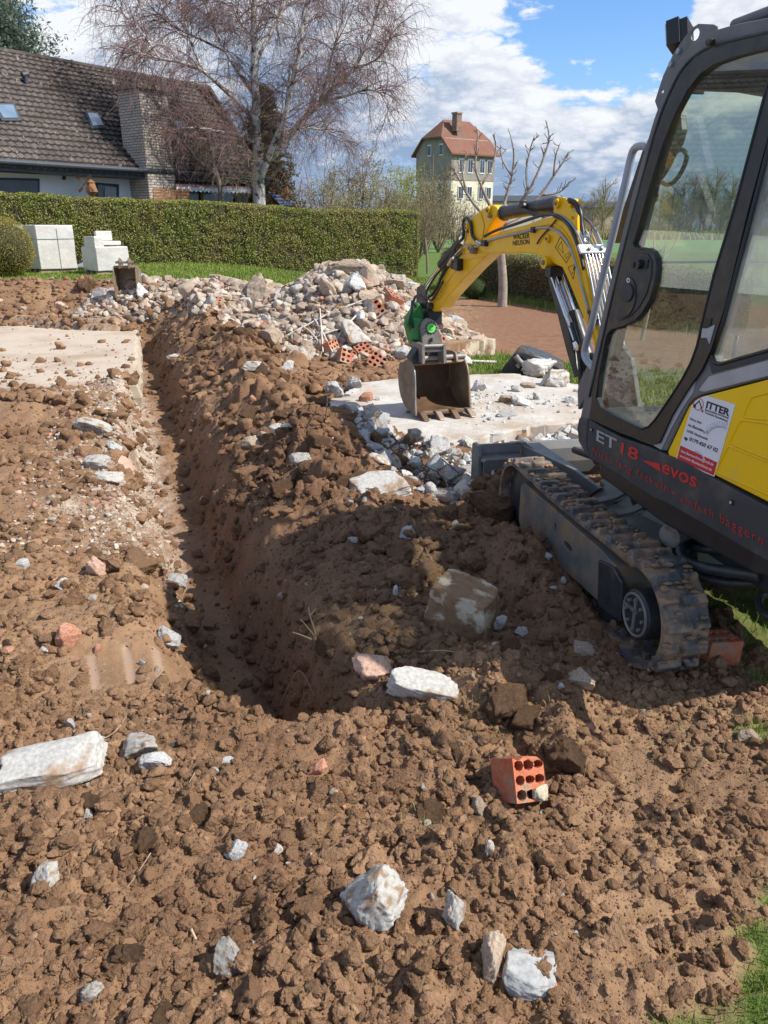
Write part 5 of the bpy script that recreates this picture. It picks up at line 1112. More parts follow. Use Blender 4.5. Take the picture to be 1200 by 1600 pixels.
# big torn lumps of earth, each one its own
def earth_lump(x, y, s_, label, seed, squash=.8):
    V, F = clod(4, 900+seed, .26); key_ = seed % 9
    if ('lump', key_) not in rock_meshes:
        me = mesh_np('lump', V, F); me.materials.append(M['earth_lump']); rock_meshes[('lump', key_)] = me
    o = bpy.data.objects.new('earth_lump', rock_meshes[('lump', key_)]); COL.objects.link(o); g_ = np.random.default_rng(seed)
    o.scale = (s_*g_.uniform(.8, 1.3), s_*g_.uniform(.7, 1.1), s_*squash*g_.uniform(.7, 1.1)); o.rotation_euler = tuple(g_.uniform(-.6, .6, 2))+(g_.uniform(0, 6.3),); o.location = (x, y, float(Hat(x, y)[0])+s_*.15); return tag(o, label, 'earth clod', 'big torn earth lumps')
M['earth_lump'] = noise_mat('earth_lump', (.165, .092, .051), (.265, .157, .090), 5, .95, bump=1.0, bscale=28, bdist=.05, c3=(.33, .22, .135), s3=9, l3=(.55, .72), spec=.2)
gl = np.random.default_rng(77); n_l = 0
for i in range(400):
    if n_l >= 62: break
    if i % 3: y = gl.uniform(3.6, 10.5); d_ = gl.uniform(.15, 1.05); x = rim_x(y)+d_; s_ = gl.uniform(.035, .085)*(.6+.07*y); where = ('near end' if y < 5 else ('middle' if y < 7.5 else 'far end'))+' of the trench bank, '+('on the rim' if d_ < .45 else ('on the ridge' if d_ < .75 else 'on the slab side'))
    else: y = gl.uniform(1.1, 2.7); x = gl.uniform(-.48*y, .40*y); s_ = gl.uniform(.026, .052); where = ('left' if x < -.2*y else ('middle' if x < .15*y else 'right'))+(' of the lower foreground' if y < 1.7 else ' of the soil before the trench end')
    if inpoly(np.array(x), np.array(y), CS) or inpoly(np.array(x), np.array(y), GP_) or Hat(x, y, dip)[0] > .1: continue
    earth_lump(x, y, s_, ('huge' if s_ > .085 else ('big' if s_ > .05 else 'fist-sized'))+' torn earth lump, '+where, i); n_l += 1
for (px, py, s_, lb, sq) in ((882, 1190, .085, 'long flat sod slab standing left of the track prints', 1.0), (792, 1100, .10, 'big grassy sod right of the white oblong block', .7), (775, 800, .15, 'large dark lump of earth in front of the track', .9), (135, 452, .22, 'tall upright earth lump on the soil ridge before the pallets', 1.3), (512, 1010, .05, 'crumbly lump at the shaded trench end', 1.0)):
    P_ = hit(px, py); earth_lump(P_[0], P_[1], s_, lb, int(px), sq)
# hollow bricks
def brick_mesh(lx, ly, lz, nx_, nz_, rh, broken=0, seed=0):
    g = np.random.default_rng(seed); o_ = [(-lx/2, 0, -lz/2), (lx/2, 0, -lz/2), (lx/2, 0, lz/2), (-lx/2, 0, lz/2)]
    if broken:
        o_ = [(-lx/2, 0, -lz/2), (lx/2, 0, -lz/2), (lx/2, 0, lz*.32), (lx*.30, 0, lz*.46), (lx*.12, 0, lz*.36), (-lx*.1, 0, lz*.5), (-lx*.3, 0, lz*.40), (-lx/2, 0, lz*.47)]
    hs = []; jt = (lambda: g.uniform(-.1, .1)) if broken else (lambda: 0.)
    for i in range(nx_):
        for k in range(nz_):
            cx, cz = (i-(nx_-1)/2)*lx/(nx_+.15), (k-(nz_-1)/2)*lz/(nz_+.15)-(.02*lz if broken else 0); sx_h = rh*(1.25+jt()*1.5); sz_h = rh*(1+jt()*2); hs.append([(cx+sx_h*math.cos(a)*(1+.12*math.sin(3*a+i)), 0, cz+sz_h*math.sin(a)) for a in np.linspace(0, 2*math.pi, 9)[:-1]])
    V, F = plate([o_]+hs, (0, ly, 0)); return V, F
def brick(px, py, w_, ang, label, lx=.115, ly=.20, lz=.11, nx_=3, nz_=3, rh=.011, broken=1, yaw=0, tilt=0, top=None, group=None, name='hollow_brick', up=.4):
    P_ = hit(px, py, top); d = P_[1]*CT+(1.6-P_[2])*ST; s_ = (w_/1200*d)/lx
    V, F = brick_mesh(lx, ly, lz, nx_, nz_, rh, broken, int(px)); me = mesh_py('hollow_brick', V, F); me.materials.append(M['brick'])
    o = bpy.data.objects.new(name, me); COL.objects.link(o); o.scale = (s_,)*3; o.rotation_euler = (math.radians(tilt), math.radians(ang), math.radians(yaw)); o.location = (P_[0], P_[1], P_[2]+lz*s_*up)
    if name == 'hollow_brick' and w_ > 50: me.materials[0] = M['brick_near']
    b_ = o.modifiers.new('edge', 'BEVEL'); b_.width = .003; b_.segments = 2; b_.limit_method = 'ANGLE'
    return tag(o, label, 'brick', group)
bk = brick(826, 1240, 58, 12, 'broken red hollow brick with mortar, standing in the foreground soil', ly=.12, lz=.135, nx_=3, nz_=3, rh=.0155, tilt=-34, yaw=24)
bk_mt = noise_mat('brick_mortar', (.42, .37, .26), (.50, .45, .34), 20, .95, bump=.6, bscale=60, bdist=.01)
bm_v, bm_f = rock(88, 4, 8, .10); mo_ = bpy.data.objects.new('mortar', mesh_np('mortar', bm_v*np.array([.030, .016, .026])+np.array([.030, -.006, -.045]), bm_f)); COL.objects.link(mo_); mo_.parent = bk; mo_.data.materials.append(bk_mt)
brick(1118, 1030, 56, 4, 'dusty red brick wedged against the rear of the excavator track', nx_=4, nz_=2, ly=.11, lz=.09, rh=.008, broken=0, tilt=-92, yaw=12, up=.9)
brick(890, 712, 30, 8, 'orange hollow brick lying behind the dozer blade', tilt=-60, yaw=20, ly=.14)
for (px, py, w_, an, yw, tl_, lb) in ((545, 566, 26, 20, 20, -25, 'red hollow brick with its holes up, lowest of the bricks on the heap'), (590, 573, 26, 30, -15, -30, 'hollow brick at the right foot of the brick cluster'),
     (568, 553, 24, -20, 30, -50, 'orange brick in the middle of the brick cluster'), (523, 552, 24, -10, 60, -20, 'red brick at the left end of the brick cluster'), (551, 537, 24, 35, 10, -20, 'hollow brick with small holes at the top of the brick cluster'),
     (585, 497, 28, -35, 10, -20, 'hollow brick lying alone high on the right of the heap'), (617, 472, 28, 20, 40, -60, 'smashed red brick near the stick of the excavator'), (337, 478, 22, 5, 0, -60, 'red brick piece on the low left part of the heap'),
     (512, 542, 20, 30, 30, -60, 'plain orange brick above the left end of the cluster'), (690, 545, 24, 40, 20, -20, 'broken brick beside the coupler of the excavator')):
    brick(px, py, w_, an, lb, yaw=yw, tilt=tl_, ly=.13)
# long beam right of the bucket
pa, pb = hit(686, 560), hit(765, 556); mid = (pa+pb)/2
bmv, bf = slab_mesh([(-.5, -.09), (.5, -.09), (.52, .09), (-.5, .09)], -.1, .1, .02, .05, 8, .02)
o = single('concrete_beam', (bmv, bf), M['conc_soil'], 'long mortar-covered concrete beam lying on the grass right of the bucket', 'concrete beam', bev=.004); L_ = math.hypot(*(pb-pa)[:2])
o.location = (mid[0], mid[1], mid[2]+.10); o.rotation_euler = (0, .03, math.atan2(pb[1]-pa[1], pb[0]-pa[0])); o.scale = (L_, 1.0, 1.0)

# rubble heaps: the pieces one can count stand alone, the fill is one mass
g = np.random.default_rng(21)
def heap_label(name, mk_, s_, a_, b_, x, y, label):
    tone = {'conc': 'whitish', 'conc_tan': 'beige', 'conc_grey': 'grey'}[mk_]; q = (s_-a_)/(b_-a_); size = 'small' if q < .12 else ('fist-sized' if q < .35 else ('sizeable' if q < .65 else 'large'))
    if name == 'rubble_chunk':
        p_ = float(pile_h(np.array(x), np.array(y))); hz = 'near the crest' if p_ > .62 else ('halfway up' if p_ > .35 else ('at the near foot' if y < 11.2 else 'at the far foot'))
        sd = 'far left tongue' if x < -3.4 else ('left part' if x < -1.9 else ('middle' if x < -.6 else ('right part' if x < .6 else 'right end')))
        return f'{size} {tone} lump {hz} of the rubble heap, {sd}'
    sd = 'beside the bucket corner of the slab' if x < .05 else ('below the middle of the slab' if x < .6 else 'next to the dozer blade'); hz = 'in the front row' if y < 4.9 else ('mid-way' if y < 5.7 else 'close to the slab')
    return f'{size} {tone} crushed concrete chunk {hz}, {sd}'
def heap(n, sampler, smin, smax, pw, name, mats, label, cat, group):
    c_ = 0; tries = 0
    while c_ < n and tries < n*40:
        tries += 1; x, y, ok = sampler()
        if not ok: continue
        s_ = smin*(smax/smin)**(g.uniform()**pw); mk_ = mats[int(g.integers(len(mats)))]
        lib = ROCK; o = bpy.data.objects.new(name, rmesh(lib, int(g.integers(len(lib))), mk_)); COL.objects.link(o)
        o.scale = (s_*g.uniform(.8, 1.3), s_*g.uniform(.7, 1.1), s_*g.uniform(.45, .95)); o.rotation_euler = (g.normal()*.5, g.normal()*.5, g.uniform(0, 6.3))
        o.location = (x, y, float(Hat(x, y)[0])+s_*.30); tag(o, heap_label(name, mk_, s_, smin, smax, x, y, label), cat, group); c_ += 1
def s_pile():
    x, y = g.uniform(-5.0, 1.8), g.uniform(9.3, 14.4); p_ = float(pile_h(np.array(x), np.array(y))); return x, y, (p_ > .08 and g.uniform() < .45+p_*1.3 and ((x-rim_x(y))*.95 > .30 or y > 12.6))
heap(300, s_pile, .05, .17, 1.5, 'rubble_chunk', ['conc_tan', 'conc_tan', 'conc_tan', 'conc_grey', 'conc'], 'broken concrete and mortar lump in the big rubble heap', 'rubble', 'lumps of the big rubble heap')
GP = [gz(510, 640)[:2], gz(560, 720)[:2], gz(600, 780)[:2], gz(700, 802)[:2], gz(780, 800)[:2], gz(800, 740)[:2], gz(905, 700)[:2], gz(905, 668)[:2], gz(700, 690)[:2], gz(620, 690)[:2], gz(560, 650)[:2]]
GP = [(a, b) for a, b in GP]
def s_grey():
    x, y = g.uniform(-.6, 2.0), g.uniform(4.2, 7.2); return x, y, bool(inpoly(np.array(x), np.array(y), GP))
heap(240, s_grey, .022, .095, 1.6, 'concrete_chunk', ['conc_grey', 'conc_grey', 'conc'], 'grey crushed concrete chunk in front of the pale slab', 'rubble', 'grey concrete chunks in front of the slab')
def stuffheap(n, sampler, smin, smax, name, m, label, cat, dz=.2):
    P_ = []; t_ = 0
    while len(P_) < n and t_ < n*30:
        t_ += 1; x, y, ok = sampler()
        if ok: P_.append((x, y))
    P_ = np.array(P_); s_ = smin*(smax/smin)**(g.uniform(size=len(P_))**1.8)
    V, F = scatter(np.stack([P_[:, 0], P_[:, 1], Hat(P_[:, 0], P_[:, 1])+s_*dz], -1), s_, np.full(len(P_), 2), {2: ROCK2}, .8)
    o = bpy.data.objects.new(name, mesh_np(name, V, F)); COL.objects.link(o); o.data.materials.append(m); tag(o, label, cat, kind='stuff'); return o
M['fill'] = noise_mat('rubble_fill', (.25, .185, .135), (.46, .40, .335), 5.5, .9, c3=(.38, .19, .13), s3=4, l3=(.57, .66), island=.3, bump=.5, bscale=60, bdist=.005, spec=.2)
M['fill_grey'] = noise_mat('grey_fill', (.30, .31, .31), (.50, .50, .485), 6, .9, island=.3, bump=.5, bscale=60, bdist=.004, spec=.2)
stuffheap(9000, s_pile, .016, .085, 'rubble_fill', M['fill'], 'small broken mortar and stone filling the rubble heap', 'rubble')
stuffheap(2600, s_grey, .008, .030, 'grey_gravel', M['fill_grey'], 'small grey concrete crumbs round the pale slab', 'gravel')
def s_side():
    y = g.uniform(3.6, 11.5); d_ = g.uniform(-1.35, -.45); x = rim_x(y)+d_/.95; return x, y, g.uniform() < 1-abs(d_+.85)/.6
stuffheap(5200, s_side, .005, .022, 'pale_gravel', M['fill'], 'pale crushed mortar and gravel on the left side of the trench', 'gravel')
def s_slabtop():
    x, y = g.uniform(-.3, 1.9), g.uniform(5.8, 8.0); return x, y, bool(inpoly(np.array(x), np.array(y), CS)) and g.uniform() < math.exp(-((x-1.0)/.5)**2-((y-6.9)/.5)**2)+.04
P_ = stuffheap(420, s_slabtop, .004, .022, 'slab_crumbs', M['fill_grey'], 'grey crumbs scattered over the pale slab', 'gravel', .2); P_.location.z = .185
# stone chips in the soil: single small stones
LBL = {'conc': 'small white stone chip loose in the brown soil', 'conc_grey': 'small grey stone chip loose in the brown soil', 'conc_tan': 'small cream stone chip loose in the brown soil', 'brick': 'small orange brick chip loose in the brown soil'}
def s_soil():
    u = g.uniform(); y = 1.0+5.5*u**1.3; x = g.uniform(-.5*y, .42*y); ok = Hat(x, y, roughs)[0] > .2 and not inpoly(np.array(x), np.array(y), GP) and Hat(x, y, tr_)[0] < .5; return x, y, bool(ok)
c_ = 0
while c_ < 230:
    x, y, ok = s_soil()
    if not ok: continue
    mk_ = ['conc', 'conc_grey', 'conc_tan', 'conc', 'conc_tan', 'brick'][int(g.integers(6))]; s_ = .0028*y**.75*(3.4**(g.uniform()**2.2))
    o = bpy.data.objects.new('stone_chip', rmesh(ROCK2, int(g.integers(8)), mk_)); COL.objects.link(o); o.scale = (s_*1.25, s_, s_*.8); o.rotation_euler = tuple(g.uniform(0, 6.3, 3))
    o.location = (x, y, float(Hat(x, y)[0])+s_*.45); q = ('left of the trench' if x < rim_x(y)-.5 else 'on the trench bank') if y > 2.5 else ('lower left foreground' if x < -.25 else ('lower middle foreground' if x < .25 else 'lower right foreground')); q += ', nearer the camera' if y < (1.6 if y < 2.5 else 3.8) else ', farther off'
    tag(o, LBL[mk_].replace('small', 'tiny' if s_ < .006*y**.5 else 'small').replace(' loose in the brown soil', f' in the soil {q}'), 'stone chip', 'stone chips in the brown soil'); c_ += 1
# far chips on the ridge and round the trench
for i in range(40):
    x, y = g.uniform(-9, -3.4), g.uniform(13.6, 16); s_ = g.uniform(.02, .06)
    o = bpy.data.objects.new('field_stone', rmesh(ROCK2, i % 8, 'conc_tan')); COL.objects.link(o); o.scale = (s_*1.2, s_, s_*.8); o.location = (x, y, float(Hat(x, y)[0])+s_*.4)
    tag(o, ('small' if s_ < .035 else 'larger')+' tan stone in the soil ridge, '+('below the round bush' if x < -7.6 else ('below the tall pallet' if x < -6 else ('before the low pallet' if x < -4.6 else 'beside the trenching bucket')))+(', near slope' if y < 14.8 else ', crest'), 'stone', 'stones in the soil ridge')
# splinters, roots, twigs, rods
def rod(name, pts, r, mk_, label, cat, lift=.01, k=6):
    Q = []
    for p in pts: h_ = hit(p[0], p[1]); Q.append(h_+np.array([0, 0, lift+(p[2] if len(p) > 2 else 0)]))
    Q = smoothpath(Q, 5); return single(name, tube(Q, np.linspace(r, r*.5, len(Q)), k), M[mk_], label, cat, loc=Q[0], smooth=True)
rod('wood_splinter', [(208, 1192), (216, 1178), (228, 1164, .01)], .007, 'dry_wood', 'pale wooden splinter on the jagged grey-white piece', 'splinter')
rod('wood_splinter', [(292, 1442), (300, 1460), (307, 1474)], .005, 'dry_wood', 'short brown wooden splinter in the lower left foreground', 'splinter')
rod('root', [(238, 1350, .02), (205, 1385), (170, 1425), (140, 1462)], .0016, 'root', 'long thin root lying across the lower left soil', 'root')
rod('root', [(140, 1165, .01), (165, 1158), (185, 1142), (198, 1122)], .003, 'root', 'dark root beside the largest flat white piece', 'root')
rod('root', [(110, 1372), (106, 1346)], .001, 'root', 'hair-thin root in the lower left soil', 'root')
rod('root', [(305, 1213), (290, 1240), (278, 1262)], .0016, 'root', 'thin root below the jagged grey-white piece', 'root')
rod('root', [(655, 1028, .01), (690, 1024, .01), (716, 1024)], .003, 'root', 'pale root between the big square block and the white block', 'root')
rod('root', [(440, 1120, .05), (452, 1096, .06), (470, 1078, .08), (492, 1098, .02)], .0022, 'root', 'arched pale root over the near end of the trench', 'root')
rod('root', [(645, 820, .02), (660, 850), (676, 880)], .003, 'root', 'long root on the shaded soil below the grey rubble', 'root')
rod('root', [(770, 1108), (800, 1095, .01), (822, 1088)], .003, 'root', 'root sticking from the grassy sod', 'root')
b0_ = hit(505, 1010)+np.array([.0, .04, .0])
TWG = thing('twig', 'bare branched twig sticking up out of the shaded trench end', 'twig', b0_)
def tp(px, py): return at_y(px, py, b0_[1])
part('stem', tube(smoothpath([b0_, tp(490, 1000), tp(470, 992), tp(457, 988)], 4), np.linspace(.005, .002, 13), 6), M['root'], TWG)
for pth in ([(496, 1002), (490, 980), (484, 962), (482, 948)], [(490, 992), (482, 982), (470, 968)], [(494, 1005), (497, 990), (500, 980)], [(484, 962), (490, 955), (494, 950)], [(521, 1003), (520, 985), (517, 972)]):
    part('side_shoot', tube(smoothpath([tp(*q) for q in pth], 4), np.linspace(.0035, .0012, (len(pth)-1)*4+1), 5), M['root'], TWG)
for i, (a, b, r_) in enumerate((((450, 530), (572, 478), .012), ((470, 545), (545, 520), .010), ((488, 500), (520, 560), .010), ((470, 515), (500, 545), .010), ((520, 545), (560, 500), .011), ((533, 505), (545, 545), .012), ((500, 490), (505, 560), .008))):
    A_, B_ = hit(*a), hit(*b); A_[2] += .05; B_[2] += .07
    single('pale_rod', tube([A_, (A_+B_)/2+np.array([0, 0, .03]), B_], r_, 6), M['pale_stick'], ['longest pale rod lying across the rubble heap', 'pale rod crossing just below the longest rod', 'steep pale rod in the middle of the rod tangle', 'short pale rod at the left of the rod tangle', 'pale rod leaning right in the rod tangle', 'greyish rod at the right of the rod tangle', 'thinnest rod standing in the rod tangle'][i], 'rod', 'rods on the rubble heap', loc=A_)
single('wooden_stick', tube([hit(733, 567)+np.array([0, 0, .02]), hit(775, 570)+np.array([0, 0, .03])], .018, 8), M['pale_stick'], 'pale stick lying on the grass behind the slab', 'stick')
for i, pts in enumerate(([(505, 630, .12), (512, 650, .10), (508, 672, .02)], [(660, 745, .05), (690, 770, .08), (706, 795, .02)], [(690, 735, .04), (720, 765, .06), (742, 790, .02)])):
    rod('wire', pts, .004, 'steel_dark', ['bent dark wire at the left corner of the slab', 'dark wire looping over the grey rubble', 'second wire on the grey rubble nearer the blade'][i], 'wire', .03)
# plants and torn sods get grass blades
M['grass'] = noise_mat('grass_blades', (.12, .18, .022), (.20, .26, .045), 6, .6, c3=(.34, .30, .13), s3=5, l3=(.58, .72), spec=.3)
M['straw'] = noise_mat('dry_grass', (.36, .29, .15), (.26, .25, .09), 6, .8, spec=.2)
def blades(name, P_, hgt, wdt, m, label, cat='grass', lean=.5, seg=2):
    n = len(P_); gg = np.random.default_rng(len(P_)); a = gg.uniform(0, 6.28, n); l = gg.uniform(.1, lean, n)*hgt; b = gg.uniform(0, 6.28, n)
    D_ = np.stack([np.cos(a), np.sin(a), np.zeros(n)], -1); W_2 = np.stack([np.cos(b), np.sin(b), np.zeros(n)], -1)*wdt[:, None]/2; Z = np.array([0, 0, 1.0])
    p1 = P_+D_*(l*.3)[:, None]+Z*(hgt*.55)[:, None]; p2 = P_+D_*l[:, None]+Z*(hgt*.95)[:, None]
    V = np.stack([P_-W_2, P_+W_2, p1+W_2*.8, p1-W_2*.8, p2], 1).reshape(-1, 3); k = np.arange(n)[:, None]*5
    F = np.concatenate([k+np.array([[0, 1, 2]]), k+np.array([[0, 2, 3]]), k+np.array([[3, 2, 4]])])
    o = bpy.data.objects.new(name, mesh_np(name, V, F)); COL.objects.link(o); o.data.materials.append(m); return tag(o, label, cat, kind='stuff')
def gfield(n, fx, fy, thr=.5, fn=None):
    x, y = g.uniform(*fx, n), g.uniform(*fy, n); k = Hat(x, y, lawn) > g.uniform(thr*.4, 1, n)
    if fn is not None: k &= fn(x, y)
    k &= ~inpoly(x, y, CS); x, y = x[k], y[k]; return np.stack([x, y, Hat(x, y)-.002], -1)
P_ = gfield(30000, (.55, 1.5), (1.0, 2.5)); blades('grass_tufts', P_, g.uniform(.012, .045, len(P_)), g.uniform(.0015, .003, len(P_)), M['grass'], 'short green grass at the lower right edge', lean=.9)
P_ = gfield(15000, (1.0, 3.2), (1.4, 4.4)); blades('grass_under_machine', P_, g.uniform(.02, .06, len(P_)), g.uniform(.002, .004, len(P_)), M['grass'], 'trampled grass under and behind the excavator', lean=.9)
P_ = gfield(60000, (.7, 4.6), (5.5, 11.5)); blades('grass_patch', P_, g.uniform(.03, .08, len(P_)), g.uniform(.004, .008, len(P_)), M['grass'], 'green grass between the slab and the tilled plot', lean=.8)
P_ = gfield(150000, (-14, 2.5), (16.5, 31)); blades('lawn', P_, g.uniform(.05, .11, len(P_)), g.uniform(.008, .02, len(P_)), M['grass'], 'green lawn in front of the long hedge', lean=.7)
def tuft(px, py, r_, n, hgt, mk_='straw'):
    c_ = hit(px, py); a = g.normal(size=(n, 2))*r_; x, y = c_[0]+a[:, 0], c_[1]+a[:, 1]; return np.stack([x, y, Hat(x, y)], -1)
T_ = np.concatenate([tuft(770, 1110, .05, 160, .05), tuft(745, 1100, .04, 80, .04), tuft(880, 1170, .06, 90, .03), tuft(640, 1290, .03, 50, .03), tuft(930, 1090, .12, 160, .03), tuft(1000, 1060, .14, 200, .03), tuft(1060, 1150, .15, 120, .03), tuft(720, 1140, .05, 70, .04)])
blades('sod_grass', T_, g.uniform(.01, .045, len(T_)), g.uniform(.0008, .0018, len(T_)), M['straw'], 'dry grass and rootlets on the torn sods', lean=1.2)
# ------------------------------------------------------------------ spare buckets and pallets
def small_bucket(name, label, P_, sc_, yaw, pitch, mouth=.5, m='steel_dark'):
    t_ = thing(name, label, 'excavator bucket', P_); t_.rotation_euler = (0, 0, 0)
    Rz = np.array(Matrix.Rotation(yaw, 3, 'Z') @ Matrix.Rotation(pitch, 3, 'X')); w2 = mouth/2
    def B_(x, y, z): return np.array(P_)+Rz@np.array([x*sc_, y*sc_, z*sc_])
    pr = [(0, 0), (.12, -.02), (.30, .0), (.42, .12), (.44, .30), (.36, .44), (.20, .47)]; pr = [tuple(q) for q in smoothpath([(a, 0, b) for a, b in pr], 3)[:, (0, 2)]]; q_ = shrink(pr, .02)
    V = [B_(x, a, b) for x in (-w2, w2) for a, b in pr+q_[::-1]]; n = len(pr)*2
    part('shell', (V, [tuple(range(n)), tuple(range(2*n-1, n-1, -1))]+[(i, (i+1) % n, n+(i+1) % n, n+i) for i in range(n)]), M[m], t_)
    for x in (-w2-.015, w2): part('side_plate', plate([[B_(x, a, b) for a, b in pr+[(.13, .42), (.04, .2)]]], B_(.015, 0, 0)-B_(0, 0, 0)), M[m], t_, bev=.002)
    for x in (-w2*.5, w2*.35): part('ear', plate([[B_(x, a, b) for a, b in ((.16, .45), (.18, .58), (.28, .60), (.40, .52), (.42, .42))]], B_(.02, 0, 0)-B_(0, 0, 0)), M[m], t_, bev=.002)
    for yy, zz_ in ((.22, .54), (.36, .50)): part('pin', cyl(B_(-w2*.8, yy, zz_), B_(w2*.7, yy, zz_), .02*sc_, 12), M['grey_cast'], t_)
    for i in range(3 if mouth < .6 else 5): x = -w2+.05+i*(mouth-.1)/(2 if mouth < .6 else 4); part('tooth', box(B_(x, -.05, 0), .05*sc_, .12*sc_, .02*sc_, Rz.T), M['tooth'], t_, bev=.003)
    return t_
pb_ = hit(201, 463); small_bucket('trenching_bucket', 'narrow rusty digging bucket standing on the soil ridge before the pallets', pb_+np.array([0, -.1, -.02]), .95, math.radians(4), math.radians(14), .36, 'rust')
yb_ = 8.55; gb_ = hit(815, 590)
SB = thing('spare_bucket', 'dark wide bucket tipped over on the grass behind the slab', 'excavator bucket', (at_y(820, 590, yb_)[0], yb_, float(Hat(at_y(820, 590, yb_)[0], yb_)[0])))
def qy(pts, dy=0): return [at_y(p[0], p[1], yb_+dy) for p in pts]
side_ = qy([(777, 592), (786, 574), (797, 560), (804, 552), (813, 556), (826, 566), (840, 576), (848, 592), (842, 606), (800, 608)])
part('side_plate', plate([side_], (.05, .02, 0)), M['steel_dark'], SB, bev=.004)
part('shell', plate([qy([(800, 556), (808, 550), (822, 552), (850, 562), (872, 574), (880, 586), (874, 604), (846, 600), (838, 578), (820, 564)])], (.12, .40, .02)), M['steel_dark'], SB, bev=.006)
part('rim', tube(smoothpath(qy([(805, 556), (813, 566), (826, 576), (838, 582), (850, 592), (860, 600)], -.02), 4), .035, 10), M['grey_cast'], SB, smooth=True)
part('rim_teeth', J(*[box(qy([p], -.03)[0], .07, .03, .05, np.array(Matrix.Rotation(.7, 3, 'Y'))) for p in ((811, 570), (819, 578))]), M['grey_cast'], SB, bev=.004)
for p in ((815, 549), (829, 556), (862, 566), (874, 572)): part('ear', cyl(qy([p], .05)[0], qy([p], .09)[0], .045, 18), M['rust'], SB, bev=.004)
part('pin', cyl(qy([(829, 556)], .05)[0], qy([(862, 566)], .05)[0], .02, 12), M['grey_cast'], SB)
single('plastic_bag', (lambda V, F: (V*np.array([.20, .14, .10])+hit(845, 590, .05)+np.array([0, .1, .08]), F))(*rock(77, 4, 5, .25)), M['glass'] if 0 else noise_mat('crumpled_plastic', (.46, .42, .38), (.60, .57, .53), 9, .35, bump=.8, bscale=24, bdist=.02), 'crumpled greyish plastic sheet beside the tipped bucket', 'plastic sheet', smooth=True)
M['wrap'] = noise_mat('white_wrap', (.50, .48, .44), (.60, .58, .54), 2.2, .38, bump=.5, bscale=7, bdist=.03, c3=(.46, .44, .39), s3=3, l3=(.5, .8), coat=.2)
M['strap'] = noise_mat('green_strap', (.12, .20, .18), (.16, .24, .22), 5, .5)
M['pallet_wood'] = noise_mat('pallet_wood', (.32, .22, .13), (.42, .31, .20), 8, .85)
def pallet(px0, px1, pyt, pyb, label, d=.9, yaw=0, low=None):
    P_ = hit((px0+px1)/2, pyb); dep = P_[1]*CT+(1.6-P_[2])*ST; w_ = (px1-px0)/1200*dep*.84; h_ = (pyb-pyt)/1200*dep*1.02
    t_ = thing('stone_pallet', label, 'pallet', P_, 'wrapped pallets before the hedge'); R = np.array(Matrix.Rotation(yaw, 3, 'Z'))
    def wob(c, sx, sy, sz):
        bm = bmesh.new(); bmesh.ops.create_cube(bm, size=1); bmesh.ops.subdivide_edges(bm, edges=bm.edges, cuts=7, use_grid_fill=True); V = np.array([v.co[:] for v in bm.verts]); F = [tuple(v.index for v in f.verts) for f in bm.faces]; bm.free()
        V = V*np.array([sx, sy, sz])*(1+.02*n3(V, 2.5, int(px0)))[:, None]; return [np.array(P_)+R@(v+np.array(c)) for v in V], F
    part('deck', J(*[box(np.array(P_)+R@np.array([0, .4*d+yy, .06]), w_, .1, .10, R.T) for yy in (-.38*d, 0, .38*d)]), M['pallet_wood'], t_)
    if low is None: part('wrapped_stack', wob((0, .4*d, .12+(h_-.12)/2), w_, d, h_-.12), M['wrap'], t_, bev=.02)
    else:
        part('wrapped_stack', wob((0, .4*d, .12+h_*low/2), w_, d, h_*low), M['wrap'], t_, bev=.02)
        part('kerb_stone', wob((-w_*.35, .3*d, .12+h_*(low+.12)), w_*.28, d*.7, h_*.26), M['wrap'], t_, bev=.015)
        part('kerb_stone', wob((w_*.18, .45*d, .10+h_*(low+.10)), w_*.60, d*.35, h_*.10), M['wrap'], t_, bev=.012); part('kerb_stone', wob((w_*.10, .6*d, .12+h_*(low+.26)), w_*.50, d*.12, h_*.24), M['wrap'], t_, bev=.012)
    for zz_ in (.72,): 
        if low is None: part('strap', J(box(np.array(P_)+R@np.array([0, .4*d-d/2-.012, h_*zz_]), w_*1.03, .006, .012, R.T), box(np.array(P_)+R@np.array([-w_/2-.012, .4*d, h_*zz_]), .006, d*1.03, .012, R.T), box(np.array(P_)+R@np.array([.05, .4*d-d/2-.016, h_*.5]), .010, .006, h_*.86, R.T)), M['strap'], t_)
    return t_
pallet(58, 127, 358, 427, 'tall white-wrapped stone pallet standing alone before the hedge', yaw=.78)
pallet(146, 209, 372, 430, 'low white pallet with loose kerb stones on top', yaw=.78, low=.60)
pallet(6, 47, 356, 421, 'white-wrapped pallet half hidden behind the round bush', yaw=.78)
pm_ = hit(138, 424); single('plastic_sheet', plate([[pm_+np.array(q) for q in ((-.4, 0, .10), (.5, -.1, .08), (.6, .8, .14), (-.3, .8, .22))]], (0, 0, .05)), M['silver'], 'pale blue sheet on the lawn between two pallets', 'sheet', bev=.01)
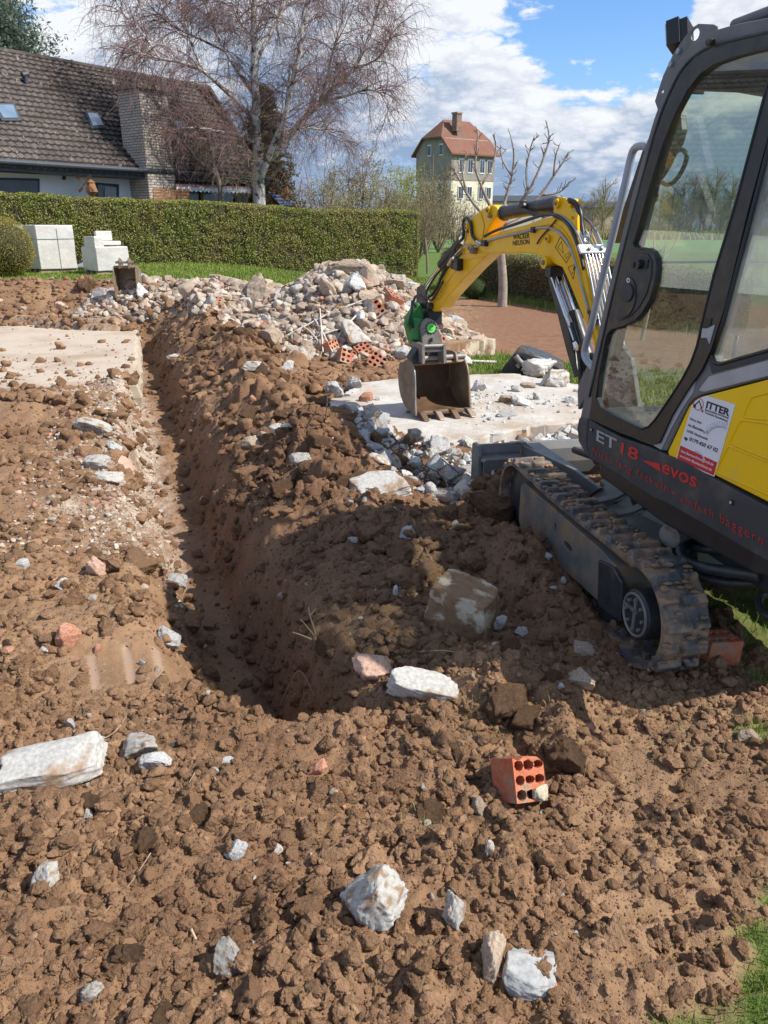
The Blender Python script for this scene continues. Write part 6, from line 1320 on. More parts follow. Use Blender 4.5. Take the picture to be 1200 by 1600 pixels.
# ------------------------------------------------------------------ greenery: leaves and branches
def leafmat(name, c1, c2, c3, sc_=3.0, s3=1.1, tr=.25):
    m, t, Nn, Ll, B = newmat(name); tcx = Nn.new('ShaderNodeTexCoord'); out = Nn['Material Output']
    gm = Nn.new('ShaderNodeNewGeometry')
    def nz(s_, d=5):
        n = _n(t, 'ShaderNodeTexNoise', Scale=s_, Detail=d, Roughness=.7); Ll.new(tcx.outputs['Object'], n.inputs['Vector'])
        r = Nn.new('ShaderNodeMapRange'); Ll.new(n.outputs['Fac'], r.inputs[0]); r.inputs[1].default_value = .38; r.inputs[2].default_value = .62; return r.outputs[0]
    a = Nn.new('ShaderNodeMixRGB'); a.inputs[1].default_value = (*c1, 1); a.inputs[2].default_value = (*c2, 1); Ll.new(nz(sc_*14, 2), a.inputs[0])
    b = Nn.new('ShaderNodeMixRGB'); Ll.new(a.outputs[0], b.inputs[1]); b.inputs[2].default_value = (*c3, 1)
    mm = Nn.new('ShaderNodeMath'); mm.operation = 'MULTIPLY'; Ll.new(nz(s3), mm.inputs[0]); mm.inputs[1].default_value = .75; Ll.new(mm.outputs[0], b.inputs[0])
    hs = Nn.new('ShaderNodeHueSaturation'); Ll.new(b.outputs[0], hs.inputs['Color'])
    r2 = Nn.new('ShaderNodeMapRange'); Ll.new(gm.outputs['Random Per Island'], r2.inputs[0]); r2.inputs[3].default_value = .6; r2.inputs[4].default_value = 1.45; Ll.new(r2.outputs[0], hs.inputs['Value'])
    Ll.new(hs.outputs[0], B.inputs['Base Color']); B.inputs['Roughness'].default_value = .6; B.inputs['Specular IOR Level'].default_value = .25
    tl = Nn.new('ShaderNodeBsdfTranslucent'); Ll.new(hs.outputs[0], tl.inputs[0]); mx = Nn.new('ShaderNodeMixShader'); mx.inputs[0].default_value = tr
    Ll.new(B.outputs[0], mx.inputs[1]); Ll.new(tl.outputs[0], mx.inputs[2]); Ll.new(mx.outputs[0], out.inputs[0]); return m
M['hedge_leaf'] = leafmat('hedge_leaf', (.175, .215, .042), (.28, .315, .08), (.33, .27, .10), 3, .8)
M['hedge_leaf_b'] = leafmat('hedge_leaf_brownish', (.13, .14, .045), (.21, .20, .08), (.24, .17, .09), 3, .9)
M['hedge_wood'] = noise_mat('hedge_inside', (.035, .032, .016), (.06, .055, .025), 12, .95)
M['box_leaf'] = leafmat('box_leaf', (.03, .075, .012), (.06, .13, .02), (.09, .13, .03))
M['gold_leaf'] = leafmat('gold_leaf', (.26, .22, .045), (.34, .26, .07), (.20, .20, .05))
M['dull_leaf'] = leafmat('brown_conifer', (.10, .075, .042), (.15, .115, .07), (.07, .075, .03), 2, .5)
M['blue_needle'] = leafmat('blue_needle', (.10, .15, .12), (.17, .22, .17), (.09, .12, .07), 2, .5)
M['willow'] = leafmat('willow_green', (.32, .36, .07), (.42, .42, .12), (.28, .28, .08), 1, .3)
M['bud'] = leafmat('bud_haze', (.26, .25, .09), (.34, .28, .13), (.24, .18, .10), 1, .3)
def leaves(P_, size, gg, nrm=None, flat=.5, asp=.6):
    n = len(P_); A = gg.normal(size=(n, 3)); A /= np.linalg.norm(A, axis=1)[:, None]
    if nrm is not None: A = A*flat+nrm*(1-flat); A /= np.linalg.norm(A, axis=1)[:, None]
    R_2 = gg.normal(size=(n, 3)); U = np.cross(A, R_2); U /= np.linalg.norm(U, axis=1)[:, None]; W2 = np.cross(A, U)
    s_ = (size*gg.uniform(.6, 1.3, n))[:, None]/2
    V = np.stack([P_-U*s_, P_-W2*s_*asp, P_+U*s_, P_+W2*s_*asp], 1).reshape(-1, 3); return V, np.arange(n*4).reshape(-1, 4)
def cat2(*L_):
    VV, FF, o_ = [], [], 0
    for V, F in L_: VV.append(V); FF.append(F+o_); o_ += len(V)
    return np.concatenate(VV), np.concatenate(FF)
def hedge(name, label, A, B_, topA, topB, th, n_front, lsz, mat='hedge_leaf', rnd_end=True, seed=1, skirt=0):
    gg = np.random.default_rng(seed); A = np.array(A, float); B_ = np.array(B_, float); d = B_-A; Ln = math.hypot(d[0], d[1]); u = d/Ln; u[2] = 0; nb = np.array([-u[1], u[0], 0])
    if nb[1] < 0: nb = -nb
    t_ = thing(name, label, 'hedge', A)
    def topz(s_): return topA+(topB-topA)*s_+.04*np.sin(s_*Ln*.9)+.11*pn(s_*Ln*.6, s_*0+3, seed)+.07*pn(s_*Ln*2.1, s_*0+5, seed)
    def gz_(s_): return Hat(A[0]+d[0]*s_, A[1]+d[1]*s_)
    s1 = gg.uniform(0, 1, n_front); v = gg.uniform(0, 1, n_front)**.85; zb = gz_(s1); zt_ = topz(s1); z = zb+(zt_-zb)*v
    rd = .22*np.maximum(0, v-.86)/.14*.8; off = gg.uniform(-.03, .13, n_front)+rd+.05*pn(s1*Ln*1.1, z*1.1, seed+9)+.035*pn(s1*Ln*3.3, z*3, seed+19)
    endr = np.maximum(0, (s1*Ln-(Ln-.5))/.5); off = off+endr**2*th*.5
    P1 = A+s1[:, None]*d+nb*off[:, None]; P1[:, 2] = z; N1 = np.tile(-nb, (n_front, 1))
    n2 = int(n_front*.30); s2 = gg.uniform(0, 1, n2); w2 = gg.uniform(0, 1, n2); P2 = A+s2[:, None]*d+nb*(w2*th)[:, None]; P2[:, 2] = topz(s2)-gg.uniform(-.03, .07, n2)-.12*(np.abs(w2-.5)*2)**4; N2 = np.tile([0, 0, 1.0], (n2, 1))
    n3_ = int(n_front*.06*max(th, .6)); w3 = gg.uniform(0, 1, n3_); v3 = gg.uniform(0, 1, n3_); P3 = B_+nb*(w3*th)[:, None]; P3 = P3+u*(-.02-gg.uniform(0, .1, n3_)-.2*(np.abs(w3-.5)*2)**2)[:, None]; zb3 = gz_(np.ones(n3_)); P3[:, 2] = zb3+(topz(np.ones(n3_))-zb3)*v3; N3 = np.tile(u, (n3_, 1))
    Pa = np.concatenate([P1, P2, P3]); Na = np.concatenate([N1, N2, N3]); dd_ = fbm(Pa[:, 0]*1.0+Pa[:, 1]*.6, Pa[:, 2]*1.0+Pa[:, 1]*.3, .5, 4, seed+77); kk_ = dd_+gg.uniform(-.35, .45, len(Pa)) > -.16; Pa = Pa[kk_]+nb*(np.maximum(0, -dd_[kk_])*.12)[:, None]; Na = Na[kk_]
    part('foliage', leaves(Pa, lsz, gg, Na, .62), M[mat], t_)
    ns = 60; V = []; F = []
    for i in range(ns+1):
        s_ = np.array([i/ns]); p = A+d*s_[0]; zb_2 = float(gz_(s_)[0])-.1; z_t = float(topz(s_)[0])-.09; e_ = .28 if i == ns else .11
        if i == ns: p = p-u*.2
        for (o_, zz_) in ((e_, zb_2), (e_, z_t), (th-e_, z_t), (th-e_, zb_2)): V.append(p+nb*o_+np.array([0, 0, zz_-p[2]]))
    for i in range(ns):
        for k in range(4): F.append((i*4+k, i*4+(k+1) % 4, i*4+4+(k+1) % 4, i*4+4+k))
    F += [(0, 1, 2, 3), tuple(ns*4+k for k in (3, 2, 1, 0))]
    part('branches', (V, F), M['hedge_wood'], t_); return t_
LY, RY = 24.5, 31.0
A_ = at_y(-120, 430, 23.4); B2 = at_y(662, 430, RY); A_[2] = Hat(A_[0], A_[1])[0]; B2[2] = Hat(B2[0], B2[1])[0]
hedge('hedge', 'long clipped green hedge running across behind the rubble heap', A_, B2, at_y(-120, 292, 23.4)[2], at_y(650, 333, RY)[2], 1.3, 120000, .052, seed=3)
A2 = at_y(686, 470, 24.5); B3 = at_y(1120, 560, 12.6); A2[2] = Hat(A2[0], A2[1])[0]; B3[2] = Hat(B3[0], B3[1])[0]
hedge('hedge', 'lower brownish hedge behind the boom along the tilled plot', A2, B3, at_y(690, 387, 24.5)[2], at_y(1100, 428, 12.8)[2], .7, 44000, .040, 'hedge_leaf_b', seed=4)
# grass growing at the foot of the lower hedge
nn_ = 3500; s_ = g.uniform(size=nn_); o_ = -np.abs(g.normal(size=nn_))*.22; d_ = (B3-A2)[:2]; nb_ = np.array([-d_[1], d_[0]])/np.linalg.norm(d_); nb_ = nb_ if nb_[1] > 0 else -nb_
XY = A2[:2]+s_[:, None]*d_+nb_*o_[:, None]; blades('hedge_foot_grass', np.stack([XY[:, 0], XY[:, 1], Hat(XY[:, 0], XY[:, 1])], -1), g.uniform(.05, .20, nn_), g.uniform(.006, .014, nn_), M['grass'], 'grass at the foot of the lower hedge', lean=.6)
def ball_bush(name, label, px, py, wpx, hpx, mat, n, lsz, seed):
    P_ = hit(px, py); dep = P_[1]*CT+(1.6-P_[2])*ST; a = wpx/2/1200*dep; b = hpx/2/1200*dep*1.03; gg = np.random.default_rng(seed); t_ = thing(name, label, 'bush', P_)
    D_ = gg.normal(size=(n, 3)); D_ /= np.linalg.norm(D_, axis=1)[:, None]; r = 1-np.abs(gg.normal(size=n))*.07+.05*n3(D_, 2.2, seed)
    c = P_+np.array([0, a*.6, b]); part('foliage', leaves(c+D_*r[:, None]*np.array([a, a, b]), lsz, gg, D_, .65), M[mat], t_)
    V, F = ico(3); part('branches', (c+V*np.array([a, a, b])*.86, F), M['hedge_wood'], t_); return t_
ball_bush('round_bush', 'small round dark green box bush beside the fruit tree', 742, 468, 38, 30, 'box_leaf', 5200, .024, 5)
ball_bush('round_bush', 'yellow-brown domed bush at the left edge on the lawn', 6, 436, 82, 88, 'gold_leaf', 14000, .032, 6)

# ---- branching
def limb(P_, R, out): out.append((np.array(P_, float), np.array(R, float)))
def twiggy(paths, gg, nb, Lb, nt_, Lt, droop, rb=.018, rt=.006, up=.0, lv3=0, L3=.3, spread=1.0, twn=5):
    """paths: list of (points, radii). returns (limbs, branches, twigs)"""
    br, tw = [], []
    def wander(p, d, L_, n, dr, w=.28):
        Q = [p]; d = d/np.linalg.norm(d)
        for i in range(n): d = d+gg.normal(size=3)*w*.5+np.array([0, 0, -dr*(i+1)/n+up]); d /= np.linalg.norm(d); p = p+d*L_/n; Q.append(p)
        return np.array(Q)
    for P_, R in paths:
        P_ = np.asarray(P_); n = len(P_); Ltot = np.linalg.norm(np.diff(P_, axis=0), axis=1).sum()
        for k in range(int(nb*Ltot)):
            f = gg.uniform(.22, 1.0); i = min(int(f*(n-1)), n-2); q = P_[i]+(P_[i+1]-P_[i])*(f*(n-1)-i); T = (P_[i+1]-P_[i]); T /= np.linalg.norm(T)
            d = T*.6+gg.normal(size=3)*.62*spread+np.array([0, 0, .15]); L_ = Lb*gg.uniform(.45, 1.25)*(1.2-.5*f); b = wander(q, d, L_, 5, droop*.35)
            br.append((b, np.linspace(rb, rt*1.2, 6)))
            for j in range(nt_):
                ff = gg.uniform(.2, 1.0); ii = min(int(ff*5), 4); qq = b[ii]+(b[ii+1]-b[ii])*(ff*5-ii); Tb = (b[ii+1]-b[ii]); Tb /= np.linalg.norm(Tb)
                tt = wander(qq, Tb*.7+gg.normal(size=3)*.6*spread, Lt*gg.uniform(.5, 1.3), twn-1, droop); tw.append((tt, np.linspace(rt, rt*.45, twn)))
                for _ in range(lv3):
                    q3 = tt[gg.integers(1, twn)]; tw.append((wander(q3, gg.normal(size=3)+(tt[-1]-tt[0])/Lt, L3*gg.uniform(.5, 1.3), twn-1, droop), np.linspace(rt*.7, rt*.4, twn)))
    return br, tw
M['birch_bark'] = noise_mat('birch_bark', (.50, .47, .43), (.62, .60, .56), 3, .8, c3=(.07, .055, .045), s3=4.5, l3=(.50, .60), bump=.3, bscale=20)
M['bark'] = noise_mat('bark', (.16, .125, .10), (.24, .19, .15), 6, .9, bump=.4, bscale=30, c3=(.12, .13, .06), s3=4, l3=(.55, .75))
M['bark_pale'] = noise_mat('fruit_tree_bark', (.26, .22, .18), (.36, .31, .26), 7, .9, bump=.4, bscale=30, c3=(.16, .15, .08), s3=5, l3=(.5, .7))
M['twig_purple'] = noise_mat('purple_twigs', (.20, .125, .115), (.27, .175, .165), 3, .85, spec=.2)
M['twig_brown'] = noise_mat('brown_twigs', (.19, .145, .10), (.27, .21, .14), 3, .85, spec=.2)
M['twig_olive'] = noise_mat('olive_twigs', (.24, .215, .09), (.31, .26, .13), 3, .85, spec=.2)
M['twig_grey'] = noise_mat('grey_twigs', (.20, .18, .16), (.27, .24, .21), 3, .85, spec=.2)
def pxpath(pts, y0, n=3, jit=0.0, gg=None):
    P_ = [at_y(p[0], p[1], y0+(p[2] if len(p) > 2 else 0)) for p in pts]; return smoothpath(P_, n)
def tree_from(name, label, y0, limbs, radii, gg, bark, twm, groundpx, **k):
    base_ = at_y(*groundpx, y0); base_[2] = Hat(base_[0], base_[1])[0]; t_ = thing(name, label, 'tree', base_)
    paths = []
    for i, (L_, (r0, r1)) in enumerate(zip(limbs, radii)):
        Q = pxpath(L_, y0)
        if i == 0: Q = np.concatenate([[base_-np.array([0, 0, .1])], Q])
        R = np.linspace(r0, r1, len(Q))
        if i == 0: R[0] *= 1.35
        paths.append((Q, R))
    V, F = zip(*[tube(Q, R, 9) for Q, R in paths[:1]]); part('trunk', (V[0], F[0]), M[bark], t_, smooth=True)
    if len(paths) > 1: part('limbs', J(*[tube(Q, R, 7) for Q, R in paths[1:]]), M[bark], t_, smooth=True)
    br, tw = twiggy(paths, gg, **k); part('crown', cat2(tubes_fast(br, 4), tubes_fast(tw, 3)), M[twm], t_); return t_, paths, tw
bl_ = [[(405, 318), (404, 290), (402, 262), (403, 235), (399, 200), (400, 160), (397, 120), (398, 70), (396, 30), (399, -40), (396, -130)],
 [(405, 285, -.1), (420, 245, -.3), (436, 205, -.6), (450, 165, -.8), (456, 130, -1), (468, 85, -1.2), (474, 30, -1.2), (486, -30, -1), (492, -110, -1)],
 [(404, 268, .2), (430, 240, .4), (458, 205, .6), (485, 175, .8), (503, 158, 1), (527, 130, 1.2), (552, 108, 1.4), (572, 70, 1.5), (588, 25, 1.5), (598, -30, 1.5)],
 [(500, 160, 1), (512, 120, .5), (520, 80, 0), (533, 40, 0), (540, -10, 0), (545, -70, 0)], [(503, 158, 1), (540, 150, .6), (575, 140, .2), (600, 150, 0), (612, 175, 0)],
 [(400, 190, 0), (372, 160, -.6), (345, 135, -1), (318, 112, -1.5), (285, 98, -2), (250, 92, -2), (215, 84, -2), (190, 92, -2)],
 [(399, 150, 0), (372, 112, .6), (352, 80, 1), (335, 45, 1.4), (322, 5, 1.6), (305, -50, 1.6)], [(398, 100, 0), (418, 60, .8), (440, 20, 1.2), (455, -40, 1.4), (470, -110, 1.4)],
 [(402, 225, 0), (370, 210, -.8), (340, 205, -1.5), (312, 200, -2), (285, 202, -2), (262, 215, -2)], [(318, 112, -1.5), (300, 70, -1.2), (288, 30, -1), (272, -20, -1), (258, -80, -1)],
 [(352, 80, 1), (310, 60, .6), (270, 40, .3), (235, 10, 0), (200, -40, 0)], [(250, 92, -2), (225, 55, -1.4), (195, 25, -1), (170, -20, -1)], [(398, 60, 0), (372, 30, -.8), (360, -10, -1), (348, -70, -1)],
 [(436, 205, -.6), (475, 200, -1), (510, 205, -1.4), (540, 225, -1.6)], [(552, 108, 1.4), (585, 95, 1), (605, 70, .8), (615, 30, .6)]]
rr = [(.25, .07), (.13, .03), (.15, .035), (.07, .02), (.06, .015), (.09, .025), (.085, .02), (.08, .02), (.06, .018), (.06, .018), (.05, .016), (.045, .014), (.05, .016), (.045, .014), (.045, .014)]
gg = np.random.default_rng(40)
tree_from('birch_tree', 'tall birch with white trunk and bare purplish hanging twigs behind the hedge', 31, bl_, rr, gg, 'birch_bark', 'twig_purple', (405, 330), nb=7.5, Lb=1.5, nt_=10, Lt=.95, droop=.40, rb=.018, rt=.0066, lv3=3, L3=.55)
gg = np.random.default_rng(41)
tree_from('bare_tree', 'small bare tree with arching brown twigs in front of the house chimney', 30, [[(346, 318), (344, 295), (338, 270), (330, 245), (326, 215), (322, 190)], [(340, 275, 0), (310, 250, -.3), (290, 225, -.5), (270, 190, -.6), (250, 165, -.6), (225, 160, -.6)], [(338, 268, 0), (360, 240, .3), (375, 215, .5), (382, 190, .6)], [(330, 245, 0), (305, 200, .5), (290, 165, .5), (262, 148, .5)], [(344, 292, 0), (375, 275, -.4), (395, 255, -.6)], [(326, 215, 0), (345, 180, .4), (350, 160, .6)]],
          [(.11, .04), (.05, .015), (.05, .015), (.04, .012), (.04, .012), (.03, .01)], gg, 'bark', 'twig_brown', (346, 330), nb=9, Lb=1.0, nt_=7, Lt=.6, droop=.40, rb=.014, rt=.006, lv3=1, L3=.4)
gg = np.random.default_rng(42)
fl = [[(785, 477), (786, 440), (783, 400), (780, 370), (783, 345)], [(783, 350), (765, 320, -.2), (752, 290, -.3), (743, 262, -.3), (745, 232, -.3), (747, 205, -.3)], [(783, 350), (790, 310, .2), (800, 275, .2), (803, 240, .2), (798, 212, .2)],
      [(784, 348), (805, 325, -.2), (825, 300, -.3), (838, 275, -.3), (850, 245, -.3), (858, 215, -.3), (853, 188, -.3)], [(784, 352), (818, 335, .2), (845, 305, .3), (865, 275, .3), (882, 250, .3), (890, 238, .3)], [(780, 355), (750, 330, .2), (728, 300, .2), (715, 275, .2), (706, 262, .2)],
      [(752, 290, -.3), (768, 262, -.2), (775, 230, -.2), (770, 210, -.2)], [(825, 300, -.3), (822, 268, -.2), (828, 235, -.2), (836, 210, -.2)], [(845, 305, .3), (875, 300, .3), (893, 280, .2)], [(800, 275, .2), (785, 250, .2), (782, 225, .2)], [(728, 300, .2), (722, 262, .2), (730, 240, .2)], [(865, 275, .3), (868, 245, .3), (876, 222, .3)]]
tree_from('fruit_tree', 'pruned bare fruit tree with knobby upright limbs behind the boom', 18.0, fl, [(.115, .07)]+[(.042, .013)]*5+[(.026, .010)]*6, gg, 'bark_pale', 'twig_brown', (785, 480), nb=8.5, Lb=.20, nt_=1, Lt=.10, droop=-.05, rb=.009, rt=.006, up=.12, spread=1.2)
# young tree seen through the cab
gg = np.random.default_rng(43)
tree_from('young_tree', 'slender pale young tree seen through the cab door pane', 12.0, [[(1000, 540), (1010, 500), (1017, 460), (1024, 420), (1022, 380), (1020, 350)], [(1019, 450), (1030, 425, .1), (1037, 400, .1), (1042, 360, .1)], [(1012, 490), (1004, 470, .1), (998, 455, .1)], [(1024, 420), (1045, 395, .2), (1060, 370, .2)]], [(.035, .010), (.014, .005), (.012, .005), (.012, .004)], gg, 'bark_pale', 'twig_grey', (1000, 548), nb=2.5, Lb=.35, nt_=2, Lt=.2, droop=0, rb=.006, rt=.003, up=.1)
def conif(name, label, px0, px1, pyt, y0, mat, n, lsz, seed, cone=.8, ragged=.35):
    gg = np.random.default_rng(seed); nl_ = 900 if n > 60000 else 260; xc = (px0+px1)/2; B0 = at_y(xc, 400, y0); B0[2] = float(Hat(B0[0], B0[1])[0]); T0 = at_y(xc, pyt, y0); Rm = (px1-px0)/2/1200*y0*CT*1.05; Hh = T0[2]-B0[2]
    t_ = thing(name, label, 'tree', B0); nl = nl_; part('trunk', tube([B0, B0+(T0-B0)*.5, T0-np.array([0, 0, .3])], [.28, .18, .04], 8), M['bark'], t_)
    P_ = []; br = []
    for k in range(nl):
        f = gg.uniform(.10, 1); r = Rm*(1-f)**cone*gg.uniform(1-ragged, 1.1)+.15; a = gg.uniform(0, 6.28); tip = B0+np.array([math.cos(a)*r, math.sin(a)*r, Hh*f+r*gg.uniform(-.25, .1)]); root = B0+np.array([0, 0, Hh*f+.1])
        Q = root+(tip-root)*np.linspace(0, 1, 5)[:, None]; br.append((Q, np.linspace(.03, .008, 5))); m_ = n//nl; u = gg.uniform(.15, 1.02, m_); c_ = root+(tip-root)*u[:, None]+gg.normal(size=(m_, 3))*np.array([.10, .10, .07])*Rm*.45; P_.append(c_)
    P_ = np.concatenate(P_); part('crown', leaves(P_, lsz, gg, asp=.35), M[mat], t_); part('branches', tubes_fast(br, 4), M['bark'], t_); return t_
conif('conifer', 'dense brown-green conifer standing behind the birch trunk', 360, 486, 138, 36, 'dull_leaf', 30000, .16, 7, .62)
conif('conifer', 'blue-green conifer rising behind the left end of the tiled roof', -230, 250, -130, 52, 'blue_needle', 130000, .26, 8, .70, .5)
def shrub(name, label, px, pyt, wpx, y0, twm, seed, n=16, bud=None, nb_=4, group=None, cat='shrub', zoff=0):
    gg = np.random.default_rng(seed); B0 = at_y(px, 400, y0); B0[2] = float(Hat(B0[0], B0[1])[0])+zoff; T0 = at_y(px, pyt, y0); Hh = T0[2]-B0[2]; Rm = wpx/2/1200*y0*CT
    t_ = thing(name, label, cat, B0, group); paths = []
    for k in range(n):
        a = gg.uniform(0, 6.28); r = Rm*gg.uniform(.2, 1)**.7; h_ = Hh*gg.uniform(.6, 1.0)*(1-.35*(r/Rm)**2); d = np.array([math.cos(a), math.sin(a), 0]); s_ = np.linspace(0, 1, 6)[:, None]
        Q = B0+d*r*s_**.8+np.array([0, 0, h_])*s_+gg.normal(size=(6, 3))*s_*Rm*.06; paths.append((Q, np.linspace(.010, .003, 6)*Hh))
    part('stems', tubes_fast(paths, 4), M[twm], t_); br, tw = twiggy(paths, gg, nb_/Hh*3, Hh*.22, 4, Hh*.13, .05, rb=.003*Hh, rt=.0014*Hh, up=.06, lv3=1, L3=Hh*.08, twn=4); part('crown', cat2(tubes_fast(br, 3), tubes_fast(tw, 3)), M[twm], t_)
    if bud: Pt = np.concatenate([q[0] for q in tw]); Pt = Pt[gg.permutation(len(Pt))[:int(len(Pt)*.8)]]; part('buds', leaves(Pt, .016*Hh, gg), M[bud], t_)
    return t_
for i, (px, pyt, wp, y0, twm, bud, lb) in enumerate(((470, 262, 70, 42, 'twig_brown', None, 'low brown thicket right behind the birch base'), (508, 240, 60, 44, 'twig_brown', 'bud', 'brownish shrub between the birch and the slim tree'), (532, 262, 50, 38, 'twig_olive', 'bud', 'yellow-green shrub with upright shoots behind the hedge'),
      (560, 212, 74, 50, 'twig_brown', 'bud', 'tall slim budding tree above the middle of the hedge'), (588, 248, 60, 46, 'twig_olive', 'bud', 'olive shrub just right of the slim budding tree'), (612, 270, 50, 44, 'twig_brown', 'bud', 'low brown shrub left of the yellow willow'),
      (630, 238, 64, 90, 'willow', 'willow', 'bright yellow-green willow beside the tall house'), (655, 285, 60, 50, 'twig_brown', 'bud', 'brown shrub above the right end of the long hedge'), (684, 232, 70, 62, 'twig_brown', 'bud', 'tall bare shrub in front of the tall house'),
      (712, 290, 60, 70, 'twig_brown', None, 'dark tangled shrub at the field edge below the tall house'), (745, 300, 60, 72, 'twig_brown', 'bud', 'shrub at the field edge right of the dark tangle'), (664, 262, 56, 58, 'twig_brown', 'bud', 'budding shrub hiding the left foot of the tall house'), (500, 290, 90, 35, 'twig_brown', None, 'dark bare thicket low behind the hedge'))):
    shrub('shrub' if 'tree' not in lb and 'willow' not in lb else 'small_tree', lb, px, pyt, wp, y0, twm, 60+i, bud=bud, n=14 if y0 < 60 else 18)
def far_tree(px, pyt, wpx, y0, label, group, src=None, seed=80, twm='twig_grey'):
    gg = np.random.default_rng(seed)
    B0 = at_y(px, 360, y0); B0[2] = float(Hat(B0[0], B0[1])[0]); Hh = at_y(px, pyt, y0)[2]-B0[2]
    if src is None:
        t_ = thing('bare_tree', label, 'tree', B0, group); paths = []; s_ = np.linspace(0, 1, 7)[:, None]; Q = B0+np.array([0, 0, Hh*.9])*s_+gg.normal(size=(7, 3))*Hh*.012; paths.append((Q, np.linspace(.022, .004, 7)*Hh))
        part('trunk', tubes_fast(paths, 5), M['bark'], t_)
        for k in range(26):
            f = gg.uniform(.15, .8); a = gg.uniform(0, 6.28); L_ = Hh*.38*gg.uniform(.6, 1.1)*(1.1-f*.7); s5 = np.linspace(0, 1, 6)[:, None]; Q = B0+np.array([0, 0, Hh*.9*f])+np.array([math.cos(a)*L_*.8, math.sin(a)*L_*.8, 0])*s5**.9+np.array([0, 0, L_*.75])*s5**1.3; paths.append((Q, np.linspace(.007, .0025, 6)*Hh))
        br, tw = twiggy(paths, gg, 40/Hh, Hh*.12, 3, Hh*.07, .0, rb=.0022*Hh, rt=.0012*Hh, up=.05, lv3=0, twn=4); part('crown', cat2(tubes_fast(paths[1:], 4), tubes_fast(br, 3), tubes_fast(tw, 3)), M[twm], t_); t_['h'] = Hh; return t_, Hh
    t_ = copy_tree(src[0]); k = Hh/src[1]; t_.location = tuple(B0); t_.scale = (k*gg.uniform(.8, 1.2),)*2+(k,); t_.rotation_euler = (0, 0, gg.uniform(0, 6.28)); t_['label'] = label; t_['group'] = group; return t_
FT = [far_tree(1110, 250, 60, 150, 'broad bare tree at the right of the far row seen through the cab', 'bare trees on the far side of the field', seed=81), far_tree(940, 262, 50, 150, 'pale slender bare tree left of the hand rail beside the barn', 'bare trees on the far side of the field', seed=83, twm='twig_olive')]
far = [(1046, 280), (1062, 262), (1078, 255), (1092, 262), (1028, 290), (1135, 262), (1150, 270), (1165, 275), (1185, 260), (1010, 300), (905, 300), (925, 296), (880, 312), (968, 310), (860, 305), (1215, 255), (840, 312), (1100, 285), (1125, 300), (1070, 300), (1052, 300), (1160, 300), (1240, 262), (1260, 270)]
for i, (px, pt) in enumerate(far):
    far_tree(px, pt, 50, 150+(i*37) % 40, 'bare leafless tree in the far row behind the green field', 'bare leafless trees of the far row', src=FT[0 if i % 3 else 1], seed=100+i)
far_sh = None
for i, px in enumerate(range(690, 1290, 26)):
    if far_sh is None: far_sh = shrub('field_shrub', 'brown shrub in the row along the far field edge', px, 322, 55, 140, 'twig_brown', 120, n=18, nb_=4, group='shrubs along the far field edge'); fx0 = far_sh.location.copy(); continue
    c = copy_tree(far_sh); c['label'] = 'brown shrub of the far field row seen '+('left of the boom' if px < 780 else ('above the boom' if px < 930 else ('through the front half of the cab' if px < 1090 else 'through the rear half of the cab'))); yy = 140+(i*13) % 22; p = at_y(px, 360, yy); c.location = (p[0], yy, float(Hat(p[0], yy)[0])); k = .6+.5*((i*7) % 10)/10; c.scale = (k*1.3, k*1.3, k); c.rotation_euler = (0, 0, i*1.7)
# dead grass along the far edge, rough bank
xg = g.uniform(-20, 95, 26000); yg = g.uniform(112, 138, 26000); blades('dry_field_edge', np.stack([xg, yg, Hat(xg, yg)], -1), g.uniform(.4, 1.3, 26000), g.uniform(.12, .3, 26000), M['straw'], 'band of dry grass at the far edge of the field', lean=.7)

# ------------------------------------------------------------------ left house
M['tile'] = noise_mat('roof_tile', (.050, .042, .038), (.105, .085, .074), 2.3, .85, c3=(.26, .25, .22), s3=4.2, l3=(.60, .72), bump=.3, bscale=14, spec=.2)
def tilemat():
    m, t, Nn, Ll, B = newmat('tiled_roof'); tcx = Nn.new('ShaderNodeTexCoord')
    b = Nn.new('ShaderNodeTexBrick'); b.inputs['Scale'].default_value = 1; b.offset = 0.5; b.inputs['Color1'].default_value = (.13, .108, .095, 1); b.inputs['Color2'].default_value = (.085, .068, .058, 1); b.inputs['Mortar'].default_value = (.022, .018, .016, 1)  # near-black joint colour paints the shadow in the gaps between tiles
    b.inputs['Mortar Size'].default_value = .028; b.inputs['Mortar Smooth'].default_value = .6; b.inputs['Brick Width'].default_value = .25; b.inputs['Row Height'].default_value = .26; Ll.new(tcx.outputs['UV'], b.inputs['Vector'])
    n = _n(t, 'ShaderNodeTexNoise', Scale=5.0, Detail=8, Roughness=.7); Ll.new(tcx.outputs['Object'], n.inputs['Vector']); r = Nn.new('ShaderNodeMapRange'); Ll.new(n.outputs['Fac'], r.inputs[0]); r.inputs[1].default_value = .60; r.inputs[2].default_value = .68
    mx = Nn.new('ShaderNodeMixRGB'); Ll.new(r.outputs[0], mx.inputs[0]); Ll.new(b.outputs['Color'], mx.inputs[1]); mx.inputs[2].default_value = (.30, .29, .25, 1)
    n2 = _n(t, 'ShaderNodeTexNoise', Scale=.5, Detail=5, Roughness=.6); Ll.new(tcx.outputs['Object'], n2.inputs['Vector']); hs = Nn.new('ShaderNodeHueSaturation'); r2 = Nn.new('ShaderNodeMapRange'); Ll.new(n2.outputs['Fac'], r2.inputs[0]); r2.inputs[1].default_value = .3; r2.inputs[2].default_value = .7; r2.inputs[3].default_value = .7; r2.inputs[4].default_value = 1.35; Ll.new(r2.outputs[0], hs.inputs['Value']); Ll.new(mx.outputs[0], hs.inputs['Color'])
    Ll.new(hs.outputs[0], B.inputs['Base Color']); B.inputs['Roughness'].default_value = .85; B.inputs['Specular IOR Level'].default_value = .2; return m
M['tiled'] = tilemat()
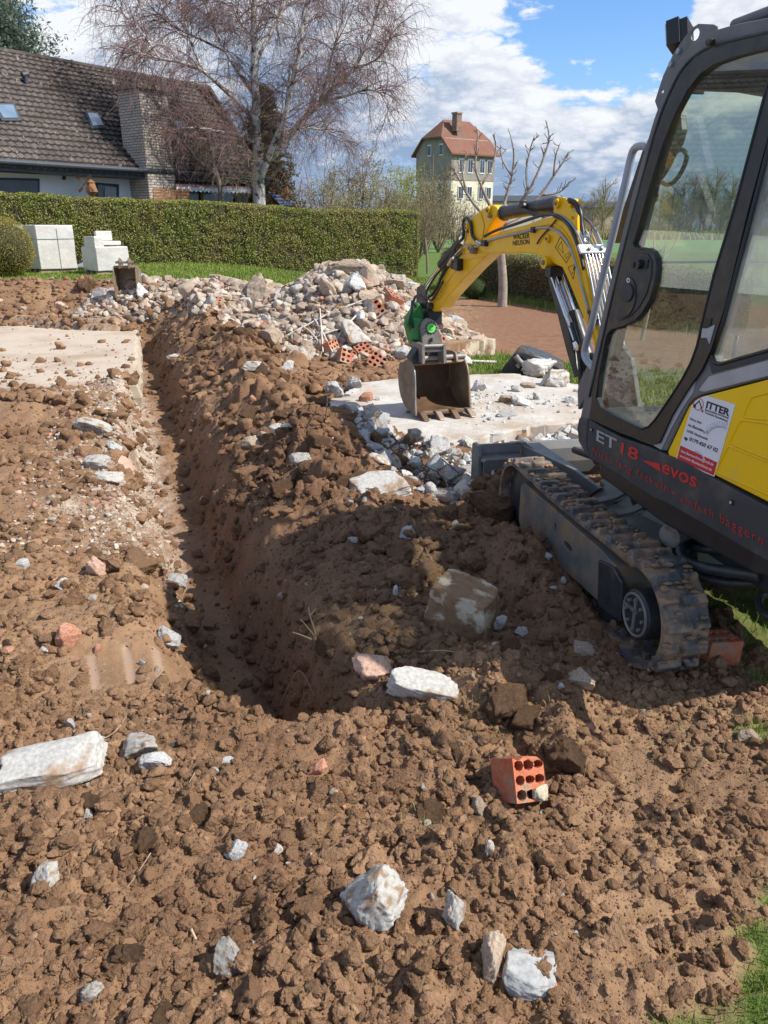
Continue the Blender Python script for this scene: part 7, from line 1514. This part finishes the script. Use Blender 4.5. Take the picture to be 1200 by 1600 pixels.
M['render_w'] = noise_mat('white_render', (.82, .83, .84), (.86, .87, .87), 1.2, .8)
M['fascia'] = noise_mat('dark_fascia', (.035, .042, .055), (.05, .058, .07), 3, .6)
M['win_dark'] = noise_mat('window_glass', (.03, .04, .05), (.07, .085, .10), 1.5, .12, coat=.3)
M['sky_glass'] = noise_mat('roof_window_glass', (.10, .16, .24), (.16, .22, .30), 1.5, .04, coat=.8)
M['curtain'] = noise_mat('curtain', (.30, .32, .34), (.42, .43, .44), 8, .9)
M['wood'] = noise_mat('brown_wood', (.20, .09, .035), (.28, .14, .06), 5, .7)
M['awning'] = noise_mat('awning_cloth', (.60, .34, .32), (.68, .46, .43), 5, .85)
def brickwall(name, c1, c2, cm, sc_, bw_=.5, rh=.25):
    m, t, Nn, Ll, B = newmat(name); tcx = Nn.new('ShaderNodeTexCoord'); mp = Nn.new('ShaderNodeMapping'); Ll.new(tcx.outputs['UV'], mp.inputs[0])
    b = Nn.new('ShaderNodeTexBrick'); b.inputs['Scale'].default_value = sc_; b.inputs['Color1'].default_value = (*c1, 1); b.inputs['Color2'].default_value = (*c2, 1); b.inputs['Mortar'].default_value = (*cm, 1); b.inputs['Mortar Size'].default_value = .022; b.inputs['Brick Width'].default_value = bw_; b.inputs['Row Height'].default_value = rh
    Ll.new(mp.outputs[0], b.inputs['Vector']); Ll.new(b.outputs['Color'], B.inputs['Base Color']); B.inputs['Roughness'].default_value = .9
    bp = Nn.new('ShaderNodeBump'); bp.inputs['Strength'].default_value = .6; bp.inputs['Distance'].default_value = .01; bp.invert = True; Ll.new(b.outputs['Fac'], bp.inputs['Height']); Ll.new(bp.outputs[0], B.inputs['Normal']); return m
M['pale_brick'] = brickwall('pale_chimney_brick', (.42, .36, .30), (.52, .46, .39), (.14, .115, .095), 2.0, .5, .17)
def box_uv(o, sc_=1.0):
    me = o.data; uv = me.uv_layers.new(name='UVMap'); 
    for p in me.polygons:
        n = p.normal; ax = max(range(3), key=lambda i: abs(n[i]))
        if abs(n[2]) > .8: f = lambda v: (v[0], v[1])
        else:
            t_ = Vector((-n[1], n[0], 0)).normalized(); f = lambda v, t_=t_: (v.dot(t_), v[2])
        for li in p.loop_indices: uv.data[li].uv = f(me.vertices[me.loops[li].vertex_index].co)
ye = 25.0; e0 = at_y(0, 248, ye); ze = e0[2]; e2 = at_z(400, 275, ze); wv = (e2-e0); wv[2] = 0; Lh = np.linalg.norm(wv); wv /= Lh; nv = np.array([-wv[1], wv[0], 0]); PIT = math.tan(math.radians(42)); lo, hi = 1., 14.
for _ in range(40):
    Dm = (lo+hi)/2; r0 = at_z(0, 86, ze+Dm*PIT)
    if np.dot(r0-e0, nv) > Dm: lo = Dm
    else: hi = Dm
DR_ = 4.05
def HW(s_, d_, z): return e0*np.array([1, 1, 0])+wv*s_+nv*d_+ZU*z
def roofpt(px, py):
    a = HW(0, 0, ze); n_ = np.cross(wv, nv+ZU*PIT); r = ray(px, py); return CAM+r*(np.dot(a-CAM, n_)/np.dot(r, n_))
def sd_(P_): return float(np.dot(P_-e0, wv)), float(np.dot(P_-e0, nv))
zg = .75
s_end = Lh+.4; s_ridge = sd_(roofpt(326, 137))[0]; s_beg = -9
HO = thing('house', 'white house with dark brown tiled roof and pale brick chimney behind the hedge', 'house', HW(2, 2, zg))
print('HOUSE', ze, Dm, DR_, Lh, s_ridge)
# tiled roof: real courses and rolls
du, dv = .05, .052; us = np.arange(s_beg, s_end+.3, du); slope = math.hypot(DR_, DR_*PIT); vs_ = np.arange(-.45, slope, dv)
UU, VV_ = np.meshgrid(us, vs_); ph = (VV_ % .26)/.26; roll = .040*np.maximum(0, np.cos(UU*2*np.pi/.25))**1.3; hgt_ = roll+.065*(1-ph)**1.0+.014*_h(np.floor(UU/.25), np.floor(VV_/.26), 9)
nrm_ = np.cross(wv, nv+ZU*PIT); nrm_ /= np.linalg.norm(nrm_); cs_ = 1/math.hypot(1, PIT)
Pq = e0[None, None]+UU[..., None]*wv+(VV_*cs_)[..., None]*(nv+ZU*PIT)+hgt_[..., None]*(nrm_ if nrm_[2] > 0 else -nrm_)
ii = np.arange(UU.size).reshape(UU.shape); Fq2 = np.stack([ii[:-1, :-1], ii[:-1, 1:], ii[1:, 1:], ii[1:, :-1]], -1)
hipmax = s_ridge+(s_end-s_ridge)*(1-np.clip(VV_/slope, 0, 1)); kp = (UU <= hipmax+.05)[:-1, :-1]; 
RF = part('roof', (Pq.reshape(-1, 3), Fq2[kp].reshape(-1, 4)), M['tiled'], HO); uvl = RF.data.uv_layers.new(name='UVMap'); fl_ = Fq2[kp].reshape(-1); uvl.data.foreach_set('uv', np.stack([UU.ravel()[fl_], VV_.ravel()[fl_]], -1).astype(np.float32).ravel())
zr = ze+DR_*PIT
part('roof_back', ([HW(s_beg, DR_, zr-.02), HW(s_ridge, DR_, zr-.02), HW(s_end, 0, ze-.02), HW(s_end, 2*DR_, ze), HW(s_beg, 2*DR_, ze)], [(0, 1, 3, 4), (1, 2, 3)]), M['tile'], HO)
part('ridge_cap', tube([HW(s_beg, DR_, zr+.02), HW(s_ridge, DR_, zr+.02)], .11, 8), M['tile'], RF)
part('hip_cap', tube([HW(s_ridge, DR_, zr+.02), HW(s_end, 0, ze+.03)], .09, 8), M['tile'], RF)
part('wall', J(plate([[HW(s_beg, .55, zg-.3), HW(s_end-.7, .55, zg-.3), HW(s_end-.7, .55, ze+.3), HW(s_beg, .55, ze+.3)]], nv*.25), plate([[HW(s_end-.7, .55, zg-.3), HW(s_end-.7, 2*DR_-.6, zg-.3), HW(s_end-.7, 2*DR_-.6, ze), HW(s_end-.7, .55, ze)]], -wv*.25)), M['render_w'], HO)
part('eaves_board', plate([[HW(s_beg, -.30, ze-.34), HW(s_beg, -.30, ze-.05), HW(s_beg, .55, ze+.10), HW(s_beg, .55, ze-.34)]], wv*(s_end-s_beg)), M['fascia'], HO)
part('gutter', tube([HW(s_beg, -.44, ze-.10), HW(s_end, -.44, ze-.10)], .075, 10), M['fascia'], HO)
def wallpt(px, py, d_=.54):
    a = HW(0, d_, ze); r = ray(px, py); return CAM+r*(np.dot(a-CAM, nv)/np.dot(r, nv))
def wquad(name, x0, x1, y0, y1, d_, th, m, par, y0b=None, y1b=None):
    return part(name, plate([[wallpt(x0, y1, d_), wallpt(x1, y1b or y1, d_), wallpt(x1, y0b or y0, d_), wallpt(x0, y0, d_)]], nv*th), m, par)
for (x0, x1, y0, y1) in ((-60, 62, 276, 330), (150, 186, 285, 330)):
    WN = wquad('window', x0, x1, y0, y1, .50, .06, M['fascia'], HO, y0+3)
    wquad('pane', x0+3, x1-3, y0+3.5, y1, .49, .02, M['win_dark'], WN, y0+6.5)
    wquad('curtain', x0+14, x1-4, y0+6, y1, .487, .002, M['curtain'], WN, y0+8) if x1 > 100 else None
wquad('air_vent', 98, 103, 275, 281, .52, .04, M['fascia'], HO)
# chimney
def chpt(px, d_): a = HW(0, d_, ze); r = ray(px, 260); return sd_(CAM+r*(np.dot(a-CAM, nv)/np.dot(r, nv)))[0]
cs0, cs1 = chpt(229, -.45), chpt(271, -.45); ztop = (lambda P_: P_[2])(wallpt(248, 143, -.45))
CH = part('chimney', plate([[HW(cs0, -.45, zg-.3), HW(cs1, -.45, zg-.3), HW(cs1, -.45, ztop), HW(cs0, -.45, ztop)]], nv*1.15), M['pale_brick'], HO); box_uv(CH)
part('chimney_cap', plate([[HW(cs0-.12, -.57, ztop), HW(cs1+.12, -.57, ztop), HW(cs1+.12, -.57, ztop+.16), HW(cs0-.12, -.57, ztop+.16)]], nv*1.4), noise_mat('cap_brick', (.16, .11, .09), (.22, .16, .13), 4, .9), HO, bev=.02)
# roof windows, vents
def rquad(name, pts, th, m, par, lift=.06):
    q = [roofpt(*p)+nrm_*(lift if nrm_[2] > 0 else -lift) for p in pts]; return part(name, plate([q], nrm_*(th if nrm_[2] > 0 else -th)), m, par)
for pts in (([(2, 193), (32, 193), (22, 166), (-14, 166)]), ([(142, 205), (164, 203), (152, 180), (131, 178)]), ([(281, 218), (299, 219), (286, 192), (268, 190)])):
    c_ = np.mean(pts, 0); WN = rquad('roof_window', pts, .08, M['fascia'], HO, .03); rquad('pane', [tuple(c_+(np.array(p)-c_)*.76) for p in pts], .02, M['sky_glass'], WN, .115)
vp = roofpt(42, 134); part('vent_pipe', J(tube([vp, vp+ZU*.35], .07, 10), tube([vp+ZU*.30+wv*-.12, vp+ZU*.36+wv*.1], .09, 8)), M['fascia'], HO); vp = roofpt(178, 172); part('vent_pipe', tube([vp, vp+ZU*.4], .05, 8), M['fascia'], HO)
# terrace: awning, posts, openings
wquad('terrace_opening', 276, 372, 294, 330, .52, .03, M['win_dark'], HO, 300)
for (a, b) in ((290, 296), (314, 318), (345, 349), (368, 388)): wquad('post', a, b, 290, 330, .45, .08, M['pale_brick'] if a == 368 else M['wood'], HO)
aw = [wallpt(274, 284, .45), wallpt(390, 289, .45)]; ao = [wallpt(275, 292, -.6), wallpt(391, 296, -.6)]
part('awning', plate([[aw[0], aw[1], ao[1], ao[0]]], ZU*.03), M['awning'], HO)
sc_p = []; nsc = 36
for i in range(nsc+1): p = ao[0]+(ao[1]-ao[0])*i/nsc; sc_p.append(p-ZU*(.10+.06*abs(math.sin(i*math.pi/2))))
part('valance', plate([[ao[0]]+sc_p+[ao[1]]], nv*.01), M['white'], HO)
fb = thing('wooden_fence', 'brown board fence between the chimney and the terrace', 'fence', wallpt(265, 330, -.3)); part('boards', J(*[plate([[wallpt(240, 294+k*5, -.9), wallpt(296, 296+k*5, -.9), wallpt(296, 300+k*5, -.9), wallpt(240, 298+k*5, -.9)]], nv*.03) for k in range(6)]), M['wood'], fb)
# garden windmill on its post
wp = at_y(144, 303, 27.1); WM = thing('garden_windmill', 'wooden model windmill looking over the long hedge', 'ornament', (wp[0], wp[1], float(Hat(wp[0], wp[1])[0])))
part('tower', tube([wp*np.array([1, 1, 0])+ZU*float(Hat(wp[0], wp[1])[0]), wp+ZU*-.1, wp+ZU*.06, wp+ZU*.34], [.05, .05, .20, .12], 8), M['wood'], WM); part('cap', tube([wp+ZU*.34, wp+ZU*.44], [.15, .02], 8), M['wood'], WM)
for i, a in enumerate((.75, .75+math.pi/2, .75+math.pi, .75+1.5*math.pi)):
    d_ = np.array([math.cos(a), 0, math.sin(a)]); pr_ = np.array([-math.sin(a), 0, math.cos(a)]); c_ = wp+np.array([-.12, -.22, .30]); part('sail', J(box(c_+d_*.15, .30, .02, .02, [d_, np.array([0, 1, 0]), pr_]), box(c_+d_*.24+pr_*.03, .18, .012, .08, [d_, np.array([0, 1, 0]), pr_])), M['wood'] if i % 2 else noise_mat('dark_sail', (.07, .035, .03), (.1, .05, .04), 5, .7), WM)
# shed with solar panels
sp = at_y(425, 322, 35); SH = thing('garden_shed', 'low wooden shed roof with blue solar panels right of the birch trunk', 'shed', (sp[0], sp[1], float(Hat(sp[0], sp[1])[0])))
def YP(px, py, y): return at_y(px, py, y)
part('wall', box((YP(420, 340, 36.4)+YP(420, 320, 36.4))/2, 1.9, 1.6, 2.0), M['wood'], SH); part('roof', plate([[YP(388, 318, 36), YP(404, 300, 36), YP(418, 302, 35), YP(438, 325, 34.6), YP(410, 325, 35)]], (0, .5, 0)), M['wood'], SH)
part('solar_panel', plate([[YP(417, 300, 35.2), YP(444, 303, 36.5), YP(463, 321, 35.6), YP(437, 321, 34.4)]], (0, 0, .05)), noise_mat('solar_cells', (.02, .035, .09), (.04, .06, .14), 6, .2, coat=.6), SH)
for k in range(4): f = (k+.5)/4; a = YP(417, 300, 35.2)*(1-f)+YP(437, 321, 34.4)*f; b = YP(444, 303, 36.5)*(1-f)+YP(463, 321, 35.6)*f; part('panel_bar', tube([a+ZU*.06, b+ZU*.06], .012, 4), M['silver'], SH)

# ------------------------------------------------------------------ tall house in the distance
M['red_tile'] = noise_mat('red_roof_tile', (.16, .062, .040), (.22, .095, .06), .35, .85, c3=(.13, .085, .06), s3=.25, l3=(.5, .65), bump=.5, bscale=3)
M['slate'] = noise_mat('grey_shingle', (.23, .195, .165), (.31, .275, .24), .8, .85, bump=.3, bscale=4)
M['cream'] = noise_mat('cream_render', (.60, .54, .40), (.68, .62, .48), .5, .85)
Y0 = 118.0; C1 = at_y(703, 345, Y0); zgd = -.45
def dirpt(px, yy): p = at_y(px, 345, yy); return p
Rt = at_y(768, 345, Y0+4.5); Lt_ = at_y(650, 345, Y0+5.0); av = (Rt-C1); av[2] = 0; La = np.linalg.norm(av); av /= La; bv2 = np.array([-av[1], av[0], 0]); Lb_ = np.linalg.norm((Lt_-C1)[:2]); 
bv2 = (Lt_-C1); bv2[2] = 0; bv2 /= np.linalg.norm(bv2)
def TH_(a, b, z): return C1*np.array([1, 1, 0])+av*a+bv2*b+ZU*z
ze2 = at_y(703, 236, Y0)[2]; zm = at_y(703, 281, Y0)[2]; zr2 = at_y(703, 186, Y0+3)[2]
TW = thing('tall_house', 'tall narrow house with red hipped roof and grey upper storeys in the distance', 'house', TH_(La/2, Lb_/2, zgd))
part('lower_wall', box(TH_(La/2, Lb_/2, (zgd+zm)/2), La, Lb_, zm-zgd, [av, bv2, ZU]), M['cream'], TW)
part('upper_wall', box(TH_(La/2, Lb_/2, (zm+ze2)/2), La+.12, Lb_+.12, ze2-zm, [av, bv2, ZU]), M['slate'], TW)
part('gable', plate([[TH_(-.06, 0, ze2), TH_(-.06, Lb_, ze2), TH_(-.06, Lb_*.80, ze2+(zr2-ze2)*.42), TH_(-.06, Lb_*.20, ze2+(zr2-ze2)*.42)]], av*(La+.1)), M['slate'], TW)
ov = .55; zh = ze2+(zr2-ze2)*.45
rp = dict(A=TH_(-ov, -ov, ze2-.25), B=TH_(La+ov, -ov, ze2-.25), Cc=TH_(La+ov, Lb_+ov, ze2-.25), Dd=TH_(-ov, Lb_+ov, ze2-.25), E=TH_(-ov, Lb_*.22, zh), F_=TH_(-ov, Lb_*.78, zh), G1=TH_(La+ov, Lb_*.22, zh), H1=TH_(La+ov, Lb_*.78, zh), R1=TH_(La*.20, Lb_/2, zr2), R2=TH_(La*.80, Lb_/2, zr2))
Vr = [rp[k] for k in ('A', 'B', 'Cc', 'Dd', 'E', 'F_', 'G1', 'H1', 'R1', 'R2')]; Vr2 = [v-ZU*.22 for v in Vr]
Fr = [(0, 1, 6, 4), (4, 6, 9, 8), (2, 3, 5, 7), (7, 5, 8, 9), (4, 8, 5), (6, 7, 9)]
part('roof', (Vr+Vr2, Fr+[tuple(i+10 for i in reversed(f)) for f in Fr]+[(0, 1, 11, 10), (0, 4, 14, 10), (3, 5, 15, 13), (4, 5, 15, 14), (1, 6, 16, 11)]), M['red_tile'], TW)
cp = TH_(La*.30, Lb_*.25, 0); part('chimney', box(cp+ZU*(zr2-.5), .9, .9, 2.2, [av, bv2, ZU]), noise_mat('far_chimney', (.20, .12, .09), (.28, .18, .14), 2, .9), TW)
part('chimney_hood', box(cp+ZU*(zr2+.7), 1.1, 1.1, .2, [av, bv2, ZU]), M['slate'], TW)
def fwin(a, zc, w_, h_, side='a'):
    if side == 'a': c_ = TH_(a, -.10, zc); ax_ = [av, bv2, ZU]
    else: c_ = TH_(-.10, a, zc); ax_ = [bv2, av, ZU]
    f = part('window', box(c_, w_, .06, h_, ax_), M['white'], TW); out_ = -(bv2 if side == 'a' else av)*.05
    for k in (-1, 1): part('pane', box(c_+out_+ax_[0]*k*w_*.23, w_*.36, .04, h_*.82, ax_), M['win_dark'], f)
for a in (.22, .42, .70, .88): fwin(La*a, ze2-1.8, .95, 1.9); fwin(La*a, zm-1.6, .95, 1.8)
for b in (.28, .62): fwin(Lb_*b, ze2+.3, .7, 1.5, 'b'); fwin(Lb_*b, zm-3.2, .9, 1.6, 'b'); fwin(Lb_*b, zm-1.0, .9, 1.5, 'b')
def shed_far(name, label, px0, px1, pyt, pye, y0, wall, roofm, cat='building'):
    a, b = at_y(px0, pye, y0), at_y(px1, pye, y0); z0 = float(Hat(a[0], y0)[0]); zt_ = at_y((px0+px1)/2, pyt, y0)[2]; t_ = thing(name, label, cat, ((a[0]+b[0])/2, y0+4, z0)); w_ = b[0]-a[0]
    part('wall', box(((a[0]+b[0])/2, y0+4, (z0+a[2])/2), w_, 8, a[2]-z0), wall, t_); part('roof', plate([[(a[0]-.5, y0-.5, a[2]), (a[0]-.5, y0+4, zt_), (a[0]-.5, y0+8.5, a[2]), (a[0]-.5, y0+8.5, a[2]-.2), (a[0]-.5, y0+4, zt_-.25), (a[0]-.5, y0-.5, a[2]-.2)]], (w_+1, 0, 0)), roofm, t_)
    nw = max(2, int(w_/4))
    for k in range(nw): part('door_panel', box((a[0]+w_*(k+.5)/nw, y0-.03, z0+(a[2]-z0)*.45), w_/nw*.6, .06, (a[2]-z0)*.7), noise_mat('panel', (.36, .20, .12), (.45, .28, .18), 1, .8) if k == 0 and name == 'barn' else wall, t_)
shed_far('barn', 'long cream and orange barn between the hand rail and the cab', 905, 1010, 314, 324, 165, noise_mat('barn_wall', (.56, .44, .30), (.62, .50, .36), .3, .8), M['fascia'])
shed_far('long_shed', 'long dark-roofed shed behind the fruit tree branches', 770, 880, 304, 314, 128, M['cream'], M['fascia'])
single('old_gatepost', J(tube(smoothpath([hit(668, 428)-ZU*.1, at_y(667, 400, hit(668, 428)[1]), at_y(664, 372, hit(668, 428)[1])], 3), .05, 7), tube([at_y(667, 400, hit(668, 428)[1]), at_y(672, 380, hit(668, 428)[1])], .02, 5)), M['bark'], 'dark leaning old post at the right end of the long hedge', 'post', loc=hit(668, 428))
